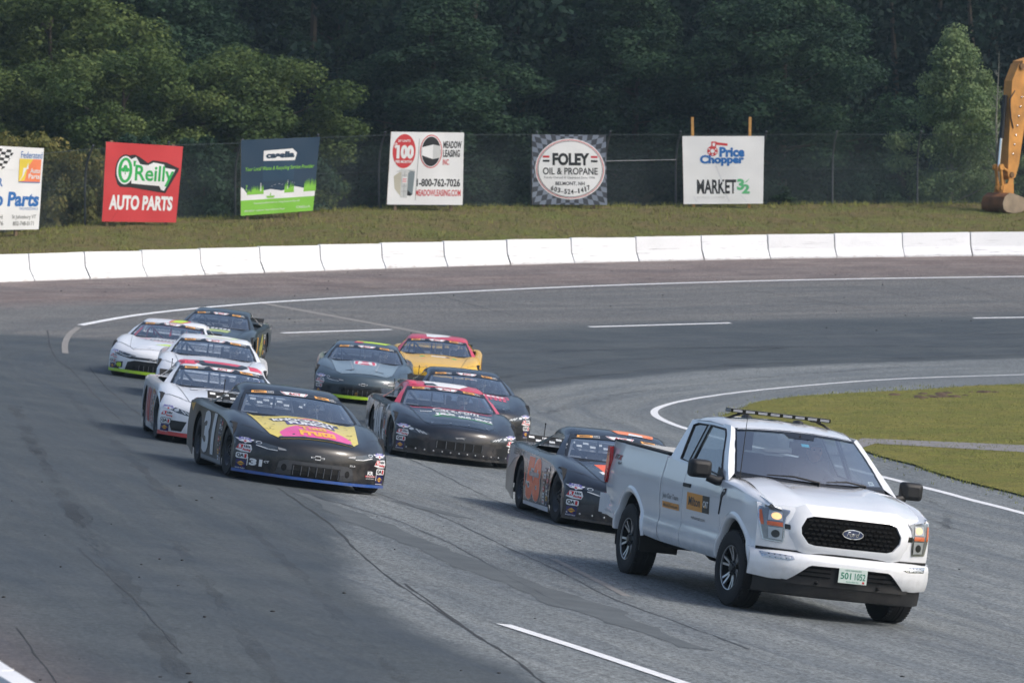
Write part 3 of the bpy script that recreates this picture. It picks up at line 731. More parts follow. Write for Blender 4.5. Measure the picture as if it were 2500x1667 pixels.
def art_oreilly(D):
    A = Art(); D['logo'] = A
    A.poly([(18, 47), (22, 44), (36, 44), (37, 48), (72, 44), (72, 39), (82, 38), (97, 68), (97, 71), (81, 73), (80, 78), (62, 80), (56, 76), (45, 83), (38, 86), (24, 83), (15, 70), (14, 58)], BLK, 1)
    A.ell(27, 65.5, 13, 20, BLK, 1); A.ell(27, 65.5, 11.3, 18, WHI, 2)
    A.poly([(36, 49), (73, 47), (76, 42), (80, 41), (92, 68), (92, 69), (78, 71), (77, 75), (63, 77), (56, 73), (46, 74), (40, 83), (34, 80)], WHI, 2)
    A.ell(27, 65.5, 9.3, 16, GRN, 3); A.ell(27, 65.5, 5.2, 12.5, WHI, 4)
    for cx, cy in ((24.2, 66), (29.6, 66), (27, 69.5)): A.ell(cx, cy, 2.6, 2.8, GRN, 5, 16)
    A.poly([(26.4, 66), (27.4, 66), (27.8, 60), (26.6, 60)], GRN, 5); A.poly([(37, 78), (40.5, 78), (39.5, 71), (37.5, 71)], GRN, 3)
    A.text('Reilly', 40, 46.5, 91, 73, GRN, 3, .02, .0)
    B = Art(); D['lettering'] = B; B.text('AUTO PARTS', 8, 15, 93, 34, WHI, 1, .045)
    B.poly([(12, 2), (20, 14), (20.6, 14), (13, 2)], ink('fold red', 178, 44, 50), 1)
def art_casella(D):
    A = Art(); D['logo'] = A; W = WHI
    A.poly([(29, 71), (70, 70), (72, 80), (66, 82), (66, 86), (29, 84.5)], W, 1); A.text('casella', 32, 74, 69, 82.5, NAVY, 2, .06)
    A.rect(29, 44, 70, 70, ink('navy panel', 22, 60, 86), 1)
    B = Art(); D['lettering'] = B
    B.text('Your Local Waste & Recycling Service Provider', 6, 57, 96, 63.5, LIME, 2, .012, .25)
    C = Art(); D['landscape'] = C
    C.rect(0, 0, 100, 20, LIME, 1); C.poly([(0, 20), (100, 20), (100, 33), (84, 32), (72, 35), (55, 30), (40, 33), (25, 31), (10, 27), (3, 36), (0, 38)], W, 1)
    rw = random.Random(3)
    for x0, x1, h in ((8, 20, 10), (14, 30, 14), (58, 70, 17), (84, 99.5, 19)):
        x = x0
        while x < x1: C.poly([(x, 27), (x + 1.6, 27), (x + .9, 27 + h * rw.uniform(.5, 1))], LIME, 2); x += .9
    C.poly([(34, 24), (46, 24), (44, 21), (36, 21)], LIME, 2); C.poly([(39, 24.5), (41, 24.5), (40, 29)], LIME, 2)
    C.poly([(26, 30), (27.6, 30), (27, 42), (26.5, 42)], W, 2); C.poly([(62, 30), (63, 30), (62.6, 44), (62.3, 44)], W, 2)
    for x, y in ((40, 36), (44, 38), (50, 39), (54, 38), (67, 40), (70, 39)): C.poly([(x, y), (x + 2.2, y + 1), (x + 1.6, y + .3)], W, 2)
    C.poly([(6, 33), (8.5, 33), (7.6, 36), (9, 39), (7, 40), (7.4, 36.5)], LIME, 2)
    B.text('Powering the Environment by Giving Resources New Life', 18, 13.5, 80, 16.5, W, 3); B.text('800-CASELLA   casella.com   Always Giving Smart People', 5, 4, 60, 7, W, 3); B.text('CASELLA', 76, 5, 95, 8, W, 3)
def art_meadow(D):
    A = Art(); D['logo'] = A
    A.ell(19, 73.5, 15.5, 23.5, RED, 1); A.text("20' UNITS", 10, 86, 27, 89.5, WHI, 2, .02); A.text('100', 9, 63, 32, 82, WHI, 2, .07); A.text('$', 5.5, 77, 9.5, 85, WHI, 2, .03); A.text('PER MONTH!', 8, 57, 30, 61, WHI, 2, .03)
    A.poly([(36.6, 6), (37.4, 6), (39.4, 91), (38.6, 91)], GRY, 1)
    A.ell(55.5, 73.5, 15.2, 23, RED, 1); A.ell(55.5, 73.5, 14, 21.6, WHI, 2); A.ell(55.5, 73.5, 13, 20.4, BLK, 3)
    A.poly([(43, 68), (43, 79), (58, 83), (58, 63)], WHI, 4); A.poly([(58, 63), (58, 83), (68, 81), (68, 65)], LGR, 4)
    C = Art(); D['container_picture'] = C
    C.poly([(7, 39), (17, 47), (17, 12), (9, 22)], BEI, 1); C.poly([(9, 45), (17, 49), (35, 48), (33, 44)], LGR, 1); C.poly([(17, 47), (26, 47), (26, 9), (17, 10)], LGR, 1); C.poly([(26, 47), (35, 46), (33, 14), (26, 20)], ink('slate', 120, 132, 138), 1); C.poly([(26, 20), (33, 14), (30, 12), (26, 13)], BLK, 2)
    for y in (18, 25, 32, 40): C.rect(18, y, 25, y + .6, GRY, 2)
    C.rect(21.2, 11, 21.8, 46, GRY, 2); C.rect(18.6, 29, 24.6, 38, WHI, 3)
    for y in (31, 33, 35): C.rect(19, y, 24, y + .8, PNK, 4)
    B = Art(); D['lettering'] = B
    B.text('MEADOW', 72, 78, 97, 88, BLK, 1, .03); B.text('LEASING', 72, 66, 95, 76, BLK, 1, .03); B.text('INC.', 72, 55, 81, 63, RED, 1, .02)
    B.text('1-800-762-7026', 38, 25, 96, 36, BLK, 1, .03); B.text('MEADOWLEASING.COM', 37, 12, 97, 21, RED, 1, .02)
def art_foley(D):
    A = Art(); D['checker_pattern'] = A
    def warp(u, v):
        dx, dy = u - 50, v - 50; r = math.hypot(dx, dy) / 70; k = .62 + .38 * r * r; return (min(100, max(0, 50 + dx * k * 1.0)), min(100, max(0, 50 + dy * k)))
    checker(A, -12, -12, 112, 112, 18, 18, ink('slate blue', 120, 130, 146), warp, 1)
    L = Art(); D['logo'] = L
    L.ell(51, 51, 47, 43.5, WHI, 2, 56); L.ell(51, 51, 45.6, 42, RED, 3, 56); L.ell(51, 51, 44.6, 41, WHI, 4, 56); L.ell(51, 51, 43.8, 40.2, BLK, 5, 56); L.ell(51, 51, 43, 39.4, WHI, 6, 56)
    B = Art(); D['lettering'] = B
    B.text('FOLEY', 27, 56, 77, 74, BLK, 7, .05); B.text('OIL & PROPANE', 14, 43, 88, 53, BLK, 7, .02)
    for x0, x1 in ((14, 23), (79, 88)): B.rect(x0, 67, x1, 70, RED, 7); B.rect(x0, 61, x1, 64, BLK, 7)
    B.text('Family Owned & Operated Since 1946', 16, 36.5, 84, 40.5, DGR, 7); B.text('BELMONT, NH', 31, 27, 70, 33, BLK, 7, .02)
    s = '603-524-1417'; n_ = len(s)
    for i, ch in enumerate(s):
        f = i / (n_ - 1) * 2 - 1; x = 51 + f * 25; y = 15.2 + 5.5 * f * f
        wd = .9 if ch == '1' else 1.9; B.text(ch, x - wd, y + (2 if ch == '-' else 0), x + wd, y + (3 if ch == '-' else 7), BLK, 7, .03, 0, f * 12)
def art_price(D):
    A = Art(); D['logo'] = A
    A.ell(36.5, 78, 6.5, 7.5, RED, 1, 20); A.ell(36.5, 78, 2.6, 3, WHI, 2, 14); A.poly([(35, 84), (41, 84), (41.5, 92), (35, 92)], RED, 1); A.poly([(36.6, 85), (39.6, 85), (39.8, 90), (36.6, 90)], WHI, 2)
    A.poly([(41, 87), (55, 85.5), (55, 89), (41, 91)], RED, 1)
    for k in range(5): t = R(150 + k * 60); A.ell(36.5 + 4.6 * math.cos(t), 78 + 5.3 * math.sin(t), 1, 1.2, WHI, 3, 10)
    A.text('Price', 45, 69, 76, 84, BLU, 2, .05); A.text('Chopper', 21, 56, 75.5, 72, BLU, 2, .05)
    B = Art(); D['lettering'] = B; B.text('MARKET', 17, 15, 66, 36, BLK, 1, .03); B.text('BY PRICE CHOPPER', 17, 8, 52, 11, LGR, 1)
    B.text('3', 67, 20, 76, 37, MINT, 1, .05); B.text('2', 73, 15, 83, 29, MINT, 2, .05); B.poly([(76, 31), (83, 38), (79, 32)], MINT, 1)
    F = Art(); D['fold_crease'] = F
    for P in ([(40, 56), (41.4, 56), (50, 30), (49, 30)], [(48, 24), (49, 24), (58, 4), (56.5, 4)], [(72, 12), (73, 12), (80, 3), (79, 3)], [(12, 12), (13, 12), (17, 3), (16, 3)]): F.poly(P, ink('crease white', 214, 216, 220), 1)
def art_federated(D):
    A = Art(); D['logo'] = A
    checker(A, 52, 74, 74, 98, 6, 7, BLK, lambda u, v: (u + (v - 74) * .16 + 0 * v, v - (u - 52) * .10), 1); A.poly([(66, 72), (80, 72), (80, 100), (77.5, 97), (69, 74)], WHI, 2)
    A.text('Federated', 82, 87, 99, 95, BLU, 2, .0)
    A.rect(81, 58, 98.5, 86, ORA, 2); A.poly([(81, 58), (86, 60), (88, 76), (92, 86), (81, 86)], YEL, 3)
    A.poly([(81.5, 58), (85, 66), (86.5, 73), (88.5, 74), (88, 82), (87, 75), (84.5, 75), (84, 66)], WHI, 4); A.text('Auto', 90, 69, 98, 75, WHI, 4, .02); A.text('Parts', 89, 62, 98, 68, WHI, 4, .02); A.rect(81, 57.2, 98.5, 58.2, BLU, 3)
    B = Art(); D['lettering'] = B
    B.text('R', 64, 52, 68.5, 62, BLU, 1, .02); B.text('Auto Parts', 42, 28, 98.5, 46, BLU, 1, .04, .1); B.text('PROFESSIONALS', 83, 24, 98, 27, BLU, 1)
    B.text('St Johnsbury VT', 77, 12, 97, 18, BLK, 1, .0); B.text('802-748-0171', 78, 5, 95.5, 10, BLK, 1); B.text('H', 66.5, 12.5, 69, 18, BLK, 1); B.text('76', 66, 5.5, 70, 10.5, BLK, 1)
bw = .0
sign('billboard', [(-190, 326), (100, 341), (88, 527), (-190, 531)], 153.8, .55, WHI, 'white auto parts billboard with checkered flag cut by the left picture edge', art_federated, M_POSTW)
sign('billboard', [(243, 326), (420, 337), (403, 511), (233, 509)], 158.2, .45, RED, 'red auto parts billboard with green and white lettering', art_oreilly, M_POSTW, .06, (.08, .88))
sign('billboard', [(553, 322), (734, 315), (718, 484), (552, 496)], 161.6, .40, NAVY, 'navy and lime billboard for waste and recycling', art_casella, M_POSTW, .0, (.1, .84))
sign('billboard', [(898, 303), (1065, 305), (1062, 471), (888, 470)], 165.2, .30, WHI, 'white leasing billboard with red circle and container picture', art_meadow, M_POSTW, .0, (.12, .86))
sign('billboard', [(1222, 309), (1391, 311), (1394, 471), (1222, 470)], 168.2, .20, DGR, 'black checkered billboard with white oval for oil and propane', art_foley, M_POSTW, .0, (.16, .83))
sign('billboard', [(1567, 313), (1755, 313), (1752, 468), (1570, 469)], 170.2, .15, WHI, 'white grocery billboard on two yellow posts with blue and black lettering', art_price, M_POSTN, .66, (.13, .83))

# ================================================================ EXCAVATOR at the right edge
M_EX = mat('excavator yellow', lin(188, 132, 60), .6, var=.34, vscale=2.2, bump=.1, bscale=20); M_EXD = mat('dirty bucket steel', lin(124, 82, 50), .8, .2, var=.45, vscale=2.5, bump=.3, bscale=15)
M_BLKM = mat('black steel', lin(28, 30, 34), .45, .3); M_CHR = mat('chrome rod', lin(225, 228, 232), .15, 1.0); M_PIN = mat('greasy pin steel', lin(120, 92, 62), .6, .5, var=.3, vscale=10)
M_BKT = mat('worn bucket side', lin(140, 126, 108), .6, .3, var=.3, vscale=3)
exc_base = Vector((17.15, 171.3, float(bank_z(np.array([17.15]), np.array([171.3]))[0])))
ex = tag(empty('excavator', Matrix.Translation(exc_base) @ Matrix.Rotation(R(40), 4, 'Z')), 'yellow excavator arm with its bucket resting on the bank at the right edge', 'excavator')
# local: x = along the arm plane towards the machine, y = across, z = up; bucket at the origin
def plate(P, y0, y1): mb = MB(); mb.prism([(x, y0, z) for x, z in P], (0, y1 - y0, 0)); return mb
stick = [(-.02, 1.25), (.10, 1.12), (.34, 1.18), (.52, 1.60), (.98, 3.9), (1.02, 4.55), (.72, 5.15), (.52, 5.15), (.18, 4.55), (.10, 3.6), (.02, 2.2)]
obj('stick', plate(stick, -.19, .19), M_EX, ex)
mb = MB(); mb.lathe([(0, -.26), (.11, -.26), (.11, .26), (0, .26)], (.62, 0, 5.05), (0, 1, 0), 16); mb.lathe([(0, -.24), (.10, -.24), (.10, .24), (0, .24)], (.16, 0, 1.28), (0, 1, 0), 16); obj('pivot_pin', mb, M_PIN, ex, smooth=40)
mb = MB(); mb.tube([(-.16, 0, 2.55), (.02, 0, 4.05)], .085, 14); cy = obj('bucket_cylinder', mb, M_BLKM, ex, smooth=50)
mb = MB(); mb.tube([(-.28, 0, 1.55), (-.16, 0, 2.55)], .048, 12); obj('piston_rod', mb, M_CHR, cy, smooth=50)
for y in (-.14, .14):
    mb = MB(); mb.tube([(-.30, y, 1.55), (-.02, y, 1.42), (.14, y, 1.30)], .055, 8); mb.lathe([(0, -.05), (.11, -.05), (.11, .05), (0, .05)], (-.30, y, 1.55), (0, 1, 0), 14); obj('linkage_arm', mb, M_EX, ex, smooth=50)
    mb = MB(); mb.tube([(-.30, y * .8, 1.5), (-.22, y * .8, .85)], .06, 8); mb.lathe([(0, -.05), (.10, -.05), (.10, .05), (0, .05)], (-.22, y * .8, .82), (0, 1, 0), 14); obj('linkage_arm', mb, M_EX, ex, smooth=50)
    mb = MB(); mb.prism([(-.30, y * 1.4, .55), (.28, y * 1.4, .62), (.24, y * 1.4, 1.28), (.10, y * 1.4, 1.32), (-.02, y * 1.4, .98), (-.22, y * 1.4, .92)], (0, .04, 0)); obj('bucket_ear', mb, M_EX, ex)
    mb = MB(); mb.tube([(.30, y * 1.45, 4.2), (.02, y * 1.6, 3.9), (.08, y * 1.6, 3.3), (.22, y * 1.45, 2.9)], .022, 7); obj('hose', mb, M_BLKM, ex, smooth=60)
for k in range(7):
    mb = MB(); mb.ball((.22 + .07 * k, -.20, 2.0 + .33 * k), .04, .03, .04, 7, 5); obj('grease_fitting', mb, M_CHR, ex, smooth=60)
bp = [(-.52, .52), (-.62, .30), (-.58, .10), (-.42, .0), (-.12, -.06), (.30, -.02), (.62, .12), (.78, .42), (.70, .44), (.40, .50), (-.05, .62), (-.30, .66)]
mb = MB(); n_ = len(bp); W_ = .52
rows = [[(x, y, z) for y in (-W_, W_)] for x, z in bp]; mb.grid(rows + rows[:1]); obj('bucket', mb, M_EXD, ex, smooth=50)
for y in (-W_ - .012, W_ - .012):
    mb = MB(); mb.prism([(x * .99, y, z) for x, z in bp], (0, .024, 0)); obj('bucket_side', mb, M_BKT, ex)
for k in range(5):
    y = -.44 + .22 * k; mb = MB(); mb.prism([(.66, y - .05, .10), (.98, y - .03, .30), (.98, y + .03, .30), (.66, y + .05, .10)], (-.06, 0, .08)); obj('bucket_tooth', mb, M_BKT, ex)
boom = [(.55, 4.95), (.66, 5.25), (3.2, 5.85), (4.6, 5.2), (7.0, 2.2), (6.6, 1.9), (4.2, 4.55), (3.1, 5.15)]
obj('boom', plate(boom, -.24, .24), M_EX, ex)
mb = MB(); mb.tube([(1.0, 0, 4.7), (2.2, 0, 5.75), (3.4, 0, 6.1)], .09, 12); obj('stick_cylinder', mb, M_BLKM, ex, smooth=50)
mb = MB(); mb.box(5.4, 9.4, -1.4, 1.4, 1.15, 2.5); mb.box(7.6, 9.6, -1.35, 1.35, 2.5, 2.9); obj('upper_body', mb, M_EX, ex)
mb = MB(); mb.box(5.3, 6.9, .45, 1.4, 2.5, 3.4); obj('cab', mb, M_BLKM, ex)
for y in (-1.2, 1.2):
    mb = MB(); P = [(7.3 + 1.9 * s * 1, 0, .45 + .45 * c) for s, c in ()]
    tr = [(5.6 + .42 * math.cos(t), .42 + .42 * math.sin(t)) for t in np.linspace(R(90), R(270), 9)] + [(9.2 + .42 * math.cos(t), .42 + .42 * math.sin(t)) for t in np.linspace(R(-90), R(90), 9)]
    mb.prism([(x, y - .3, z) for x, z in tr], (0, .6, 0)); obj('crawler_track', mb, M_BLKM, ex)
# ================================================================ TREES
def leaf_mat(name, cols, rough=.7):
    m, n, l, b = nodes_of(name)
    at = n.new('ShaderNodeAttribute'); at.attribute_name = 'tint'
    cr = n.new('ShaderNodeValToRGB'); cr.color_ramp.elements[0].color = (*cols[0], 1); cr.color_ramp.elements[1].color = (*cols[-1], 1)
    for k, c in enumerate(cols[1:-1]):
        e = cr.color_ramp.elements.new((k + 1) / (len(cols) - 1)); e.color = (*c, 1)
    l.new(at.outputs['Fac'], cr.inputs[0]); l.new(cr.outputs[0], b.inputs['Base Color'])
    b.inputs['Roughness'].default_value = rough; b.inputs['Specular IOR Level'].default_value = .18
    tr = n.new('ShaderNodeBsdfTranslucent'); l.new(cr.outputs[0], tr.inputs[0]); mx = n.new('ShaderNodeMixShader'); mx.inputs[0].default_value = .30
    out = n['Material Output']; l.new(b.outputs[0], mx.inputs[1]); l.new(tr.outputs[0], mx.inputs[2]); l.new(mx.outputs[0], out.inputs[0])
    return m
M_BARK = mat('bark', lin(74, 66, 56), .9, var=.3, vscale=3, bump=.6, bscale=12); M_BARKP = mat('pale aspen bark', lin(128, 128, 116), .85, var=.3, vscale=4)
LEAF = {'olive': leaf_mat('olive leaves', [lin(62, 82, 44), lin(80, 98, 52), lin(102, 116, 64)]),
        'mid': leaf_mat('mid green leaves', [lin(36, 58, 44), lin(46, 70, 50), lin(62, 86, 58)]),
        'dark': leaf_mat('dark green leaves', [lin(18, 36, 34), lin(26, 46, 40), lin(38, 62, 48)]),
        'pine': leaf_mat('pine needles', [lin(16, 34, 34), lin(24, 44, 40), lin(34, 56, 46)]),
        'aspen': leaf_mat('aspen leaves', [lin(92, 114, 78), lin(110, 130, 88), lin(132, 148, 102)]),
        'yellow': leaf_mat('yellowing leaves', [lin(82, 90, 48), lin(108, 108, 58), lin(134, 124, 70)])}
def crown_mesh(name, clumps, leaves, size, seed, m, up=.35, flat=1.0):
    """clumps = [(x,y,z,radius)]; leaf-sized faces spread through every clump, thinning outwards"""
    rs = np.random.RandomState(seed); cl = np.array(clumps); vol = cl[:, 3] ** 2; cnt = np.maximum(20, (leaves * vol / vol.sum()).astype(int))
    C_ = np.repeat(cl, cnt, axis=0); N = len(C_)
    d = rs.normal(size=(N, 3)); d /= np.linalg.norm(d, axis=1)[:, None]; rad = rs.rand(N) ** .42
    p = C_[:, :3] + d * (rad * C_[:, 3])[:, None] * np.array([1, 1, .72 * flat]); p += rs.normal(0, .05, (N, 3))
    nr = d * .8 + rs.normal(0, .55, (N, 3)); nr[:, 2] += up; nr /= np.linalg.norm(nr, axis=1)[:, None]
    a = np.cross(nr, rs.normal(size=(N, 3))); a /= np.linalg.norm(a, axis=1)[:, None]; b = np.cross(nr, a)
    s = size * rs.uniform(.55, 1.25, N); A = a * s[:, None]; B = b * (s * rs.uniform(.45, .8, N))[:, None]
    fold = nr * (s * .18)[:, None]
    V = np.stack([p - A, p + B + fold, p + A, p - B + fold], 1).reshape(-1, 3)
    F = (np.arange(N)[:, None] * 4 + np.arange(4)[None]).reshape(-1)
    me = bpy.data.meshes.new(name); me.vertices.add(len(V)); me.vertices.foreach_set('co', V.reshape(-1).astype(np.float32))
    me.loops.add(len(F)); me.loops.foreach_set('vertex_index', F.astype(np.int32)); me.polygons.add(N)
    me.polygons.foreach_set('loop_start', np.arange(N, dtype=np.int32) * 4); me.update(calc_edges=True)
    ct = np.repeat(rs.uniform(.15, .85, len(cl)), cnt); tint = np.clip(ct + rs.normal(0, .2, N), 0, 1)
    at = me.attributes.new('tint', 'FLOAT', 'FACE'); at.data.foreach_set('value', tint.astype(np.float32))
    me.materials.append(m); return me
def clump_crown(h0, h1, rx, n, seed, shape='round', cr=(.7, 1.25)):
    rr = random.Random(seed); out = []; ph = [rr.uniform(0, 6.28) for _ in range(4)]
    for k in range(n):
        t = (k + rr.random()) / n; z = h0 + (h1 - h0) * t
        if shape == 'round': w = math.sin(math.pi * (.12 + .80 * t)) ** .65
        elif shape == 'cone': w = (1 - t) ** .8 * .95 + .06
        elif shape == 'aspen': w = (math.sin(math.pi * (.20 + .74 * t ** .9)) ** 1.0) * (1 - .35 * t)
        else: w = .55 + .45 * math.sin(math.pi * t)
        a = k * 2.39996 + rr.uniform(-.5, .5); q = rr.random() ** .45
        lob = 1 + .22 * math.sin(3 * a + ph[0] + 4 * t) + .12 * math.sin(5 * a + ph[1])
        r = rx * w * q * lob; out.append((r * math.cos(a), r * math.sin(a), z + rr.uniform(-.4, .4), rr.uniform(*cr) * (1.0 if shape != 'cone' else .6 + .6 * (1 - t))))
    return out
def trunk_mesh(name, h, r, clumps, seed, m, limbs=14, lean=.3):
    rr = random.Random(seed); mb = MB(); P = []; x = y = 0
    for k in range(9):
        P.append((x, y, h * k / 8)); x += rr.uniform(-lean, lean) * h / 40; y += rr.uniform(-lean, lean) * h / 40
    mb.tube([(P[0][0], P[0][1], -1.2)] + P, [r * 1.35] + [r * (1.15 - .98 * k / 8) for k in range(9)], 9)
    for c in rr.sample(clumps, min(limbs, len(clumps))):
        z0 = max(h * .18, c[2] - rr.uniform(.5, 2.2)); k = min(7, int(z0 / h * 8)); f = z0 / h * 8 - k
        if k >= 8 or f > 1: continue
        b0 = Vector(P[k]).lerp(Vector(P[k + 1]), f); e = Vector(c[:3]); mid = b0.lerp(e, .55) + Vector((0, 0, -.15))
        mb.tube([b0, mid, e], [r * .34, r * .2, r * .05], 6)
    me = mb.mesh(name); finish(me, 60); me.materials.append(m); return me
KIND = {}
def tree_kind(key, leafm, h0, h1, rx, n, leaves, size, seed, shape='round', bark=None, tr=.2, cr=(.7, 1.25), limbs=14):
    cl = clump_crown(h0, h1, rx, n, seed, shape, cr)
    KIND[key] = (crown_mesh('crown', cl, leaves, size, seed + 1, LEAF[leafm]), trunk_mesh('trunk', h1 * .93, tr, cl, seed + 2, bark or M_BARK, limbs))
tree_kind('olive_a', 'olive', 1.5, 11.5, 4.6, 110, 68000, .095, 11, cr=(.6, 1.3))
tree_kind('olive_b', 'olive', 1.2, 9.5, 4.2, 95, 60000, .095, 23, cr=(.55, 1.2))
tree_kind('mid_a', 'mid', 2.0, 13.5, 4.6, 110, 60000, .105, 37, cr=(.7, 1.4))
tree_kind('mid_b', 'mid', 1.5, 15.0, 4.0, 110, 56000, .105, 41, 'aspen', cr=(.6, 1.3))
tree_kind('aspen', 'aspen', .6, 8.6, 2.5, 120, 30000, .075, 53, 'aspen', M_BARKP, .11, (.35, .75), 30)
tree_kind('bush_yellow', 'yellow', .2, 3.4, 2.3, 60, 13000, .10, 61, cr=(.4, .8), tr=.07)
tree_kind('bush_mid', 'mid', .2, 4.2, 2.0, 55, 12000, .11, 67, cr=(.4, .85), tr=.08)
tree_kind('sapling', 'mid', .1, 1.5, .55, 26, 2600, .07, 71, 'cone', cr=(.18, .32), tr=.02, limbs=6)
def gh(x, y):
    b_ = float(bank_z(np.array([x]), np.array([y]))[0]) if math.hypot(x - CC[0], y - CC[1]) < 71 else 2.4
    return max(2.0, b_) - .1
def tree(key, name, px, Y, sc, rot, label, cat='tree', group=None, top=None, z=None):
    """px = picture column of the stem, Y = distance; top = picture row of its top (sets the height)"""
    x = at_y(px, 300, Y).x; z = gh(x, Y) if z is None else z
    me_c, me_t = KIND[key]
    if top is not None:
        zt = at_y(px, top, Y).z; hh = max(v.co.z for v in me_c.vertices); sz = (zt - z) / hh
    else: sz = sc
    t = tag(empty(name, Matrix.Translation((x, Y, z)) @ Matrix.Rotation(R(rot), 4, 'Z') @ Matrix.Diagonal((sc, sc, sz, 1))), label, cat, group)
    inst('crown', me_c, t); inst('trunk', me_t, t); return t
G1 = 'lit trees behind the fence'
tree('olive_a', 'broadleaf_tree', 120, 193, 1.15, 20, 'tall olive green tree at the upper left corner', group=G1, top=-60)
tree('olive_b', 'broadleaf_tree', 285, 186, .92, 140, 'round bright olive tree above the red billboard', group=G1, top=95)
tree('olive_b', 'broadleaf_tree', 540, 189, 1.0, 250, 'round olive tree between the red and the navy billboards', group=G1, top=98)
tree('olive_a', 'broadleaf_tree', -60, 187, .9, 75, 'olive tree cut by the left picture edge', group=G1, top=130)
tree('mid_a', 'broadleaf_tree', 330, 207, 1.15, 300, 'darker green tree rising behind the round olive trees', group=G1, top=-90)
tree('mid_b', 'broadleaf_tree', 560, 214, 1.2, 10, 'tall green tree reaching the top edge above the navy billboard', group=G1, top=-120)
tree('mid_a', 'broadleaf_tree', 760, 216, 1.1, 190, 'shaded green tree right of the tall one above the navy billboard', group=G1, top=-60)
tree('mid_b', 'broadleaf_tree', 1010, 204, 1.15, 80, 'broad grey green tree above the leasing billboard', group=G1, top=-40)
tree('mid_a', 'broadleaf_tree', 1200, 215, 1.1, 60, 'dark tree above the gap between the leasing and oil billboards', group=G1, top=-80)
tree('mid_b', 'broadleaf_tree', 1450, 208, 1.0, 220, 'dark tree with pale limbs right of the oval billboard', group=G1, top=-60)
tree('mid_a', 'broadleaf_tree', 1790, 205, 1.05, 160, 'soft dark tree above the right side of the grocery billboard', group=G1, top=-50)
tree('aspen', 'aspen_tree', 2192, 181, .86, 30, 'slender light green aspen near the excavator', group=G1, top=52)
tree('aspen', 'aspen_tree', 2255, 184, .7, 200, 'smaller aspen half hidden right of the slender one', group=G1, top=150)
tree('bush_yellow', 'bush', 70, 170, .95, 0, 'yellow olive bush behind the white auto parts billboard', 'bush', 'bushes behind the fence', top=290)
tree('bush_yellow', 'bush', 165, 168, .75, 90, 'yellow olive bush left of the red billboard', 'bush', 'bushes behind the fence', top=330)
tree('bush_mid', 'bush', 470, 171, .85, 40, 'green bush right of the red billboard', 'bush', 'bushes behind the fence', top=305)
tree('bush_mid', 'bush', 660, 176, .8, 130, 'green bush behind the navy billboard', 'bush', 'bushes behind the fence', top=310)
tree('bush_mid', 'bush', 300, 173, .9, 220, 'green bush behind the red billboard', 'bush', 'bushes behind the fence', top=300)
tree('sapling', 'sapling', 1795, 172.4, 1.0, 0, 'small green sapling right of the grocery billboard', 'sapling', 'saplings by the fence', top=425)
tree('sapling', 'sapling', 1770, 172.6, .8, 120, 'smaller sapling against the right edge of the grocery billboard', 'sapling', 'saplings by the fence', top=440)
tree('bush_mid', 'bush', 2010, 181, .7, 60, 'dim green bush between the two bare fence posts', 'bush', 'bushes behind the fence', top=390)
# bare dead tree beside the excavator
dx = at_y(2291, 300, 178); rr = random.Random(8); mb = MB(); z0 = gh(dx.x, 178); H_ = at_y(2291, 118, 178).z - z0
P = [(0 + .05 * math.sin(k), 0, H_ * k / 8) for k in range(9)]; mb.tube([(0, 0, -.8)] + P, [.08] + [.07 - .0078 * k for k in range(9)], 7)
dt = tag(empty('dead_tree', Matrix.Translation((dx.x, 178, z0))), 'thin bare dead tree between the aspen and the excavator arm', 'tree', 'trees behind the fence')
obj('trunk', mb, M_BARKP, dt, smooth=50)
for k in range(24):
    z = H_ * rr.uniform(.2, .95); a = rr.uniform(0, 6.28); L = rr.uniform(.4, 1.3) * (1.15 - z / H_); mb = MB()
    e = Vector((L * math.cos(a), L * math.sin(a) * .6, z + L * rr.uniform(.5, 1.1))); s = Vector((0, 0, z)); q = s.lerp(e, .5) + Vector((0, 0, -.08))
    mb.tube([s, q, e], [.02, .013, .005], 5)
    if rr.random() < .7: f = q + Vector((rr.uniform(-.3, .3), rr.uniform(-.2, .2), rr.uniform(.2, .5))); mb.tube([q, f], [.01, .003], 4)
    obj('branch', mb, M_BARKP, dt)
# the dark wood on the hillside behind: one mass
def wood(name, spots, leafm, h1, rx, leaves, size, seed, label, shape='round'):
    base = clump_crown(2.0, h1, rx, 60, seed, shape, (.9, 1.7)); allc = []; rr = random.Random(seed); tk = MB()
    for x, y, s in spots:
        z = float(np.interp(y - 14 * math.exp(-((x - 10) / 60) ** 2) + 10, hy, hz)) - .5; r = rr.uniform(0, 6.28); c, q = math.cos(r), math.sin(r)
        for cx, cy, cz, cr_ in base: allc.append((x + s * (cx * c - cy * q), y + s * (cx * q + cy * c), z + s * cz, cr_ * s * rr.uniform(.8, 1.2)))
        tk.tube([(x, y, z - .5), (x + rr.uniform(-.4, .4), y, z + h1 * s * .5), (x + rr.uniform(-.7, .7), y, z + h1 * s * .9)], [.24 * s, .16 * s, .05], 6)
    me = crown_mesh(name, allc, leaves, size, seed + 1, LEAF[leafm]); o = bpy.data.objects.new(name, me); COL.objects.link(o); tag(o, label, 'wood', kind='stuff')
    obj('trunk_thicket', tk, M_BARK, o); o.children[0]['kind'] = 'stuff'
rr = random.Random(77); S1 = []; S2 = []
for row, (Y, gap, s) in enumerate(((212, 5.0, 1.0), (222, 5.6, 1.1), (234, 6.0, 1.15), (248, 6.5, 1.2), (264, 7.0, 1.25))):
    x = -46 - row * 2
    while x < 52 + row * 3:
        (S1 if rr.random() < .62 else S2).append((x + rr.uniform(-1.4, 1.4), Y + rr.uniform(-3, 3), s * rr.uniform(.8, 1.15))); x += gap * rr.uniform(.75, 1.2)
wood('dark_wood', S1, 'dark', 14, 4.2, 330000, .21, 101, 'dark broadleaf wood covering the hillside behind the fence')
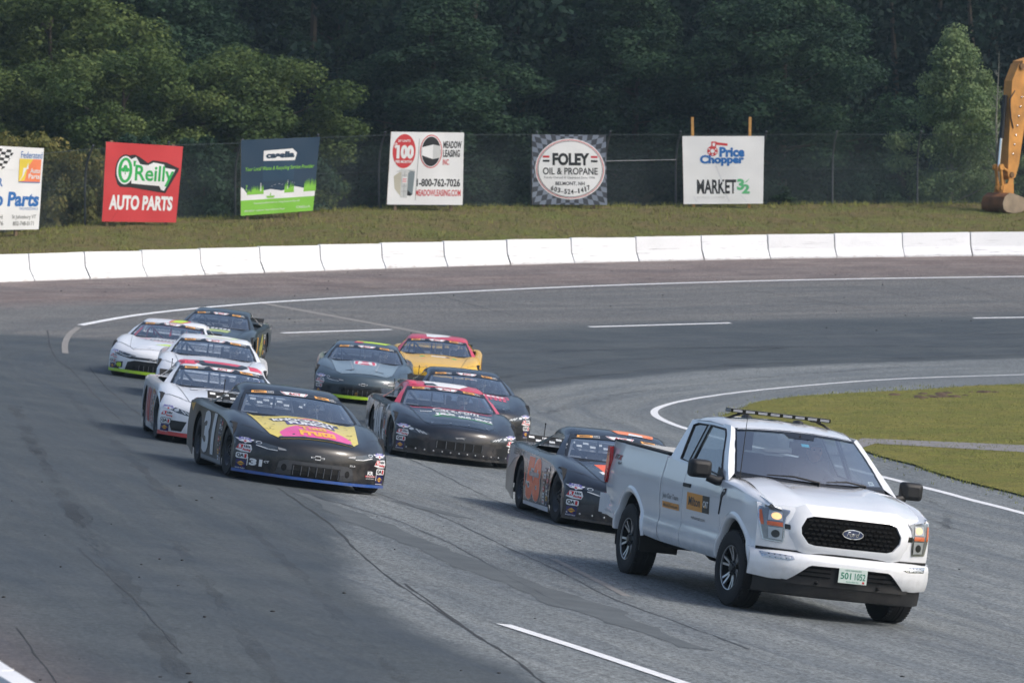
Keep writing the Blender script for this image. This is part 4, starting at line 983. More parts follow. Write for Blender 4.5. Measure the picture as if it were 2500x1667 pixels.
wood('dark_pine_wood', S2, 'pine', 16, 3.4, 190000, .19, 131, 'dark pines standing among the hillside wood', 'cone')
# ================================================================ LATE-MODEL RACE CARS  (local: x forward from the front axle, y left, z up)
M_TYRE = mat('tyre rubber', lin(34, 34, 36), .85, var=.25, vscale=9); M_RIM = mat('dark steel rim', lin(58, 60, 64), .45, .6); M_BLACK = mat('matt black', lin(18, 19, 21), .75); M_INT = mat('cabin aluminium sheet', lin(176, 180, 186), .5, .2, var=.2, vscale=5)
M_BAR = mat('roll bar grey', lin(92, 96, 102), .5); M_SEAT = mat('seat black', lin(26, 27, 30), .8); M_WIN = glass('race windscreen', (.88, .92, .95), 6.0); M_LEX = glass('lexan', (.86, .90, .92), 1.2); M_BOLT = mat('bolt steel', lin(190, 192, 196), .3, .9); M_SILV = mat('silver trim', lin(190, 194, 200), .3, .7); M_LAMP = mat('lamp decal dark', lin(74, 82, 90), .2, 0, .5); M_LAMPW = mat('lamp decal white', lin(206, 212, 218), .2, 0, .5); M_MESHG = mat('grille mesh', lin(14, 15, 17), .8)
def grime(m, z0, z1, amt, col=(132, 124, 116)):
    """road dust thrown up on the lower bodywork"""
    n = m.node_tree.nodes; l = m.node_tree.links; b = n['Principled BSDF']; src = b.inputs['Base Color'].links[0].from_socket if b.inputs['Base Color'].links else None
    tc = n.new('ShaderNodeTexCoord'); sx = n.new('ShaderNodeSeparateXYZ'); l.new(tc.outputs['Object'], sx.inputs[0])
    k = n_noise(n, l, tc.outputs['Object'], 3.5, 6, .7, .35, .7); f = n_math(n, l, 'MULTIPLY', n_math(n, l, 'MULTIPLY', n_range(n, l, sx.outputs[2], z1, z0), k), amt)
    base = src if src is not None else tuple(b.inputs['Base Color'].default_value)[:3]
    l.new(n_mix(n, l, f, base, lin(*col)), b.inputs['Base Color']); return m
def paint(name, r, g_, b_, rough=.32, metal=.0, coat=.8, var=.05):
    new = 'paint ' + name not in MATS; m = mat('paint ' + name, lin(r, g_, b_), rough, metal, coat * .8, .5, .13, var, 1.6)
    return grime(m, .10, .62, .42) if new else m
def vinyl(name, r, g_, b_): return mat('vinyl ' + name, lin(r, g_, b_), .4, 0, .25)
vW = vinyl('white', 226, 228, 230); vB = vinyl('black', 20, 21, 24); vR = vinyl('red', 196, 34, 40); vO = vinyl('amber', 238, 172, 84); vN = vinyl('navy', 34, 36, 96); vY = vinyl('gold', 232, 176, 60); vP = vinyl('purple', 92, 78, 170); vG = vinyl('grass green', 60, 176, 82); vS = vinyl('silver', 150, 152, 156); vLG = vinyl('lime', 190, 224, 40); vOR = vinyl('orange', 250, 100, 32); vPK = vinyl('magenta', 222, 84, 150); vBG = vinyl('bronze grey', 84, 78, 74); vDK = vinyl('smoke', 52, 52, 56); vPKR = vinyl('pink red', 214, 64, 92)

PROF = [(1.06, .118), (1.10, .14), (1.125, .22), (1.13, .36), (1.12, .465), (1.09, .535), (1.02, .588), (.86, .628), (.58, .680), (.25, .728), (0, .760), (-.35, .798), (-.60, .820), (-.78, .832), (-1.1, .842), (-1.6, .846), (-2.1, .854), (-2.6, .868), (-3.0, .878), (-3.2, .882), (-3.5, .886), (-3.82, .886), (-3.90, .85), (-3.92, .65), (-3.86, .30)]
FRC = [0, .2, .36, .5, .62, .74, .86, .94, .975, 1.0]
def sstep(t): t = min(max(t, 0), 1); return t * t * (3 - 2 * t)
def body_pt(x, z, f, bulge=0.0):
    a = abs(f); W = .985 + .015 * sstep((.6 - x) / .6) - .03 * sstep((-2.9 - x) / 1.0)
    k = .60 * sstep((x + .55) / 1.65); xx = x - k * a ** 2.4
    if x <= -3.8: xx = x + .10 * a ** 3
    hood = sstep((x + 1.2) / .4) * sstep((1.02 - x) / .45)
    dz = 0.0
    if z > .61 or x < -.5:
        dz += hood * float(np.interp(a, FRC, [.022 + bulge, .022 + bulge * .9, .012, 0, -.006, .020, .026, .002, -.030, -.080]))
        dz += (1 - hood) * float(np.interp(a, FRC, [0, 0, 0, 0, 0, 0, .0, -.008, -.028, -.065])) * (1 if x > -3.85 else .3)
    else: dz -= .045 * a ** 4 * (z > .4) + .02 * a ** 3 * (z > .5)
    return (xx, W * f, z + dz)
def ztop_at(x):
    E = [body_pt(px, pz, 1.0) for px, pz in PROF[5:22]]; E.sort(); return float(np.interp(x, [e[0] for e in E], [e[2] for e in E]))
AX = ((0.0, .385), (-2.67, .395)); AZ = .335
def side_cols():
    xs = list(np.linspace(-3.82, .49, 62))
    for xa, r in AX: xs = [x for x in xs if abs(x - xa) > r + .03]; xs += [xa + r * math.sin(t) for t in np.linspace(-math.pi / 2, math.pi / 2, 21)] + [xa - r - .002, xa + r + .002]
    return sorted(xs)
def rocker(x): return .105 + .10 * sstep((-3.1 - x) / .7)
def zbot_at(x):
    for xa, r in AX:
        if abs(x - xa) <= r + 1e-6: return AZ + math.sqrt(max(0, r * r - (x - xa) ** 2))
    return rocker(x)
def side_y(x, z, zt):
    t = min(max((z - .1) / max(zt - .1, .05), 0), 1); e = body_pt(x if x < -.5 else min(x + .6 * sstep((x + .55) / 1.65), 1.1), .5, 1.0)[1]
    base = .985 + .015 * sstep((.1 - x) / .3) - .03 * sstep((-2.9 - x) / 1.0)
    if x > .3: base = .985 + .0 * x
    return base + .014 * math.sin(math.pi * t) - .022 * (1 - t) ** 2
def car_body(bulge=0.0):
    mb = MB(); fr = [-f for f in FRC[:0:-1]] + FRC
    rows = [[body_pt(x, z, f, bulge) for f in fr] for x, z in PROF]
    n = len(fr); V = [p for r in rows for p in r]; F = []
    for i in range(len(rows) - 1):
        for j in range(n - 1):
            if -3.05 < PROF[i][0] <= -.78 and PROF[i + 1][0] >= -3.0 and abs(fr[j]) <= .86 and abs(fr[j + 1]) <= .86: continue
            F.append((i * n + j, i * n + j + 1, (i + 1) * n + j + 1, (i + 1) * n + j))
    mb.add(V, F)
    for s in (-1, 1):
        C_ = []
        for x in side_cols():
            zt = ztop_at(x); zb = min(zbot_at(x), zt - .02)
            C_.append([(x, s * side_y(x, zb + (zt - zb) * k / 7, zt) if k < 7 else s * side_y(x, zt, zt), zb + (zt - zb) * k / 7) for k in range(8)])
        mb.grid(C_, flip=s > 0)
        # close the nose corner between the front face and the side panel
        fe = [body_pt(x, z, s * 1.0) for x, z in PROF[:7]]; c0 = C_[-1]; zz = [p[2] for p in fe]
        q = [(float(np.interp(p[2], zz, [e[0] for e in fe])), float(np.interp(p[2], zz, [e[1] for e in fe])), p[2]) for p in c0]
        mb.grid([c0, q], flip=s > 0)
    me = mb.mesh('body'); return me
WSB = lambda f: Vector((-.60 - .19 * f * f, .80 * f, .832)); WST = lambda f: Vector((-1.38 - .09 * f * f, .635 * f, 1.160 - .040 * f * f))
def ws_pt(f, t, lift=0.0):
    a, b_ = WSB(f), WST(f); p = a.lerp(b_, t); nrm = (WST(f) - WSB(f)).cross(Vector((0, -1, 0))).normalized(); nrm = nrm if nrm.z > 0 else -nrm
    return p + nrm * (.035 * math.sin(math.pi * t) * (1 - f * f * .6) + lift)
ROOFX = [(-1.36, 1.158), (-1.48, 1.195), (-1.70, 1.228), (-2.0, 1.236), (-2.2, 1.220), (-2.38, 1.178), (-2.46, 1.140)]
def roof_pt(x, zc, f, lift=0.0):
    a = abs(f); return Vector((x - (.09 * f * f if x > -1.6 else 0), (.655 + .01 * math.sin((x + 1.3) * -2)) * f, zc - .030 * f * f - .055 * max(0, (a - .82) / .18) ** 2 + lift))
RF = [-1, -.94, -.86, -.7, -.45, -.2, 0, .2, .45, .7, .86, .94, 1]
def roof_z(x): return float(np.interp(-x, [-a for a, _ in ROOFX], [b_ for _, b_ in ROOFX]))
def car_roof():
    mb = MB(); mb.grid([[roof_pt(x, z, f) for f in RF] for x, z in ROOFX], flip=False)
    for s in (-1, 1):
        # A-pillar, rail lip and sail panel
        a = [WSB(s), WSB(s).lerp(WST(s), .5) + Vector((0, s * .01, .01)), WST(s), roof_pt(-1.48, 1.195, s)]
        b_ = [Vector((-.98, s * .872, .850)), Vector((-1.22, s * .775, .995)), Vector((-1.52, s * .672, 1.10)), Vector((-1.66, s * .672, 1.118))]
        mb.grid([a, b_], flip=s > 0)
        r1 = [roof_pt(x, z, s) for x, z in ROOFX[1:]]; r2 = [Vector((p.x, p.y + s * .012, p.z - .045)) for p in r1]; mb.grid([r1, r2], flip=s > 0)
        top = [Vector((-2.02, s * .672, 1.120)), roof_pt(-2.2, 1.220, s) + Vector((0, s * .012, -.045)), roof_pt(-2.46, 1.140, s)]
        bot = [Vector((-2.50, s * .872, .862)), Vector((-2.8, s * .855, .872)), Vector((-3.14, s * .80, .884))]
        mid = [p.lerp(q, .5) + Vector((0, s * .004, -.012)) for p, q in zip(top, bot)]
        mb.grid([top, mid, bot], flip=s > 0)
    return mb.mesh('roof')
def rear_glass():
    mb = MB(); rows = []
    for t in (0, .33, .66, 1): rows.append([roof_pt(-2.46, 1.140, f).lerp(Vector((-3.12 + .06 * f * f, .78 * f, .888)), t) + Vector((0, 0, .012 * math.sin(math.pi * t))) for f in np.linspace(-.97, .97, 9)])
    mb.grid(rows); return mb
def wheel_mb():
    t = MB(); prof = [(.205, -.13), (.255, -.135), (.315, -.135), (.338, -.115), (.345, -.07), (.346, 0), (.345, .07), (.338, .115), (.315, .135), (.255, .135), (.205, .13)]
    t.lathe(prof, (0, 0, 0), (0, 1, 0), 30)
    r = MB(); r.lathe([(.207, -.13), (.19, -.115), (.165, -.06), (.10, -.07), (.085, -.10), (0, -.10)], (0, 0, 0), (0, 1, 0), 26)
    r.lathe([(.207, .13), (.19, .115), (.165, .06), (0, .05)], (0, 0, 0), (0, 1, 0), 26)
    for k in range(5):
        a = 2 * math.pi * k / 5; r.lathe([(0, -.125), (.012, -.125), (.014, -.095)], (.062 * math.cos(a), 0, .062 * math.sin(a)), (0, 1, 0), 6)
    return t, r
_t, _r = wheel_mb(); ME_TYRE = finish(_t.mesh('tyre'), 35); ME_TYRE.materials.append(M_TYRE); ME_RIM = finish(_r.mesh('rim'), 35); ME_RIM.materials.append(M_RIM)
M_TYW = mat('tyre lettering', lin(190, 190, 186), .8)

# ---- seated driver: one continuous figure grown over a joint skeleton, with a helmet
def skin_figure(name, joints, edges, mats, loc=(0, 0, 0)):
    me = bpy.data.meshes.new(name); me.from_pydata([j[0] for j in joints], edges, []); o = bpy.data.objects.new(name, me); COL.objects.link(o)
    md = o.modifiers.new('skin', 'SKIN'); sv = me.skin_vertices[0].data
    for i, j in enumerate(joints): r = j[1] if isinstance(j[1], tuple) else (j[1], j[1]); sv[i].radius = r; sv[i].use_root = (i == 0)
    ss = o.modifiers.new('sub', 'SUBSURF'); ss.levels = 2; ss.render_levels = 2
    dg = bpy.context.evaluated_depsgraph_get(); dg.update(); m2 = bpy.data.meshes.new_from_object(o.evaluated_get(dg)); bpy.data.objects.remove(o); bpy.data.meshes.remove(me)
    m2.name = name; m2.materials.clear()
    for m in mats: m2.materials.append(m)
    m2.polygons.foreach_set('use_smooth', [True] * len(m2.polygons)); return m2
M_SUIT = mat('driver suit', lin(52, 56, 66), .85, var=.2, vscale=6); M_SUITR = mat('driver suit red', lin(142, 44, 46), .85, var=.2, vscale=6); M_HELM = mat('helmet white', lin(214, 216, 220), .25, 0, .6); M_VIS = mat('visor', lin(24, 26, 32), .1, 0, .8); M_SKIN = mat('skin', lin(190, 142, 120), .6)
def seated(name, suit, hands=True, grip=((.52, -.17, .50), (.52, .17, .50))):
    """hip at the origin, facing +x"""
    J = [((0, 0, 0), (.15, .12)), ((-.04, 0, .18), (.15, .11)), ((-.07, 0, .36), (.17, .11)), ((-.07, 0, .47), (.12, .09)), ((-.05, 0, .56), .055), ((-.02, 0, .66), (.075, .085)), ((0, 0, .76), (.07, .08))]
    E = [(0, 1), (1, 2), (2, 3), (3, 4), (4, 5), (5, 6)]
    for s, g in ((-1, grip[0]), (1, grip[1])):
        b_ = len(J); el = (.20, s * .27, .26)
        J += [((-.06, s * .19, .45), .065), (el, .045), ((g[0] - .06, g[1], g[2]), .034), (tuple(g), .036)]; E += [(3, b_), (b_, b_ + 1), (b_ + 1, b_ + 2), (b_ + 2, b_ + 3)]
        k = len(J); J += [((.20, s * .10, .02), .085), ((.46, s * .12, .12), .065), ((.78, s * .12, .02), .05), ((.86, s * .12, .0), .04), ((.92, s * .12, .06), .03)]; E += [(0, k), (k, k + 1), (k + 1, k + 2), (k + 2, k + 3), (k + 3, k + 4)]
        # fingers closed over the wheel rim
        for q in range(4):
            f = len(J); J += [((g[0] + .035, g[1] + s * (.02 - .018 * q), g[2] + .03 - .018 * q), .010), ((g[0] + .055, g[1] + s * (.015 - .018 * q), g[2] + .005 - .018 * q), .009)]; E += [(b_ + 3, f), (f, f + 1)]
        f = len(J); J += [((g[0] - .01, g[1] - s * .035, g[2] + .03), .011), ((g[0] + .02, g[1] - s * .045, g[2] + .045), .009)]; E += [(b_ + 3, f), (f, f + 1)]
    return skin_figure(name, J, E, [suit])
ME_DRV = seated('body', M_SUIT); ME_DRVR = seated('body', M_SUITR)
mb = MB(); mb.ball((0, 0, .72), .145, .125, .15, 18, 12); ME_HELM = finish(mb.mesh('helmet'), 60); ME_HELM.materials.append(M_HELM)
mb = MB(); mb.grid([[(.151 * math.cos(t) * math.cos(e), .131 * math.sin(t) * math.cos(e), .72 + .155 * math.sin(e)) for t in np.linspace(-1.15, 1.15, 12)] for e in np.linspace(-.12, .42, 5)]); ME_VIS = finish(mb.mesh('visor'), 60); ME_VIS.materials.append(M_VIS)

# ---- stickers
def st_qa1(A, x, y, w, h, L=3):
    A.poly(rrect(x, y, x + w, y + h, min(w, h) * .25), vB, L); A.poly(rrect(x + w * .05, y + h * .07, x + w * .95, y + h * .93, min(w, h) * .22), vW, L + 1); A.text('QA', x + w * .12, y + h * .2, x + w * .66, y + h * .8, vB, L + 2, .05); A.text('1', x + w * .70, y + h * .2, x + w * .86, y + h * .8, vR, L + 2, .06)
def st_fuel(A, x, y, w, h, L=3):
    A.rect(x, y, x + w, y + h, vN, L); A.poly([(x + w * .1, y + h * .62), (x + w * .5, y + h * .38), (x + w * .9, y + h * .62), (x + w * .5, y + h * .86)], vY, L + 1); A.poly([(x + w * .2, y + h * .95), (x + w * .3, y + h * .97), (x + w * .75, y + h * .32), (x + w * .62, y + h * .30)], vR, L); A.text('SUNOCO', x + w * .16, y + h * .57, x + w * .84, y + h * .67, vN, L + 2, .03); A.text('RACE FUELS', x + w * .04, y + h * .1, x + w * .96, y + h * .22, vW, L + 2, .03)
def st_act(A, x, y, w, h, L=3):
    A.poly([(x, y + h * .2), (x + w * .2, y + h * .95), (x + w * .9, y + h), (x + w, y + h * .45), (x + w * .9, y), (x + w * .35, y)], vW, L); A.poly([(x + w * .04, y + h * .32), (x + w * .2, y + h * .9), (x + w * .48, y + h * .9), (x + w * .38, y + h * .35)], vR, L + 1); A.text('R', x + w * .2, y + h * .42, x + w * .38, y + h * .82, vW, L + 2, .05); A.bars(x + w * .50, y + h * .55, x + w * .90, y + h * .88, vB, L + 1, 4, 2); A.text('Racing', x + w * .42, y + h * .10, x + w * .92, y + h * .45, vR, L + 1, .05, .2)
def st_wing(A, x, y, w, h, L=3):
    A.poly([(x, y + h * .8), (x + w * .25, y + h * .75), (x + w * .3, y + h), (x + w * .7, y + h), (x + w * .75, y + h * .75), (x + w, y + h * .8), (x + w * .8, y + h * .3), (x + w * .6, y + h * .25), (x + w * .5, y), (x + w * .4, y + h * .25), (x + w * .2, y + h * .3)], vW, L); A.text('FIVE STAR', x + w * .18, y + h * .62, x + w * .82, y + h * .95, vP, L + 1, .04, .15)
    c = (x + w * .5, y + h * .38); A.poly([(c[0] + w * (.11 if k % 2 == 0 else .045) * math.sin(k * math.pi / 5), c[1] + h * (.22 if k % 2 == 0 else .09) * math.cos(k * math.pi / 5)) for k in range(10)], vR, L + 1)
    for q in (.10, .68): A.poly([(x + w * q, y + h * .58), (x + w * (q + .22), y + h * .55), (x + w * (q + .2), y + h * .46), (x + w * (q + .03), y + h * .5)], vP, L + 1)
def race_car(S):
    M = pose(S['x'], S['y'], S['yaw']); root = empty('race_car', M @ Matrix.Diagonal((1.0, 1.02, .985, 1)) @ Matrix.Scale(S.get('scale', 1.0), 4)); tag(root, S['label'], 'race car', 'race cars following the pickup')
    bm_ = car_body(S.get('bulge', 0.0)); finish(bm_, 32, weld=True)
    bvh = BVHTree.FromPolygons([v.co.copy() for v in bm_.vertices], [tuple(p.vertices) for p in bm_.polygons])
    body = obj('body', bm_, S['paint'], root)
    rf = car_roof(); finish(rf, 40, weld=True); roof = obj('roof', rf, S.get('roof', S['paint']), root)
    def ray(o, d, lift):
        h = bvh.ray_cast(Vector(o), Vector(d))
        if h[0] is None: return None
        nrm = h[1] if h[1].dot(Vector(d)) < 0 else -h[1]; return h[0] + nrm * lift
    f_nose = lambda u, v, l: ray((3, u, v), (-1, 0, 0), l); f_hood = lambda u, v, l: ray((-v, u, 3), (0, 0, -1), l)
    f_R = lambda u, v, l: ray((u, -3, v), (0, 1, 0), l); f_L = lambda u, v, l: ray((-u, 3, v), (0, -1, 0), l)
    # hood panel with its shut line
    hp = lambda e: [(-.46 - e, -.88 - e), (.46 + e, -.88 - e), (.57 + e, -.66), (.71 + e, .58 + e), (-.71 - e, .58 + e), (-.57 - e, -.66)]
    A = Art(); A.poly(hp(.008), vB, 1); A.poly(hp(0), S.get('hood', S['paint']), 2); ho = A.place('hood', f_hood, root, .09)
    ho.data.polygons.foreach_set('use_smooth', [True] * len(ho.data.polygons))
    A = Art()
    if 'hood_art' in S: S['hood_art'](A)
    for y in (-.44, -.15, .15, .44): A.ell(y, -.80, .022, .016, M_BOLT, 6, 10)
    for y in (-.5, .5): A.ell(y, .50, .022, .016, M_BOLT, 6, 10)
    place_split(A, 'hood_graphic', f_hood, ho, .06, .0022)
    # nose
    A = Art(); dk = S.get('nose_dark', M_LAMP)
    if S['nose'] == 'camaro':
        A.poly([(-.50, .165), (-.47, .315), (-.40, .345), (.40, .345), (.47, .315), (.50, .165), (.44, .15), (-.44, .15)], S.get('nose_panel', vDK), 1)
        for s in (-1, 1):
            A.ell(s * .405, .245, .033, .045, M_MESHG, 2, 16)
            A.poly([(s * .82, .545), (s * .76, .538), (s * .60, .512), (s * .40, .480), (s * .385, .458), (s * .50, .446), (s * .62, .452), (s * .74, .480)], M_LAMP, 1)
            A.poly([(s * .745, .484), (s * .61, .455), (s * .50, .451), (s * .50, .441), (s * .62, .445), (s * .75, .475)], vW, 2)
            A.poly([(s * .50, .490), (s * .41, .476), (s * .395, .460), (s * .49, .460)], vS, 2); A.ell(s * .715, .512, .034, .018, M_LAMPW, 3, 12); A.ell(s * .715, .512, .024, .011, M_LAMP, 4, 12)
            A.poly([(s * .66, .20), (s * .655, .325), (s * .80, .31), (s * .84, .185)], S.get('fog', vDK), 1)
        bow = [(-.085, .405), (-.09, .425), (-.035, .425), (-.035, .442), (.035, .442), (.035, .425), (.09, .425), (.085, .405), (.035, .405), (.035, .388), (-.035, .388), (-.035, .405)]
        A.poly(bow, vW, 2); A.poly([(x * .84, (y - .415) * .62 + .415) for x, y in bow], S.get('bow_in', vB), 3)
    else:
        A.poly([(-.50, .385), (-.42, .215), (.42, .215), (.50, .385)], S.get('nose_panel', vDK), 1)
        for s in (-1, 1):
            A.poly([(s * .86, .535), (s * .76, .528), (s * .50, .462), (s * .48, .432), (s * .60, .428), (s * .74, .452), (s * .84, .49)], M_LAMP, 1)
            for k in range(3): A.poly([(s * (.52 + .05 * k), .438 + .006 * k), (s * (.54 + .05 * k), .438 + .006 * k), (s * (.60 + .05 * k), .474 + .014 * k), (s * (.58 + .05 * k), .474 + .014 * k)], M_LAMPW, 2)
            A.ell(s * .755, .492, .034, .020, M_LAMPW, 3, 12)
            A.poly([(s * .66, .18), (s * .60, .335), (s * .86, .335), (s * .80, .18)], S.get('fog', vB), 1)
        A.poly([(-.07, .425), (-.09, .44), (-.03, .442), (.02, .452), (.06, .447), (.085, .452), (.05, .432), (.07, .418), (.03, .43), (-.03, .428), (-.06, .415)], vS, 3)
    place_split(A, 'headlight', f_nose, root, .06, .0022)
    # grille openings with bars between
    gz0, gz1, gw, nb = (.165, .285, .29, 6) if S['nose'] == 'camaro' else (.24, .36, .36, 5)
    A = Art(); A.poly([(-gw - .02, gz0 - .015), (gw + .02, gz0 - .015), (gw + .02, gz1 + .015), (-gw - .02, gz1 + .015)], vB, 2)
    for k in range(nb):
        y0 = -gw + 2 * gw * k / nb; A.rect(y0 + .008, gz0, y0 + 2 * gw / nb - .008, gz1, M_MESHG, 3)
    gr = A.place('grille', f_nose, root, .07, .0022)
    for k in range(nb + 1):
        y0 = -gw + 2 * gw * k / nb; p = f_nose(y0, gz0, .012); q = f_nose(y0, gz1, .012)
        if p and q: mbb = MB(); mbb.tube([p, q], .006, 5); obj('grille_bar', mbb, S.get('bar', M_BAR), gr)
    for s_ in (-1, 1):
        A = Art(); q = vinyl('seam', 10, 11, 12) if S['paint'] in (P_WHT, P_YEL) else vDK
        A.poly([(s_ * .955, -.13), (s_ * .57, -.655), (s_ * .563, -.640), (s_ * .955, -.112)], q, 1); A.place('panel_seam', f_hood, root, .06, .0022)
        A = Art(); A.rect(-.425 if s_ < 0 else .415, .12, -.415 if s_ < 0 else .425, .765, q, 3); A.rect(-2.245 if s_ < 0 else 2.235, .13, -2.235 if s_ < 0 else 2.245, .80, q, 3); place_split(A, 'panel_seam', f_R if s_ < 0 else f_L, root, .1, .0022)
    # stickers on the nose
    for s in (-1, 1):
        A = Art(); f = f_nose; k = S.get('stick', (.80, .955))
        x0 = -.965 if s < 0 else .835
        if not S.get('plain'):
            st_wing(A, (-.965 if s < 0 else .765), .475, .20, .075); st_act(A, -.965 if s < 0 else .785, .368, .18, .10); st_qa1(A, -.96 if s < 0 else .815, .272, .145, .088); st_fuel(A, -.945 if s < 0 else .835, .135, .11, .13)
        place_split(A, 'sticker', f, root, .05, .0022)
    if 'nose_art' in S:
        A = Art(); S['nose_art'](A); place_split(A, 'nose_graphic', f_nose, root, .05, .0022)
    # valance strip along the bottom of the nose
    mbb = MB(); fr = np.linspace(-1, 1, 25)
    r0 = [Vector(body_pt(1.10, .135, f)) for f in fr]; vh = S.get('vh', .0); lo = [p + Vector((.012, 0, -.035)) for p in r0]; hi = [p + Vector((.016, 0, .004 + vh)) for p in r0]; bk = [p + Vector((-.10, 0, -.035)) for p in r0]
    mbb.grid([bk, lo, hi], flip=True); obj('valance', mbb, S['valance'], root, smooth=40)
    if S.get('rivets'):
        mbb = MB()
        for k in range(15):
            f = -.95 + 1.9 * k / 14; p = Vector(body_pt(1.118, .185, f)); mbb.ball(p + Vector((.004, 0, 0)), .014, .014, .014, 7, 5)
        o = obj('rivet_row', mbb, M_BOLT, root, smooth=60); o['kind'] = 'stuff'
    # glass and banner
    mbb = MB(); mbb.grid([[ws_pt(f, t) for f in np.linspace(-1, 1, 15)] for t in np.linspace(0, 1, 7)]); ws = obj('windshield', mbb, M_WIN, root, smooth=60)
    obj('rear_window', rear_glass(), M_LEX, root, smooth=60)
    f_ws = lambda u, v, l: ws_pt(u, v, l + .003)
    A = Art(); A.rect(-1, .80, 1, 1.02, vB, 1); A.rect(-1, -.03, 1, .035, vB, 1); A.rect(-1, 0, -.955, 1, vB, 1); A.rect(.955, 0, 1, 1, vB, 1); A.place('windshield_banner', f_ws, ws, .12, .002)
    for s in (-1, 1):
        A = Art(); u = -.86 if s < 0 else .42; A.rect(u, .85, u + .30, .965, vO, 2); A.rect(u + .30, .85, u + .44, .965, vW, 2); A.rect(u + .307, .862, u + .433, .953, vB, 3)
        A.text('Milton', u + .05, .875, u + .25, .945, vB, 3, .03); A.text('CAT', u + .32, .88, u + .42, .935, vW, 4, .04); A.place('sponsor_sticker', f_ws, ws, .08, .002)
    A = Art(); A.poly([(-.30, .985), (-.20, .83), (.20, .83), (.30, .985)], vW, 2)
    for s in (-1, 1):
        A.poly([(s * .275, .985), (s * .26, .985), (s * .175, .83), (s * .19, .83)], vR, 3)
    A.text('ACT', -.13, .85, .13, .955, vR, 3, .04); A.poly([(-.12, .85), (-.085, .92), (-.06, .85)], vB, 4); A.place('series_banner', f_ws, ws, .08, .002)
    # roof graphics
    if 'roof_art' in S:
        A = Art(); S['roof_art'](A); A.place('roof_graphic', lambda u, v, l: roof_pt(-v, roof_z(-v), u, l + .003), roof, .12, .002)
    # side graphics
    for side, f in (('R', f_R), ('L', f_L)):
        if 'side_art' in S:
            A = Art(); S['side_art'](A, side); place_split(A, 'side_graphic', f, root, .10, .0022)
    # wheels, wells, chassis
    for xa in (0, -2.67):
        for s in (-1, 1):
            Mw = Matrix.Translation((xa, s * .845, .345)) @ (Matrix.Identity(4) if s < 0 else Matrix.Rotation(math.pi, 4, 'Z'))
            if xa == 0: Mw = Mw @ Matrix.Rotation(R(S.get('steer', 4)), 4, 'Z')
            w = inst('wheel', ME_TYRE, root, Mw); inst('rim', ME_RIM, w)
            mbb = MB(); r_ = .392; xr = [(xa + r_ * math.cos(t), AZ + r_ * math.sin(t)) for t in np.linspace(-.3, math.pi + .3, 15)]
            mbb.grid([[(x, s * .985, max(z, .15)) for x, z in xr], [(x, s * .55, max(z, .15)) for x, z in xr]]); mbb.poly([(x, s * .56, max(z, .12)) for x, z in xr]); obj('wheel_well', mbb, M_BLACK, root)
    mbb = MB(); mbb.box(-3.78, .55, -.54, .54, .10, .20); mbb.box(-3.8, -3.05, -.95, .95, .2, .24); obj('chassis', mbb, M_BLACK, root)
    mbb = MB(); mbb.box(-2.98, -.82, -.84, .84, .22, .25); mbb.box(-.86, -.82, -.84, .84, .25, .80)
    mbb.box(-3.02, -2.98, -.84, .84, .25, .80)
    for s in (-1, 1): mbb.box(-2.98, -.86, s * .85 - .015, s * .85 + .015, .25, .80)
    mbb.quad((-.82, -.84, .80), (-.82, .84, .80), (-1.16, .80, .83), (-1.16, -.80, .83)); obj('cabin_tub', mbb, M_INT, root)
    cg = S.get('cage', M_BAR); mbb = MB(); r_ = .021
    mbb.tube([(-2.15, -.66, .26), (-2.15, -.60, .95), (-2.15, -.50, 1.10), (-2.15, .50, 1.10), (-2.15, .60, .95), (-2.15, .66, .26)], r_, 7)
    for s in (-1, 1):
        mbb.tube([(-.95, s * .74, .50), (-.98, s * .72, .84), (-1.50, s * .58, 1.09), (-2.15, s * .52, 1.10)], r_, 7); mbb.tube([(-2.15, s * .52, 1.08), (-3.2, s * .48, .50)], r_, 7)
    mbb.tube([(-1.50, -.58, 1.09), (-1.50, .58, 1.09)], r_, 7); mbb.tube([(-2.15, -.55, 1.06), (-2.15, .20, .35)], r_, 7); mbb.tube([(-1.02, -.02, .82), (-1.47, -.02, 1.09)], .015, 6); mbb.tube([(-1.0, .30, .82), (-1.47, .30, 1.09)], .010, 6)
    mbb.tube([(-2.15, -.6, .72), (-2.15, .6, .72)], r_, 7); mbb.tube([(-2.15, -.12, 1.09), (-2.15, -.12, .72)], r_ * .8, 6); obj('roll_cage', mbb, cg, root, smooth=60)
    mbb = MB(); sy = .37
    mbb.prism([(-2.05, sy - .22, .28), (-1.55, sy - .22, .32), (-1.55, sy - .22, .42), (-1.95, sy - .22, .40), (-2.08, sy - .22, .95), (-2.16, sy - .22, .95)], (0, .44, 0))
    for s in (-1, 1): mbb.prism([(-2.16, sy + s * .20, .80), (-1.86, sy + s * .20, .84), (-1.86, sy + s * .20, 1.02), (-2.14, sy + s * .20, 1.04)], (0, s * .05, 0))
    obj('seat', mbb, M_SEAT, root)
    mbb = MB(); mbb.tube([(-1.46 + .06 * math.sin(t), sy + .16 * math.cos(t), .78 + .15 * math.sin(t)) for t in np.linspace(0, 2 * math.pi, 19)], .014, 6, cap=False); mbb.tube([(-1.46, sy - .15, .78), (-1.46, sy + .15, .78)], .012, 5); mbb.tube([(-1.46, sy, .78), (-1.15, sy, .72)], .016, 6); obj('steering_wheel', mbb, M_BLACK, root, smooth=60)
    for dy in (-.36, .0): 
        mbb = MB(); mbb.box(-1.02, -1.0, dy - .10, dy + .10, .84, .90); obj('gauge_panel', mbb, M_BLACK, root)
    # spoiler
    sp = S.get('spoiler', 'black'); mbb = MB(); m_sp = M_LEX if sp == 'clear' else M_BLACK
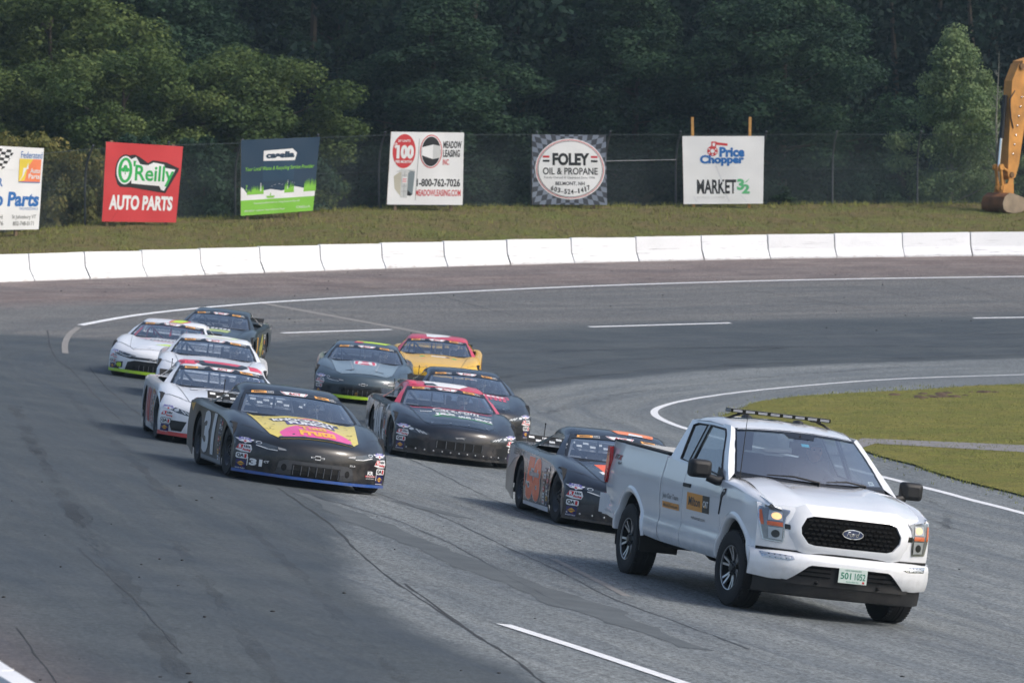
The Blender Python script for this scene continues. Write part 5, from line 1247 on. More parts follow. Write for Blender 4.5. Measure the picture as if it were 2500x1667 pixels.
    rows = [[(-3.80, y, .888), (-3.90, y, .985)] for y in np.linspace(-.76, .76, 9)]; mbb.grid(rows); mbb.grid([[(x - .006, y, z) for x, y, z in r] for r in rows], flip=True); so = obj('spoiler', mbb, m_sp, root)
    if sp == 'check':
        A = Art()
        for i in range(16):
            for j in range(2):
                if (i + j) % 2: A.rect(-.73 + .0925 * i, .14 + .40 * j, -.73 + .0925 * i + .075, .10 + .40 * (j + 1) - .08, vW, 1)
        A.place('spoiler_graphic', lambda u, v, l: Vector((-3.80 - .10 * v + l + .004, u, .89 + .095 * v)), so, None, .002)
    if S.get('antenna', True):
        mbb = MB(); mbb.tube([(-3.35, -.62, .885), (-3.36, -.62, 1.16)], .006, 5); mbb.ball((-3.36, -.62, 1.17), .012, nu=6, nv=4); obj('antenna', mbb, M_BLACK, root)
    if S.get('flap'): mbb = MB(); mbb.box(-1.78, -1.52, .28, .48, 1.172, 1.186); obj('roof_flap', mbb, M_SILV, roof)
    # driver (a separate thing, sitting inside)
    dM = M @ Matrix.Scale(S.get('scale', 1.0), 4) @ Matrix.Translation((-1.93, sy, .40)) @ Matrix.Scale(.80, 4)
    p = tag(empty('person', dM), S['driver'], 'person', 'race drivers')
    inst('body', ME_DRVR if S.get('red_suit') else ME_DRV, p); h = inst('helmet', ME_HELM, p); inst('visor', ME_VIS, h)
    return root

def stack(A, x, z0, z1, n, seed, w=.10):
    """column of small contingency stickers behind the front wheel"""
    rr = random.Random(seed); h = (z1 - z0) / n
    for k in range(n):
        y = z0 + k * h; c1 = rr.choice([vR, vW, vY, vN, vB, vW]); c2 = vW if c1 in (vR, vN, vB) else rr.choice([vB, vR, vN])
        if rr.random() < .4: A.ell(x + w / 2, y + h * .45, w * .46, h * .42, c1, 3, 16)
        else: A.rect(x, y + h * .08, x + w, y + h * .86, c1, 3, .008)
        A.bars(x + w * .16, y + h * .32, x + w * .84, y + h * .60, c2, 4, 4, k + seed)
P_BLK = paint('satin black', 26, 29, 34, .30, .1, .6); P_NAVY = paint('black navy', 22, 27, 37, .28, .1, .7); P_WHT = paint('race white', 224, 227, 232, .3); P_SLATE = paint('slate grey', 66, 82, 92, .3, .3); P_SLD = paint('dark slate', 34, 44, 52, .3, .2); P_YEL = paint('race yellow', 232, 182, 40, .35); P_PINK = paint('crimson pink', 200, 46, 70, .35); P_GRN = paint('bottle green grey', 40, 52, 54, .3, .2); P_BRZ = paint('bronze wrap', 96, 88, 82, .28, .5); P_HOOD = paint('lemon hood wrap', 226, 204, 78, .4); P_BLUE = paint('blue strip', 36, 88, 168, .4); P_LIME = paint('lime strip', 186, 230, 30, .45); P_REDV = paint('red strip', 206, 48, 48, .4); P_HGR = paint('pale grey hood', 128, 146, 156, .35, .2)
random.seed(1)
def h31(A):
    A.poly([(-.42, -.84), (.46, -.84), (.48, -.62), (.40, -.40), (.28, -.24), (.08, -.17), (-.14, -.19), (-.32, -.34), (-.44, -.58)], vPK, 3)
    A.poly([(-.42, .12), (.12, .10), (.44, .14), (.44, .36), (-.26, .34), (-.32, .38), (-.46, .34)], vDK, 3); A.poly([(-.28, -.15), (.34, -.15), (.36, .12), (-.28, .10)], vinyl('plum', 84, 70, 120), 4)
    A.text('KNOCKOUT', -.42, .13, .40, .33, vW, 5, .05); A.text('PUNCH', -.24, -.12, .30, .09, vW, 5, .06); A.text('Tutti', -.15, -.46, .19, -.24, vY, 5, .05); A.text('Frutti', -.19, -.74, .27, -.50, vY, 5, .05)
    A.poly([(-.10, .46), (.02, .40), (.22, .42), (.10, .50)], vPK, 3); A.rect(-.48, -.875, .48, -.80, vB, 4)
    rr = random.Random(5)
    for k in range(40):
        x, y = rr.uniform(-.62, .62), rr.uniform(-.6, .45)
        if abs(x) > .44: A.poly([(x, y), (x + .04, y + rr.uniform(-.06, .10)), (x + .046, y + .03), (x + .005, y - .012)], vinyl('olive line', 150, 138, 50), 3)
def s31(A, side):
    A.poly([(-3.75, .14), (-3.75, .84), (-3.2, .82), (-2.2, .78), (-.42, .72), (-.42, .12), (-2.2, .12), (-3.05, .14)], vBG, 1) if side == 'R' else None
    if side == 'R': A.text('31', -2.12, .18, -.98, .76, vDK, 3, .06, .1); A.text('31', -2.16, .20, -1.02, .77, vW, 4, .05, .1)
    else: A.text('31', .98, .20, 2.1, .77, vW, 4, .05, .1)
    if side == 'R': stack(A, -.72, .16, .74, 7, 3, .12); stack(A, -.56, .16, .70, 8, 4, .09)
    if side == 'R': A.poly([(-3.7, .80), (-3.2, .82), (-3.35, .70), (-3.6, .76)], vY, 3); A.poly([(-2.2, .125), (-.42, .125), (-.42, .17), (-2.2, .17)], vS, 3)
def n31(A):
    A.text('31', -.80, .21, -.655, .30, vW, 5, .06); A.text('CT', -.64, .265, -.58, .295, vW, 5, .04); A.rect(-.825, .20, -.815, .31, vW, 5)
    A.text('KR', .69, .265, .78, .315, vW, 5, .06); A.rect(.66, .238, .81, .258, vR, 5); A.text('CONCRETE', .67, .241, .80, .255, vW, 6, .03); A.text('603 804 3033', .675, .212, .80, .226, vW, 5); A.rect(.825, .2, .833, .31, vW, 5); A.text('ZL2', .42, .352, .50, .372, vW, 4, .02)
race_car(dict(nose_panel=vinyl('worn lexan grey', 72, 74, 78), x=-2.77, y=64.0, yaw=-78.2, nose='camaro', paint=P_BLK, hood=P_HOOD, valance=P_BLUE, spoiler='check', hood_art=h31, side_art=s31, nose_art=n31, bulge=.02,
     label='black race car number 31 with yellow and pink hood', driver='race driver in dark suit inside black car number 31'))
def h58(A):
    A.poly([(-.50, .30), (-.1, .34), (.0, .1), (-.2, -.2), (-.46, -.25)], vOR, 3); A.poly([(-.52, -.20), (-.2, -.16), (-.25, -.34), (-.50, -.36)], vW, 3); A.poly([(.1, .4), (.6, .45), (.6, .2), (.2, .1)], vOR, 3)
def s58(A, side):
    if side == 'R':
        A.poly([(-3.72, .50), (-3.72, .84), (-2.2, .78), (-.45, .72), (-.9, .60), (-2.0, .68), (-2.6, .74), (-3.2, .66)], vS, 1)
        A.text('58', -2.10, .17, -1.05, .77, vW, 2, .09); A.text('58', -2.08, .18, -1.07, .76, vOR, 3, .06); A.text('LEEMAN', -3.3, .72, -2.5, .80, vDK, 3, .03)
        A.rect(-1.9, .50, -1.2, .56, vS, 4); stack(A, -.86, .18, .68, 6, 8, .16); stack(A, -.62, .16, .70, 7, 9, .12); A.poly([(-2.25, .105), (-.42, .105), (-.42, .17), (-2.25, .15)], vW, 3)
        A.text('11', -2.36, .34, -2.2, .52, vOR, 3, .05)
    else: A.text('58', 1.0, .2, 2.1, .76, vOR, 3, .06)
def r58(A): A.poly([(.0, 1.52), (.7, 1.48), (.75, 1.75), (.3, 1.95), (-.1, 1.75)], vinyl('pale orange', 240, 138, 84), 1); A.poly([(.2, 1.50), (.5, 1.49), (.5, 1.60), (.25, 1.66)], vW, 2)
race_car(dict(x=1.50, y=62.9, yaw=-80.1, nose='camaro', paint=P_NAVY, valance=P_NAVY, spoiler='check', rivets=True, hood_art=h58, side_art=s58, roof_art=r58, label='dark navy race car number 58 in orange, half hidden behind the pickup', driver='race driver inside navy car number 58'))
def hjs(A):
    A.text('Cars.com', -.32, .20, .44, .50, vW, 4, .025, .3); A.text('DODGE * CHRYSLER * RAM * JEEP * CHEVROLET', -.54, .04, .62, .16, vW, 4, .04)
    A.text('J&S', -.34, -.28, .0, -.02, vG, 4, .13); A.text('J&S', -.34, -.28, .0, -.02, vW, 5, .04); A.text('SALES - SERVICE', .04, -.30, .60, -.10, vW, 4, .045, .2); A.poly([(-.38, -.33), (.58, -.37), (.58, -.34), (-.38, -.30)], vG, 4); A.poly([(-.66, .50), (.68, .48), (.68, .55), (-.66, .57)], vPKR, 3)
def sjs(A, side):
    if side == 'L': A.bars(1.0, .2, 2.0, .75, vW, 3, 3, 5); return
    A.poly([(-3.75, .16), (-3.75, .84), (-3.2, .82), (-2.2, .78), (-.42, .74), (-.42, .12), (-2.2, .12), (-3.05, .16)], vS, 1); rr = random.Random(2)
    for k in range(34):
        x, y = rr.uniform(-3.7, -.6), rr.uniform(.16, .76); a, b_ = rr.uniform(.08, .32), rr.uniform(.05, .22); A.poly([(x, y), (x + a, y + rr.uniform(-.04, .04)), (x + a * .8, min(.8, y + b_)), (x + a * .1, min(.8, y + b_ * .8))], rr.choice([vW, vW, vDK, vB, vR, vBG]), 2 + k % 3)
    A.bars(-2.1, .2, -1.1, .76, vDK, 6, 3, 5); A.bars(-2.06, .22, -1.14, .74, vW, 7, 3, 5); stack(A, -.84, .18, .72, 6, 12, .16); A.poly([(-2.2, .12), (-.42, .12), (-.42, .2), (-2.2, .2)], vDK, 5)
def rjs(A):
    A.poly([(-.5, 1.42), (.35, 1.42), (.6, 1.7), (.5, 2.3), (-.5, 2.3)], vW, 1); A.poly([(-.55, 1.44), (-.2, 1.44), (-.3, 1.62), (-.5, 1.58)], vB, 2); A.poly([(-.9, 1.46), (-.72, 1.45), (-.70, 2.2), (-.9, 2.2)], vPKR, 1)
race_car(dict(x=-1.04, y=80.4, yaw=-81.9, nose='mustang', paint=P_NAVY, roof=P_PINK, valance=P_BLK, spoiler='clear', rivets=True, flap=True, red_suit=True, hood_art=hjs, side_art=sjs, roof_art=rjs, label='black race car with pink roof and green sales lettering on the hood', driver='race driver in red suit inside the pink roofed car'))
def hb2(A): A.poly([(-.6, .18), (.66, .14), (.66, .50), (-.6, .54)], vPKR, 3); A.bars(-.4, .24, .6, .46, vW, 4, 12, 2); A.bars(.2, -.12, .6, .10, vPKR, 4, 5, 3)
def sb2(A, side): A.bars(-1.9 if side == 'R' else 1.2, .2, -1.2 if side == 'R' else 1.9, .75, vW, 3, 2, 4); A.poly([(-3.75, .5), (-3.75, .84), (-2.3, .78), (-2.9, .5)] if side == 'R' else [(2.3, .5), (2.3, .8), (3.7, .84), (3.7, .5)], vLG if False else vW, 1); stack(A, -.8 if side == 'R' else .6, .2, .7, 6, 15, .15)
race_car(dict(x=-.80, y=92.0, yaw=-82.2, nose='mustang', paint=P_NAVY, valance=P_BLK, spoiler='black', hood_art=hb2, side_art=sb2, scale=1.04, label='plain black race car close behind the pink roofed one', driver='race driver inside the plain black car'))
def hwr(A): checker(A, -.52, .28, .40, .44, 8, 2, vDK, None, 3); checker(A, -.50, .32, .36, .40, 4, 1, vW, None, 4); A.poly([(-.30, -.7), (.30, -.7), (.26, -.45), (-.26, -.45)], vDK, 3)
def swr(A, side):
    rr = random.Random(31); A.poly([(-3.7, .2), (-3.7, .8), (-2.3, .76), (-1.2, .72), (-1.5, .3), (-2.3, .2)] if side == 'R' else [(1.2, .3), (1.2, .7), (3.7, .8), (3.7, .2)], vinyl('pale grey', 188, 190, 196), 1)
    if side == 'R':
        A.bars(-2.0, .2, -1.2, .74, vR, 3, 2, 6)
        for k in range(9): x = -3.5 + k * .3; A.poly([(x, .2), (x + .1, .2), (x + .16, .7), (x + .06, .72)], rr.choice([vS, vR, vDK, vW]), 2)
        stack(A, -.95, .15, .74, 7, 33, .2); stack(A, -.66, .15, .72, 7, 34, .16)
    else: A.bars(1.2, .2, 2.0, .74, vR, 3, 2, 6)
def rwr(A):
    A.poly([(-.95, 1.46), (-.62, 1.44), (-.50, 1.62), (-.55, 2.3), (-.95, 2.3)], vPKR, 1); A.poly([(-.45, 1.40), (.45, 1.40), (.62, 1.55), (.5, 2.3), (-.5, 2.3), (-.62, 1.6)], vB, 1); A.poly([(-.38, 1.60), (.36, 1.58), (.46, 1.72), (.4, 2.2), (-.4, 2.2)], vPKR, 2); A.poly([(.66, 1.44), (.95, 1.46), (.95, 2.3), (.62, 2.3)], vPKR, 1)
race_car(dict(x=-4.42, y=74.2, yaw=-82.2, nose='mustang', paint=P_WHT, valance=P_REDV, vh=.02, spoiler='black', hood_art=hwr, side_art=swr, roof_art=rwr, label='white race car with red and black roof and red lower strip', driver='race driver inside the white car with red and black roof'))
def rwh(A): A.poly([(-.3, 1.5), (.5, 1.5), (.7, 1.8), (.3, 2.0), (-.1, 1.8)], vinyl('pale lime', 214, 228, 190), 1); A.poly([(-.15, 1.56), (.38, 1.56), (.52, 1.78), (.25, 1.9), (0, 1.76)], vW, 2)
def swh(A, side): A.bars(-2.0 if side == 'R' else 1.1, .2, -1.1 if side == 'R' else 2.0, .74, vDK, 3, 2, 7); stack(A, -.85 if side == 'R' else .6, .18, .7, 6, 41, .16); A.poly([(-3.6, .5), (-3.6, .8), (-2.4, .74), (-3, .5)] if side == 'R' else [(2.4, .5), (2.4, .75), (3.6, .8), (3.6, .5)], vinyl('lilac', 186, 170, 196), 1)
race_car(dict(x=-5.93, y=95.8, yaw=-86.8, nose='camaro', paint=P_WHT, valance=P_WHT, nose_panel=vB, spoiler='black', roof_art=rwh, side_art=swh, scale=1.06, label='all white race car directly behind the one with the red and black roof', driver='race driver in pale helmet inside the all white car'))
def h48(A): A.poly([(-.10, -.42), (.34, -.40), (.46, -.20), (.10, -.24)], vLG, 3); A.poly([(-.44, .30), (.30, .32), (.36, .18), (-.38, .16)], vS, 3); A.poly([(-.38, .28), (.26, .29), (.30, .20), (-.34, .19)], vW, 4); A.poly([(-.6, .40), (-.3, .46), (-.35, .36)], vPKR, 3); A.poly([(-.2, .05), (.3, .02), (.3, .05), (-.2, .08)], vPKR, 3); A.bars(-.3, .20, .22, .28, vDK, 5, 7, 8)
def n48(A):
    A.poly([(-.62, .09), (-.55, .33), (-.40, .375), (.40, .375), (.55, .33), (.62, .09)], vB, 2); A.poly([(-.94, .12), (-.92, .22), (-.76, .20), (-.64, .12)], vDK, 2); A.text('48', -.80, .21, -.68, .30, vLG, 5, .06); A.poly([(-.92, .53), (-.6, .45), (.6, .45), (.92, .53), (.85, .46), (.5, .40), (-.5, .40), (-.85, .46)], vDK, 1)
    A.rect(-.3, .16, .3, .29, M_MESHG, 3)
def r48(A): A.poly([(-.15, 1.42), (.30, 1.44), (.5, 1.7), (.35, 2.2), (.05, 2.0), (-.1, 1.65)], vPKR, 1); A.poly([(-.10, 1.44), (.25, 1.46), (.42, 1.7), (.3, 2.1), (.1, 1.9)], vLG, 2)
race_car(dict(x=-7.72, y=107.3, yaw=-93.3, nose='camaro', paint=P_WHT, valance=P_LIME, vh=.025, spoiler='black', cage=mat('cage red', lin(206, 50, 44), .5), hood_art=h48, nose_art=n48, roof_art=r48, scale=1.05, label='white race car number 48 with lime strip and red roll bars', driver='race driver inside white car number 48'))
def hdk(A): A.poly([(-.5, -.1), (.35, -.05), (.40, .25), (-.45, .22)], vinyl('pale lime dull', 168, 186, 110), 3); A.bars(-.4, .28, .4, .48, vW, 4, 8, 9)
def sdk(A, side):
    if side == 'L': A.text('4', 1.1, .18, 1.75, .74, vinyl('dull yellow', 176, 172, 70), 3, .07); A.rect(.55, .2, .7, .7, vY, 3); stack(A, 1.95, .2, .72, 4, 52, .22)
    else: A.text('4', -2.0, .2, -1.3, .74, vLG, 3, .08)
race_car(dict(x=-7.22, y=117.2, yaw=-93.5, nose='camaro', paint=P_GRN, valance=P_BLK, spoiler='black', hood_art=hdk, side_art=sdk, scale=1.0, label='dark green grey race car with yellow number, last of the left row', driver='race driver inside the dark green grey car at the back'))
def hgr(A):
    A.poly([(x, .22 + (y - .25) * 1.7) for x, y in rrect(-.23, .10, .23, .40, .06)], vW, 3); A.poly([(x, .22 + (y - .25) * 1.7) for x, y in rrect(-.205, .115, .205, .385, .05)], vPKR, 4); A.poly([(x, .22 + (y - .25) * 1.7) for x, y in [(-.13, .375), (-.08, .375), (-.05, .28), (.05, .28), (.08, .375), (.13, .375), (.16, .125), (.10, .125), (.07, .21), (-.07, .21), (-.10, .125), (-.16, .125)]], vW, 5)
    for s in (-1, 1): A.poly([(s * .30, .5), (s * .315, .5), (s * .24, -.6), (s * .22, -.6)], vS, 3); A.poly([(s * .30 - .1, -.62), (s * .30 + .1, -.60), (s * .30 + .08, -.66), (s * .30 - .06, -.66)], vB, 3)
def ngr(A): A.poly([(-.96, .09), (-.90, .40), (-.55, .375), (-.40, .395), (.40, .395), (.55, .375), (.90, .40), (.96, .09)], vinyl('deep slate', 36, 46, 54), 1); A.rect(-.40, .12, .40, .31, M_MESHG, 4); A.ell(-.12, .2, .035, .05, vinyl('dull amber', 110, 84, 40), 5, 12)
def rgr(A): A.poly([(-.35, 1.62), (.60, 1.60), (.75, 1.9), (.6, 2.3), (-.3, 2.3)], vLG, 1); A.poly([(-.42, 1.56), (-.15, 1.55), (-.1, 1.7), (-.34, 1.72)], vPKR, 2)
def sgr(A, side): A.poly([(-3.7, .4), (-3.7, .84), (-2.3, .78), (-2.6, .4)] if side == 'R' else [(2.4, .4), (2.4, .75), (3.7, .84), (3.6, .4)], vS, 1); A.bars(-2.0 if side == 'R' else 1.1, .2, -1.1 if side == 'R' else 2.0, .74, vLG, 3, 2, 10); stack(A, -.85 if side == 'R' else .6, .18, .7, 6, 61, .16)
race_car(dict(x=-3.27, y=106.6, yaw=-88.5, nose='camaro', paint=P_SLATE, hood=P_HGR, valance=P_LIME, vh=.025, spoiler='black', hood_art=hgr, nose_art=ngr, roof_art=rgr, side_art=sgr, bulge=.015, scale=1.04, label='slate grey race car with lime lower strip and red emblem on the hood', driver='race driver inside the slate grey car'))
def hye(A):
    A.ell(-.28, .28, .06, .06, vG, 3, 14); A.ell(.42, .26, .06, .06, vG, 3, 14); A.poly([(-.08, .30), (.30, .26), (.30, .38), (-.08, .42)], vW, 3); A.poly([(.24, .26), (.32, .26), (.32, .36), (.24, .38)], vN, 4); A.poly([(-.3, .0), (-.2, .02), (-.22, -.04)], vOR, 3)
def rye(A): A.poly([(-.35, 1.48), (-.1, 1.46), (.35, 1.62), (.45, 1.85), (.1, 2.2), (-.4, 2.1)], vW, 1)
def sye(A, side): A.bars(-1.9 if side == 'R' else 1.2, .2, -1.2 if side == 'R' else 1.9, .74, vR, 3, 2, 11); stack(A, -.85 if side == 'R' else .6, .18, .7, 6, 71, .16)
race_car(dict(x=-1.86, y=113.6, yaw=-90.2, nose='camaro', paint=P_YEL, roof=P_PINK, valance=P_YEL, spoiler='black', hood_art=hye, roof_art=rye, side_art=sye, scale=1.05, label='yellow race car with pink roof, last of the right row', driver='race driver inside the yellow car'))
# ================================================================ WHITE PICKUP  (local: x forward from the front axle, y left, z up)
T_W = mat('truck white paint', lin(228, 231, 235), .22, 0, 1.0, .5, .05, .03, 1.1); T_B = mat('truck black plastic', lin(22, 23, 26), .55, var=.15, vscale=12); T_GL = mat('gloss black', lin(10, 11, 13), .15, 0, .6); T_CH = mat('bright trim', lin(205, 208, 212), .18, .9); T_SILV = mat('machined alloy', lin(176, 178, 182), .3, .85); T_DKR = mat('dark alloy', lin(40, 42, 46), .4, .5)
T_GAP = mat('shut line', lin(12, 13, 15), .8); T_WS = glass('pickup windshield', (.84, .93, .93), 7.0); T_SG = glass('pickup side glass', (.50, .56, .58), 3.0); T_LENS = glass('lamp lens', (.92, .93, .94), .8); T_AMB = mat('amber lens', lin(214, 98, 32), .25, 0, .5); T_RED = mat('tail lamp red', lin(176, 24, 22), .2, 0, .8); T_REFL = mat('lamp reflector', lin(200, 204, 208), .4, .8); T_BULB = mat('lit headlamp', (1.0, .60, .27), .4, emit=.9); T_DASH = mat('dash grey', lin(78, 84, 88), .8); T_SEAT = mat('truck seat cloth', lin(66, 70, 76), .9, var=.2); T_LED = mat('led module', lin(150, 154, 160), .25, .3)
grime(T_W, .42, .80, .30, (150, 146, 140)); grime(T_B, .2, .6, .14, (110, 106, 100)); T_ORG = vinyl('cat amber', 226, 152, 52); T_TXT = vinyl('text charcoal', 44, 46, 50); T_LINER = mat('bed liner', lin(26, 27, 29), .8, bump=.3, bscale=60)
TRUCK_M = pose(3.12, 51.15, -74.3) @ Matrix.Scale(.985, 4)
tk = tag(empty('pickup_truck', TRUCK_M), 'white extended cab pickup with roof light bar leading the race cars', 'pickup')
TAX = ((0.0, .495), (-3.69, .505)); TAZ = .43
def t_sidey(x, z):
    y = float(np.interp(z, [.40, .47, .56, .66, .73, .80, .95, 1.12, 1.19, 1.28, 1.38, 1.46], [.920, .958, .982, .984, .964, .968, .990, .998, .988, .972, .952, .940]))
    if x > .2: y -= .10 * sstep((x - .2) / .55) ** 1.5
    if x < -4.3: y -= .03 * sstep((-4.3 - x) / .5)
    return y
def t_belt(x): return float(np.interp(x, [-2.6, -2.1, -1.75, -1.2, -.75, -.5], [1.40, 1.385, 1.37, 1.35, 1.315, 1.285]))
def t_ftop(x): return float(np.interp(x, [-.52, 0, .35, .62, .74], [1.285, 1.245, 1.205, 1.155, 1.13]))
def t_zbot(x, base):
    for xa, r in TAX:
        if abs(x - xa) <= r + 1e-6: return max(base, TAZ + math.sqrt(max(0, r * r - (x - xa) ** 2)))
    return base
def t_panel(x0, x1, base, topf, n=18, extra=(), rows=19):
    """skin panel grid in (x,z); edge columns tucked in so the shut lines read as gaps"""
    xs = sorted(set([round(v, 4) for v in list(np.linspace(x0, x1, n)) + list(extra) if x0 - 1e-6 <= v <= x1 + 1e-6])); out = {}
    for s in (-1, 1):
        C_ = []
        for x in xs:
            zb = t_zbot(x, base(x) if callable(base) else base); zt = topf(x)
            zb = min(zb, zt - .02); zs = [zb + (zt - zb) * k / (rows - 1) for k in range(rows)]
            C_.append([(x, s * (t_sidey(x, z) - (.012 if (k == 0) else 0)), z) for k, z in enumerate(zs)])
        C_ = [[(p[0], p[1] - s * .014, p[2]) for p in C_[0]]] + C_ + [[(p[0], p[1] - s * .014, p[2]) for p in C_[-1]]]
        mb = MB(); mb.grid(C_, flip=s > 0); out[s] = mb
    return out
archx = lambda xa, r: [xa + r * math.sin(t) for t in np.linspace(-math.pi / 2, math.pi / 2, 25)] + [xa - r - .003, xa + r + .003]
sill = lambda x: float(np.interp(x, [-4.8, -4.2, -3.2, -2.6, -.5, .5], [.62, .58, .50, .475, .455, .50]))
bedtop = lambda x: float(np.interp(x, [-4.75, -2.6], [1.455, 1.425]))
for nm, x0, x1, tf, ex, n in (('front_fender', -.485, .70, t_ftop, archx(*TAX[0]), 14), ('front_door', -1.80, -.497, t_belt, (), 14), ('rear_door', -2.590, -1.815, t_belt, (), 8), ('bed_side', -4.74, -2.622, bedtop, archx(*TAX[1]), 16)):
    P_ = t_panel(x0, x1, sill, tf, n, ex)
    for s in (-1, 1): obj(nm, P_[s], T_W, tk, smooth=35, weld=True)
# dark inner shell behind the shut lines and arches
for s in (-1, 1):
    mb = MB(); xs = np.linspace(-4.7, .6, 40); C_ = []
    for x in xs:
        zt = (t_ftop(x) if x > -.5 else t_belt(x) if x > -2.6 else bedtop(x)) - .03; zb = sill(x) + .03
        for xa, r in TAX:
            if abs(x - xa) < r + .09: zb = max(zb, TAZ + math.sqrt(max(0, (r + .1) ** 2 - (x - xa) ** 2)))
        zb = min(zb, zt - .02); C_.append([(x, s * (t_sidey(x, z) - .03), z) for z in np.linspace(zb, zt, 6)])
    mb.grid(C_); obj('inner_shell', mb, T_GAP, tk)
    # wheel arch flares and liners
    for xa, r in TAX:
        mb = MB(); rows = []
        for t in np.linspace(.10, math.pi - .10, 29):
            cx, cz = math.cos(t), math.sin(t); row = []
            for rr_, dy in ((r - .012, -.055), (r - .004, .006), (r + .008, .016), (r + .045, .018), (r + .075, -.003)):
                x, z = xa + rr_ * cx, TAZ + rr_ * cz; row.append((x, s * (t_sidey(x, max(z, .5)) + dy), z))
            rows.append(row)
        mb.grid(rows, flip=s > 0); obj('wheel_arch_flare', mb, T_W, tk, smooth=50)
        mb = MB(); arc = [(xa + (r - .004) * math.cos(t), TAZ + (r - .004) * math.sin(t)) for t in np.linspace(-.25, math.pi + .25, 21)]
        mb.grid([[(x, s * .955, z) for x, z in arc], [(x, s * .52, z) for x, z in arc]]); mb.poly([(x, s * .53, z) for x, z in arc]); obj('wheel_arch_liner', mb, T_B, tk, smooth=50)
# fender tops and hood
def hood_z(x, y):
    z = float(np.interp(x, [-.46, -.2, .2, .55, .78, .86], [1.335, 1.325, 1.275, 1.215, 1.165, 1.135])); a = abs(y)
    return z + float(np.interp(a, [0, .30, .44, .52, .66, .80, .88], [.012, .014, .020, .040, .030, .006, -.012])) * sstep((.9 - x) / .5)
for s in (-1, 1):
    mb = MB(); rows = []
    for x in np.r_[np.linspace(-.60, .70, 14), .76, .82]:
        hw = float(np.interp(x, [-.5, .7], [.815, .855])); zt = t_ftop(x); yo = t_sidey(x, zt)
        rows.append([(x, s * yo, zt), (x, s * (yo - .012), zt + .016), (x, s * (yo - .045), zt + .030), (x, s * (yo * .5 + hw * .5), (zt + .034 + hood_z(x, hw)) / 2), (x, s * hw, hood_z(x, hw) - .004), (x, s * (hw - .03), hood_z(x, hw) - .03), (x, s * (hw - .12), hood_z(x, hw) - .05)])
    mb.grid(rows, flip=s < 0); obj('fender_top', mb, T_W, tk, smooth=50)
ys = [-1, -.9, -.76, -.64, -.54, -.42, -.25, 0, .25, .42, .54, .64, .76, .9, 1]
mb = MB(); rows = []
for x in np.linspace(-.46, .86, 15):
    hw = float(np.interp(x, [-.5, .7, .86], [.812, .852, .86])); rows.append([(x - .17 * f ** 4 * sstep((x + .1) / .9) - .16 * f * f * sstep((-.05 - x) / .4), hw * f, hood_z(x, hw * f) + .004) for f in ys])
last = rows[-1]; rows.append([(p[0] + .012, p[1], p[2] - .035) for p in last])
mb.grid(rows); obj('hood', mb, T_W, tk, smooth=40)
# cowl, windshield, wipers
wsb = lambda f: Vector((-.30 - .26 * f * f, .86 * f, 1.345 + .030 * f * f)); wst = lambda f: Vector((-1.09 - .12 * f * f, .69 * f, 1.865 - .035 * f * f))
def tws(f, t, l=0.0):
    p = wsb(f).lerp(wst(f), t); return p + Vector((.55, 0, .83)) * (.03 * math.sin(math.pi * t) * (1 - f * f * .5) + l)
mb = MB(); mb.grid([[tws(f, t) for f in np.linspace(-1, 1, 17)] for t in np.linspace(0, 1, 8)]); ws = obj('windshield', mb, T_WS, tk, smooth=60)
A = Art(); A.rect(-1, .955, 1, 1.02, T_GL, 1); A.rect(-1, -.02, 1, .05, T_GL, 1); A.rect(-1, 0, -.965, 1, T_GL, 1); A.rect(.965, 0, 1, 1, T_GL, 1); A.poly([(-.26, .96), (-.20, .86), (.20, .86), (.26, .96)], T_GL, 1); A.place('windshield_border', lambda u, v, l: tws(u, v, l + .002), ws, .1, .002)
A = Art(); A.rect(-.03, .72, .09, .78, vinyl('cyan tag', 70, 184, 220), 1); A.rect(.80, .09, .88, .16, vW, 1); A.bars(.815, .105, .865, .145, T_TXT, 2, 3, 1); A.place('windshield_sticker', lambda u, v, l: tws(u, v, l - .012), ws, None, .002)
mb = MB(); mb.grid([[wsb(f) + Vector((.02, 0, .005)), Vector((-.36 - .10 * f * f, .83 * f, 1.333))] and [(wsb(f).x + .0, wsb(f).y, wsb(f).z + .002), (-.30 + .02 - .22 * f * f + .10, .82 * f, hood_z(-.4, .8 * f) - .022)] for f in np.linspace(-1, 1, 17)]); obj('cowl', mb, T_B, tk, smooth=60)
for f0, f1 in ((-.62, .04), (.14, .70)):
    a = tws(f0, .055, .02); b_ = tws(f1, .03, .02); mid = tws((f0 + f1) / 2, .075, .03); c = tws(f1 - .03, -.04, .015)
    mb = MB(); mb.tube([a, mid, b_, c], [.006, .011, .013, .016], 6); obj('wiper', mb, T_B, tk, smooth=60)
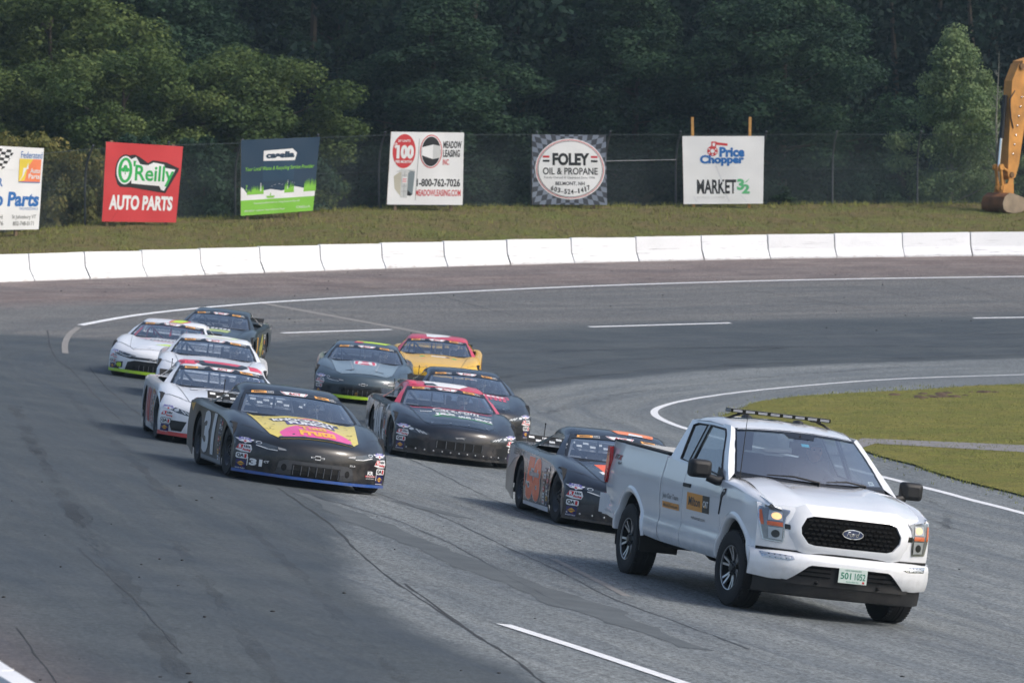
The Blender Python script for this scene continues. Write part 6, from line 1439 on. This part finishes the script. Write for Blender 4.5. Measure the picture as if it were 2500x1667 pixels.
# roof
mb = MB(); rows = []
for x, z in ((-1.08, 1.868), (-1.18, 1.895), (-1.45, 1.940), (-1.9, 1.955), (-2.3, 1.942), (-2.5, 1.905), (-2.585, 1.865)):
    rows.append([(x - (.13 * f * f if x > -1.3 else .03 * f * f * (x > -1.6)), .735 * f, z - .040 * f * f - .045 * max(0, (abs(f) - .88) / .12) ** 2 + .007 * (abs(abs(f) - .42) < .09 or abs(f) < .09) * (x < -1.3)) for f in (-1, -.95, -.88, -.7, -.52, -.44, -.36, -.1, -.06, .06, .1, .36, .44, .52, .7, .88, .95, 1)])
mb.grid(rows); obj('roof', mb, T_W, tk, smooth=35)
def gs(x, z, s, o=0.0): return Vector((x, s * (.955 - max(0, (z - 1.33)) / .52 * .228 + o), z))
for s in (-1, 1):
    st = [([(-.40, 1.30), (-.80, 1.56), (-1.10, 1.78), (-1.24, 1.862)], [(-.64, 1.31), (-.98, 1.57), (-1.20, 1.755), (-1.32, 1.822)]), ([(-1.24, 1.862), (-1.8, 1.878), (-2.3, 1.872), (-2.57, 1.845)], [(-1.32, 1.822), (-1.8, 1.832), (-2.3, 1.828), (-2.44, 1.80)]), ([(-2.57, 1.845), (-2.59, 1.6), (-2.60, 1.395)], [(-2.44, 1.80), (-2.33, 1.58), (-2.235, 1.41)]), ([(-2.60, 1.395), (-2.0, 1.378), (-1.5, 1.36), (-.75, 1.31), (-.5, 1.285)], [(-2.235, 1.41), (-2.0, 1.400), (-1.5, 1.382), (-.78, 1.333), (-.62, 1.31)])]
    mb = MB()
    for o_, i_ in st: mb.grid([[gs(*p, s) for p in o_], [gs(*p, s) for p in i_]], flip=s < 0)
    fr_ = obj('cab_frame', mb, T_W, tk, smooth=30, weld=True)
    mb = MB(); mb.grid([[tws(s * .99, t, .004) for t in (0, .25, .5, .75, .9, 1.0)], [gs(*p, s, .002) for p in ((-.40, 1.30), (-.60, 1.432), (-.80, 1.56), (-1.0, 1.708), (-1.13, 1.80), (-1.24, 1.862))]], flip=s < 0); obj('windshield_pillar', mb, T_W, tk, smooth=60)
    fw = [(-.66, 1.325), (-1.0, 1.574), (-1.215, 1.75), (-1.33, 1.812), (-1.845, 1.822), (-1.80, 1.388), (-1.5, 1.384), (-.80, 1.336)]; rw = [(-1.915, 1.40), (-1.965, 1.822), (-2.30, 1.818), (-2.42, 1.792), (-2.32, 1.58), (-2.235, 1.418)]
    for P_ in (fw, rw):
        mb = MB(); mb.poly([gs(*p, s, -.006) for p in P_]); obj('side_window', mb, T_SG, tk)
        mb = MB(); Q = [gs(*p, s, .002) for p in P_]; mb.tube(Q + Q[:2], .011, 5, cap=False); obj('window_trim', mb, T_B, tk, smooth=60)
    mb = MB(); mb.poly([gs(*p, s, .004) for p in ((-1.80, 1.388), (-1.845, 1.824), (-1.965, 1.824), (-1.915, 1.40))]); obj('centre_pillar', mb, T_GL, tk)
    # mirror
    mb = MB(); c = Vector((-.66, s * 1.205, 1.385)); rows = []
    for k, (dx, sc_) in enumerate(((-.075, .86), (-.06, .97), (-.02, 1.0), (.04, .96), (.075, .78), (.085, .5))):
        rows.append([c + Vector((dx, q[0] * sc_, q[1] * sc_)) for q in rrect(-.122, -.098, .122, .098, .042, 4)])
    mb.grid(rows, closed=True); mb.poly(rows[0][::-1]); mb.poly(rows[-1]); mi = obj('mirror', mb, T_B, tk, smooth=50)
    mb = MB(); mb.tube([(-.62, s * .955, 1.285), (-.60, s * 1.02, 1.275), (-.64, s * 1.12, 1.305)], [.06, .05, .045], 8); mb.prism([(-.52, s * .955, 1.30), (-.78, s * .955, 1.315), (-.80, s * .94, 1.42), (-.70, s * .945, 1.40)], (0, s * .012, 0)); obj('mirror_arm', mb, T_B, mi, smooth=50)
    # handle, lower crease strip, badge
    hx = -1.66; mb = MB(); mb.box(hx - .12, hx + .12, s * .992 - .018, s * .992 + .030, 1.135, 1.175); obj('door_handle', mb, T_B, tk)
    mb = MB(); P_ = [(-.42, 1.205), (-.35, 1.215), (-.345, 1.16), (-.41, 1.13), (-.485, .94), (-.50, .93), (-.46, 1.14)]; mb.prism([(x, s * (t_sidey(x, z) - .002), z) for x, z in P_], (0, s * .014, 0)); obj('fender_badge', mb, T_B, tk)
    A = Art(); A.text('F-150', -.42 if s < 0 else .35, 1.175, -.35 if s < 0 else .42, 1.200, vW, 2, .03); A.place('badge_lettering', lambda u, v, l, s=s: Vector((u if s < 0 else -u, s * (t_sidey(u, v) + .013 + l), v)), tk, None, .001)
    # tail lamp
    mb = MB(); P_ = [(-4.64, 1.385), (-4.745, 1.39), (-4.76, 1.0), (-4.70, .97), (-4.655, 1.02), (-4.60, 1.22)]; mb.prism([(x, s * (t_sidey(x, 1.1) - .02), z) for x, z in P_], (0, s * .045, 0)); mb.prism([(-4.745, s * (.97), 1.39), (-4.765, s * .97, .98), (-4.775, s * .80, .98), (-4.755, s * .80, 1.39)], (-.02, 0, 0)); obj('tail_lamp', mb, T_RED, tk, smooth=30)
def f_side(s): return lambda u, v, l: Vector((u if s < 0 else -u, s * (t_sidey(u if s < 0 else -u, v) + .002 + l), v))
for s in (-1, 1):
    x0 = -1.63 if s < 0 else .86
    A = Art(); A.rect(x0, .90, x0 + .55, 1.085, T_ORG, 1); A.rect(x0 + .55, .90, x0 + .79, 1.085, vB, 1); A.text('Milton', x0 + .08, .95, x0 + .48, 1.045, T_TXT, 2, .015); A.text('CAT', x0 + .58, .96, x0 + .76, 1.03, vW, 2, .04); A.poly([(x0 + .635, .957), (x0 + .665, .99), (x0 + .695, .957)], vY, 3); A.place('door_sign', f_side(s), tk, .2, .002)
    A = Art(); A.text('miltoncat.com', x0 + .16, .805, x0 + .64, .845, T_TXT, 1, .0); A.place('door_lettering', f_side(s), tk, .2, .002)
    x1 = -2.50 if s < 0 else 1.92
    A = Art(); A.text('Join Our Team.', x1, .945, x1 + .58, 1.02, T_TXT, 1, .0); A.place('door_lettering', f_side(s), tk, .2, .002)
    A = Art(); A.rect(x1, .855, x1 + .60, .925, T_ORG, 1); A.text('MiltonCATworks.com', x1 + .05, .87, x1 + .55, .905, T_TXT, 2, .01); A.place('door_sign', f_side(s), tk, .2, .002)
    x2 = -4.52 if s < 0 else 4.20
    A = Art(); A.text('STX', x2, 1.26, x2 + .30, 1.315, T_TXT, 1, .04, .2); A.text('X', x2 + .19, 1.255, x2 + .32, 1.315, vR, 2, .04, .2); A.text('4x4', x2 + .20, 1.205, x2 + .34, 1.24, T_TXT, 1, .03); A.place('bed_decal', f_side(s), tk, .2, .002)
# bed: rails, liner, tailgate
mb = MB()
for s in (-1, 1):
    mb.grid([[(x, s * .935, bedtop(x) + .004), (x, s * .925, bedtop(x) + .022), (x, s * .80, bedtop(x) + .022), (x, s * .79, bedtop(x) - .03), (x, s * .79, .82)] for x in (-4.72, -3.9, -3.2, -2.66)], flip=s < 0)
mb.quad((-2.66, -.79, .82), (-2.66, .79, .82), (-4.72, .79, .82), (-4.72, -.79, .82)); mb.quad((-2.66, -.93, .82), (-2.66, -.93, 1.44), (-2.66, .93, 1.44), (-2.66, .93, .82)); obj('bed_liner', mb, T_LINER, tk, smooth=30)
mb = MB(); mb.box(-4.76, -4.70, -.78, .78, .80, 1.45); obj('tailgate', mb, T_W, tk)
mb = MB(); mb.box(-4.98, -4.78, -.90, .90, .60, .80); mb.box(-4.95, -4.60, -.955, -.90, .62, .84); mb.box(-4.95, -4.60, .90, .955, .62, .84); obj('rear_bumper', mb, T_W, tk)
# cab rear wall and back window
mb = MB(); rows = [[(-2.60, .94 * f, 1.0), (-2.60, .94 * f, 1.42)] for f in (-1, 1)]; mb.grid(rows)
mb.poly([gs(-2.595, 1.42, 1), gs(-2.575, 1.85, 1), gs(-2.575, 1.85, -1), gs(-2.595, 1.42, -1), Vector((-2.595, -.60, 1.42)), Vector((-2.58, -.56, 1.80)), Vector((-2.58, .56, 1.80)), Vector((-2.595, .60, 1.42))]); obj('cab_rear_wall', mb, T_W, tk)
mb = MB(); mb.quad((-2.592, -.62, 1.42), (-2.592, .62, 1.42), (-2.578, .57, 1.81), (-2.578, -.57, 1.81)); obj('rear_window', mb, T_SG, tk)
# front fascia
def fx(y, z): a = abs(y); return float(np.interp(z, [.64, .75, .95, 1.10, 1.15], [.955, .975, .965, .915, .875])) - .30 * (a / .98) ** 3.2
def f_front(l0=0.0): return lambda u, v, l: Vector((fx(u, v) + l0 + l, u, v))
mb = MB(); fy = np.linspace(-.955, .955, 31); mb.grid([[(fx(y, z), y, z) for y in fy] for z in (.64, .70, .78, .88, .98, 1.06, 1.11, 1.145)]); obj('front_fascia', mb, T_W, tk, smooth=50)
mb = MB(); mb.grid([[(fx(y, 1.145), y, 1.145) for y in fy], [(fx(y, 1.145) - .03, y, 1.150) for y in fy], [(fx(y, 1.145) - .16, y, 1.135) for y in fy]]); obj('slam_panel', mb, T_W, tk, smooth=60)
og = [(-.42, 1.075), (.42, 1.075), (.50, 1.05), (.555, .95), (.545, .88), (.47, .79), (.40, .772), (-.40, .772), (-.47, .79), (-.545, .88), (-.555, .95), (-.50, 1.05)]
def ring(P, w): return [(x * (1 + w / .55), (y - .92) * (1 + w / .16) + .92) for x, y in P]
mb = MB(); o1 = og + og[:1]; o2 = ring(og, .07); o2 = o2 + o2[:1]; o3 = ring(og, .115); o3 = o3 + o3[:1]; o0 = ring(og, -.005); o0 = o0 + o0[:1]
mb.grid([[(fx(x, z) + d, x, z) for x, z in O] for O, d in ((o0, .004), (o1, .03), (o2, .034), (o3, .002))], flip=True); obj('grille_surround', mb, T_W, tk, smooth=40)
A = Art(); A.poly(og, mat('grille backing', lin(6, 6, 7), .8, spec=.1), 1); gr = A.place('grille', f_front(.004), tk, .1, .003)
mb = MB(); rg = random.Random(4)
for r_ in range(6):
    z = .80 + .046 * r_; n_ = 15
    for k in range(n_):
        y = -.49 + .98 * (k + (.5 if r_ % 2 else 0)) / n_
        if abs(y) > .50 - .25 * abs(z - .925) or (abs(y - .0) < .13 and abs(z - .93) < .06): continue
        p = Vector((fx(y, z) + .010, y, z)); mb.prism([p + Vector((0, dy, dz)) for dy, dz in ((-.026, 0), (-.014, .013), (.014, .013), (.026, 0), (.014, -.006), (-.014, -.006))], (.012, 0, 0))
o = obj('grille_mesh', mb, mat('grille black', lin(9, 9, 10), .6, spec=.25), gr); o['kind'] = 'stuff'
A = Art(); A.ell(0, .93, .118, .050, T_CH, 1); A.ell(0, .93, .108, .042, vinyl('oval blue', 24, 42, 78), 2); A.text('Ford', -.072, .905, .072, .957, T_CH, 3, .005, .35); A.place('emblem', f_front(.030), tk, .1, .002)
for s in (-1, 1):
    A = Art(); A.poly([(s * .575, .905), (s * .575, .955), (s * .735, .965), (s * .735, .915)], T_GL, 1); A.place('side_bar', f_front(.006), tk, .1, .002)
    # headlamp: bezel, lit upper reflector, amber strip, lower reflector, clear cover
    out = [(.66, 1.105), (.80, 1.118), (.945, 1.115), (.955, 1.02), (.935, .90), (.90, .775), (.715, .765), (.705, .84), (.715, .95), (.70, 1.03), (.665, 1.08)]
    A = Art(); A.poly([(s * a, b_) for a, b_ in out], T_CH, 1); A.poly([(s * (.82 + (a - .82) * .90), .94 + (b_ - .94) * .93) for a, b_ in out], mat('lamp inner', lin(150, 154, 158), .25, .6), 2); hl = A.place('headlight', f_front(.006), tk, .06, .003)
    A = Art(); A.poly([(s * a, b_) for a, b_ in ((.735, .985), (.74, 1.075), (.86, 1.085), (.87, .985))], T_REFL, 1); A.place('upper_reflector', f_front(.018), hl, .06, .003)
    A = Art(); A.ell(s * .795, 1.033, .048, .036, T_BULB, 1, 18); A.place('lit_bulb', f_front(.024), hl, .06, .003)
    A = Art(); A.poly([(s * a, b_) for a, b_ in ((.73, .93), (.735, .972), (.88, .972), (.875, .93))], T_AMB, 1); A.poly([(s * a, b_) for a, b_ in ((.905, .93), (.925, 1.08), (.945, 1.08), (.945, .99), (.93, .93))], T_AMB, 1); A.place('amber_lens', f_front(.018), hl, .06, .003)
    A = Art(); A.poly([(s * a, b_) for a, b_ in ((.73, .79), (.73, .915), (.865, .915), (.855, .795))], T_REFL, 1); A.ell(s * .795, .85, .04, .04, T_DKR, 2, 16); A.place('lower_reflector', f_front(.018), hl, .06, .003)
    A = Art(); A.poly([(s * (.825 + (a - .825) * .985), .94 + (b_ - .94) * .985) for a, b_ in out], T_LENS, 1); A.place('lens_cover', f_front(.034), hl, .06, .003)
# bumper with its dark centre
def bx_(y, z): a = abs(y); return float(np.interp(z, [.38, .43, .52, .62, .665, .69], [.985, 1.025, 1.055, 1.045, 1.01, .955])) - .36 * (a / 1.0) ** 3.6
def blow(y): return float(np.interp(abs(y), [0, .44, .64, .80, 1.0], [.575, .570, .395, .385, .405]))
by = np.r_[np.linspace(-.995, -.66, 9), np.linspace(-.64, -.42, 7), np.linspace(-.35, .35, 9), np.linspace(.42, .64, 7), np.linspace(.66, .995, 9)]
mb = MB(); C_ = []
for y in by:
    z0 = blow(y); zs = [z0 + (.685 - z0) * k / 8 for k in range(9)]; C_.append([(bx_(y, z0) - .06, y, z0 + .004)] + [(bx_(y, z), y, z) for z in zs] + [(bx_(y, .685) - .05, y, .688)])
mb.grid(C_)
for s in (-1, 1): mb.grid([[(.62 + .05 * k, s * (.985 + .0 * k), z) for z in np.linspace(.41, .68, 5)] for k in range(2)] + [[(bx_(.995, z), s * .995, z) for z in np.linspace(.41, .68, 5)]], flip=s > 0)
obj('front_bumper', mb, T_W, tk, smooth=40, weld=True)
mb = MB(); mb.grid([[(fx(y, .70) + .006, y, z) for y in np.linspace(-.95, .95, 31)] for z in (.672, .702)]); obj('bumper_gap_shade', mb, T_GAP, tk)  # black strip laid on the fascia, painting the shadow in the gap above the bumper
mb = MB(); mb.grid([[(bx_(y, .5) - .05, y, z) for y in np.linspace(-.70, .70, 15)] for z in (.36, .46, .60)]); obj('lower_intake', mb, T_B, tk)
for s in (-1, 1):
    for z in (.455, .500, .545):
        mb = MB(); a_, b_ = .20, .60 - (z - .40) * .9; mb.grid([[(bx_(s * q, .5) - .043, s * q, z - .008), (bx_(s * q, .5) - .018, s * q, z), (bx_(s * q, .5) - .043, s * q, z + .008)] for q in np.linspace(a_, b_, 5)], flip=s < 0); obj('intake_slat', mb, T_GL, tk)
    A = Art(); A.poly([(s * a, b_) for a, b_ in ((.60, .615), (.66, .595), (.90, .60), (.925, .655), (.62, .645))], T_CH, 1); A.poly([(s * a, b_) for a, b_ in ((.64, .614), (.68, .602), (.89, .607), (.908, .648), (.64, .638))], T_REFL, 2)
    for k in range(4): A.poly([(s * (.68 + .05 * k), .606), (s * (.69 + .05 * k), .606), (s * (.70 + .05 * k), .645), (s * (.685 + .05 * k), .645)], T_DKR, 3)
    A.place('fog_lamp', lambda u, v, l: Vector((bx_(u, v) + .002 + l, u, v)), tk, .05, .002)
    mb = MB(); mb.tube([(bx_(s * .34, .5) - .05, s * .34, .40), (bx_(s * .34, .5) - .01, s * .34, .395), (bx_(s * .34, .5) - .05, s * .34, .39)], .018, 6); obj('tow_hook', mb, T_B, tk, smooth=60)
mb = MB(); mb.grid([[(.985 + dx - .34 * (abs(y) / .95) ** 3.2, y, z) for y in np.linspace(-.93, .93, 21)] for dx, z in ((0, .40), (.0, .33), (-.03, .24), (-.12, .225))], flip=True); obj('air_dam', mb, T_B, tk, smooth=50)
# number plate
pl = Vector((bx_(0, .5) + .012, .03, .50)); mb = MB(); mb.box(pl.x - .006, pl.x, pl.y - .157, pl.y + .157, .425, .578); po = obj('number_plate', mb, vinyl('plate white', 206, 220, 214), tk)
vPG = vinyl('plate green', 30, 128, 100)
A = Art(); A.text('501', -.135, -.035, -.02, .035, vPG, 1, .015); A.text('1052', .02, -.035, .138, .035, vPG, 1, .015); A.text('NEW HAMPSHIRE', -.09, .05, .09, .066, vPG, 1, .0); A.bars(-.07, -.066, .07, -.052, vinyl('plate pale', 130, 176, 160), 1, 9, 1); A.rect(.108, -.068, .132, -.046, vR, 1); A.place('plate_lettering', lambda u, v, l: Vector((pl.x + .001 + l, pl.y + u, .5015 + v)), po, None, .001)
# wheels
def truck_wheel():
    t = MB(); t.lathe([(.235, -.12), (.27, -.135), (.35, -.140), (.385, -.125), (.402, -.085), (.405, -.03), (.400, -.026), (.400, -.018), (.405, -.014), (.405, .014), (.400, .018), (.400, .026), (.405, .03), (.402, .085), (.385, .125), (.35, .14), (.27, .135), (.235, .12)], (0, 0, 0), (0, 1, 0), 40)
    for k in range(60):
        a = 2 * math.pi * k / 60; M_ = Matrix.Rotation(a, 4, 'Y')
        for y0, y1 in ((-.118, -.085), (.085, .118)): t.box(-.010, .010, y0, y1, .390, .4035, 0, M_)
    b_ = MB(); b_.lathe([(.238, -.122), (.225, -.11), (.215, -.02), (.0, -.015)], (0, 0, 0), (0, 1, 0), 36); b_.lathe([(.238, .12), (.2, .10), (0, .08)], (0, 0, 0), (0, 1, 0), 24)
    sp = MB()
    for k in range(6):
        a = 2 * math.pi * k / 6
        for da in (-.17, .17):
            d0 = Vector((math.cos(a + da * .3), 0, math.sin(a + da * .3))); d1 = Vector((math.cos(a + da), 0, math.sin(a + da))); w = Vector((-math.sin(a), 0, math.cos(a)))
            p, q = d0 * .06 + Vector((0, -.085, 0)), d1 * .225 + Vector((0, -.115, 0)); h = .013
            rows = [[c - w * h + Vector((0, .03, 0)), c - w * h, c + w * h, c + w * h + Vector((0, .03, 0))] for c in (p, p.lerp(q, .5) + Vector((0, .008, 0)), q)]; sp.grid(rows, closed=True)
    sp.lathe([(.236, -.128), (.228, -.126), (.226, -.10)], (0, 0, 0), (0, 1, 0), 36)
    hb = MB(); hb.lathe([(.085, -.05), (.08, -.09), (.05, -.10), (.045, -.115), (0, -.118)], (0, 0, 0), (0, 1, 0), 20)
    for k in range(6):
        a = 2 * math.pi * (k + .5) / 6; hb.lathe([(0, -.108), (.010, -.108), (.012, -.08)], (.066 * math.cos(a), 0, .066 * math.sin(a)), (0, 1, 0), 6)
    out = []
    for mb_, nm, m_ in ((t, 'tyre', M_TYRE), (b_, 'rim', T_DKR), (sp, 'spoke', T_SILV), (hb, 'hub', T_DKR)): me = finish(mb_.mesh(nm), 35); me.materials.append(m_); out.append(me)
    return out
TWM = truck_wheel()
for xa in (0, -3.69):
    for s in (-1, 1):
        Mw = Matrix.Translation((xa, s * .845, .405)) @ (Matrix.Identity(4) if s < 0 else Matrix.Rotation(math.pi, 4, 'Z'))
        if xa == 0: Mw = Mw @ Matrix.Rotation(R(5), 4, 'Z')
        Mw = Mw @ Matrix.Rotation(R(17 + 40 * xa), 4, 'Y'); w = inst('wheel', TWM[0], tk, Mw)
        for me, nm in zip(TWM[1:], ('rim', 'spoke', 'hub')): inst(nm, me, w)
        if xa < 0: mb = MB(); mb.box(-3.22, -3.205, s * .72 - .0 if s > 0 else -.97, .97 if s > 0 else -.72, .32, .62); obj('mud_flap', mb, T_B, tk)
mb = MB(); mb.box(-4.7, .6, -.50, -.38, .42, .56); mb.box(-4.7, .6, .38, .50, .42, .56); mb.box(-2.4, .5, -.40, .40, .40, .52); mb.tube([(-3.69, -.75, .40), (-3.69, .75, .40)], .06, 10); mb.ball((-3.69, .1, .40), .15); mb.tube([(0, -.75, .38), (0, .75, .38)], .05, 8); mb.box(-4.7, -2.7, -.5, .5, .62, .80); mb.box(-2.6, -.5, -.9, .9, .50, .60); obj('chassis', mb, T_B, tk)
mb = MB(); mb.tube([(-2.7, -.60, .44), (-3.2, -.66, .42), (-4.3, -.70, .50)], .04, 8); obj('exhaust', mb, T_B, tk, smooth=60)
# roof light bar
lb = obj('light_bar', (lambda m: (m.box(-1.93, -1.72, -.575, .575, 1.996, 2.036), m)[1])(MB()), T_GL, tk)
for k in range(8):
    y = -.504 + .144 * k; mb = MB(); mb.box(-1.722, -1.714, y - .052, y + .052, 2.003, 2.029); md = obj('light_module', mb, T_LED, lb)
for s in (-1, 1): mb = MB(); mb.box(-1.90, -1.75, s * .579 - .005, s * .579 + .005, 2.003, 2.029); obj('light_module', mb, T_LED, lb)
for s in (-1, 1):
    mb = MB(); mb.tube([(-1.80, s * .42, 1.995), (-1.78, s * .52, 1.960), (-1.78, s * .62, 1.91)], .014, 6); mb.box(-1.83, -1.73, s * .63 - .03, s * .63 + .03, 1.885, 1.915); mb.box(-1.83, -1.73, s * .42 - .05, s * .42 + .05, 1.984, 1.997); obj('mounting_foot', mb, T_B, lb)
for y in (-.25, .35): mb = MB(); mb.ball((-2.15, y, 1.945), .09, .06, .035, 12, 6); obj('roof_antenna_puck', mb, T_B, tk, smooth=60)
mb = MB(); mb.tube([(-.36, -.845, 1.30), (-.37, -.845, 1.36), (-.40, -.83, 2.02)], [.012, .006, .0035], 6); obj('whip_antenna', mb, T_B, tk)
# cabin
mb = MB(); mb.box(-2.5, -.6, -.85, .85, .60, .70); mb.prism([(-.42, -.80, .9), (-.42, -.80, 1.33), (-.95, -.80, 1.25), (-1.0, -.80, .95)], (0, 1.6, 0)); obj('dashboard', mb, T_DASH, tk)
for y in (-.38, .38):
    mb = MB(); mb.prism([(-1.15, y - .26, .92), (-1.65, y - .26, .86), (-1.92, y - .26, 1.56), (-1.80, y - .26, 1.58), (-1.60, y - .26, 1.05), (-1.15, y - .26, 1.06)], (0, .52, 0)); mb.box(-1.95, -1.84, y - .13, y + .13, 1.60, 1.80); mb.box(-1.91, -1.88, y - .06, y + .06, 1.52, 1.62); obj('seat', mb, T_SEAT, tk)
mb = MB(); mb.box(-2.48, -2.38, -.70, .70, .95, 1.55); obj('rear_seat', mb, T_SEAT, tk)
mb = MB(); mb.box(-1.00, -.96, -.12, .12, 1.70, 1.77); mb.tube([(-.98, 0, 1.76), (-1.02, 0, 1.84)], .012, 5); obj('rear_view_mirror', mb, T_B, tk)
mb = MB(); mb.tube([(-1.08 + .07 * math.sin(t), .38 + .19 * math.cos(t), 1.22 + .17 * math.sin(t)) for t in np.linspace(0, 2 * math.pi, 21)], .016, 6, cap=False); mb.tube([(-1.08, .20, 1.22), (-1.08, .56, 1.22)], .02, 5); mb.tube([(-1.08, .38, 1.22), (-.85, .38, 1.12)], .03, 6); obj('steering_wheel', mb, T_B, tk, smooth=60)
# the pickup driver: cap, face, dark jacket
M_JKT = mat('grey jacket', lin(70, 76, 84), .9, var=.2, vscale=7); M_CAP = mat('grey cap', lin(150, 156, 160), .85); M_EYE = mat('eye dark', lin(24, 22, 22), .4)
ME_TD = seated('body', M_JKT, grip=((.47, -.15, .34), (.47, .15, .34)))
pd = tag(empty('person', TRUCK_M @ Matrix.Translation((-1.58, .38, .98))), 'person in cap and grey jacket driving the white pickup', 'person')
inst('body', ME_TD, pd)
mb = MB(); mb.ball((.005, 0, .70), .098, .078, .125, 18, 14); mb.prism([(.095, -.014, .69), (.125, -.016, .665), (.095, -.014, .66)], (0, .03, 0)); mb.box(.088, .101, -.026, .026, .628, .636); obj('face', mb, M_SKIN, pd, smooth=60)
for s in (-1, 1):
    mb = MB(); mb.ball((.088, s * .032, .712), .011, .014, .009, 8, 5); obj('eye', mb, M_EYE, pd, smooth=60)
    mb = MB(); mb.ball((0, s * .08, .69), .02, .012, .032, 8, 6); obj('ear', mb, M_SKIN, pd, smooth=60)
mb = MB(); mb.ball((.0, 0, .775), .105, .085, .065, 16, 8); mb.prism([(.08, -.065, .765), (.17, -.045, .752), (.18, 0, .75), (.17, .045, .752), (.08, .065, .765)], (0, 0, .012)); obj('cap', mb, M_CAP, pd, smooth=50)
# ================================================================ HAZE over the whole place
mv = bpy.data.materials.new('thin haze'); mv.use_nodes = True; nv = mv.node_tree.nodes; nv.clear()
ov = nv.new('ShaderNodeOutputMaterial'); pv = nv.new('ShaderNodeVolumePrincipled'); pv.inputs['Color'].default_value = (.62, .84, 1.0, 1); pv.inputs['Density'].default_value = .00022; pv.inputs['Anisotropy'].default_value = .2
mv.node_tree.links.new(pv.outputs[0], ov.inputs['Volume'])
mb = MB(); mb.box(-2600, 2600, -900, 4600, -1.1, 95); hz_o = tag(obj('haze', mb, mv), 'thin pale haze lying over the whole track and wood', 'haze', kind='stuff')
SC.cycles.volume_bounces = 0
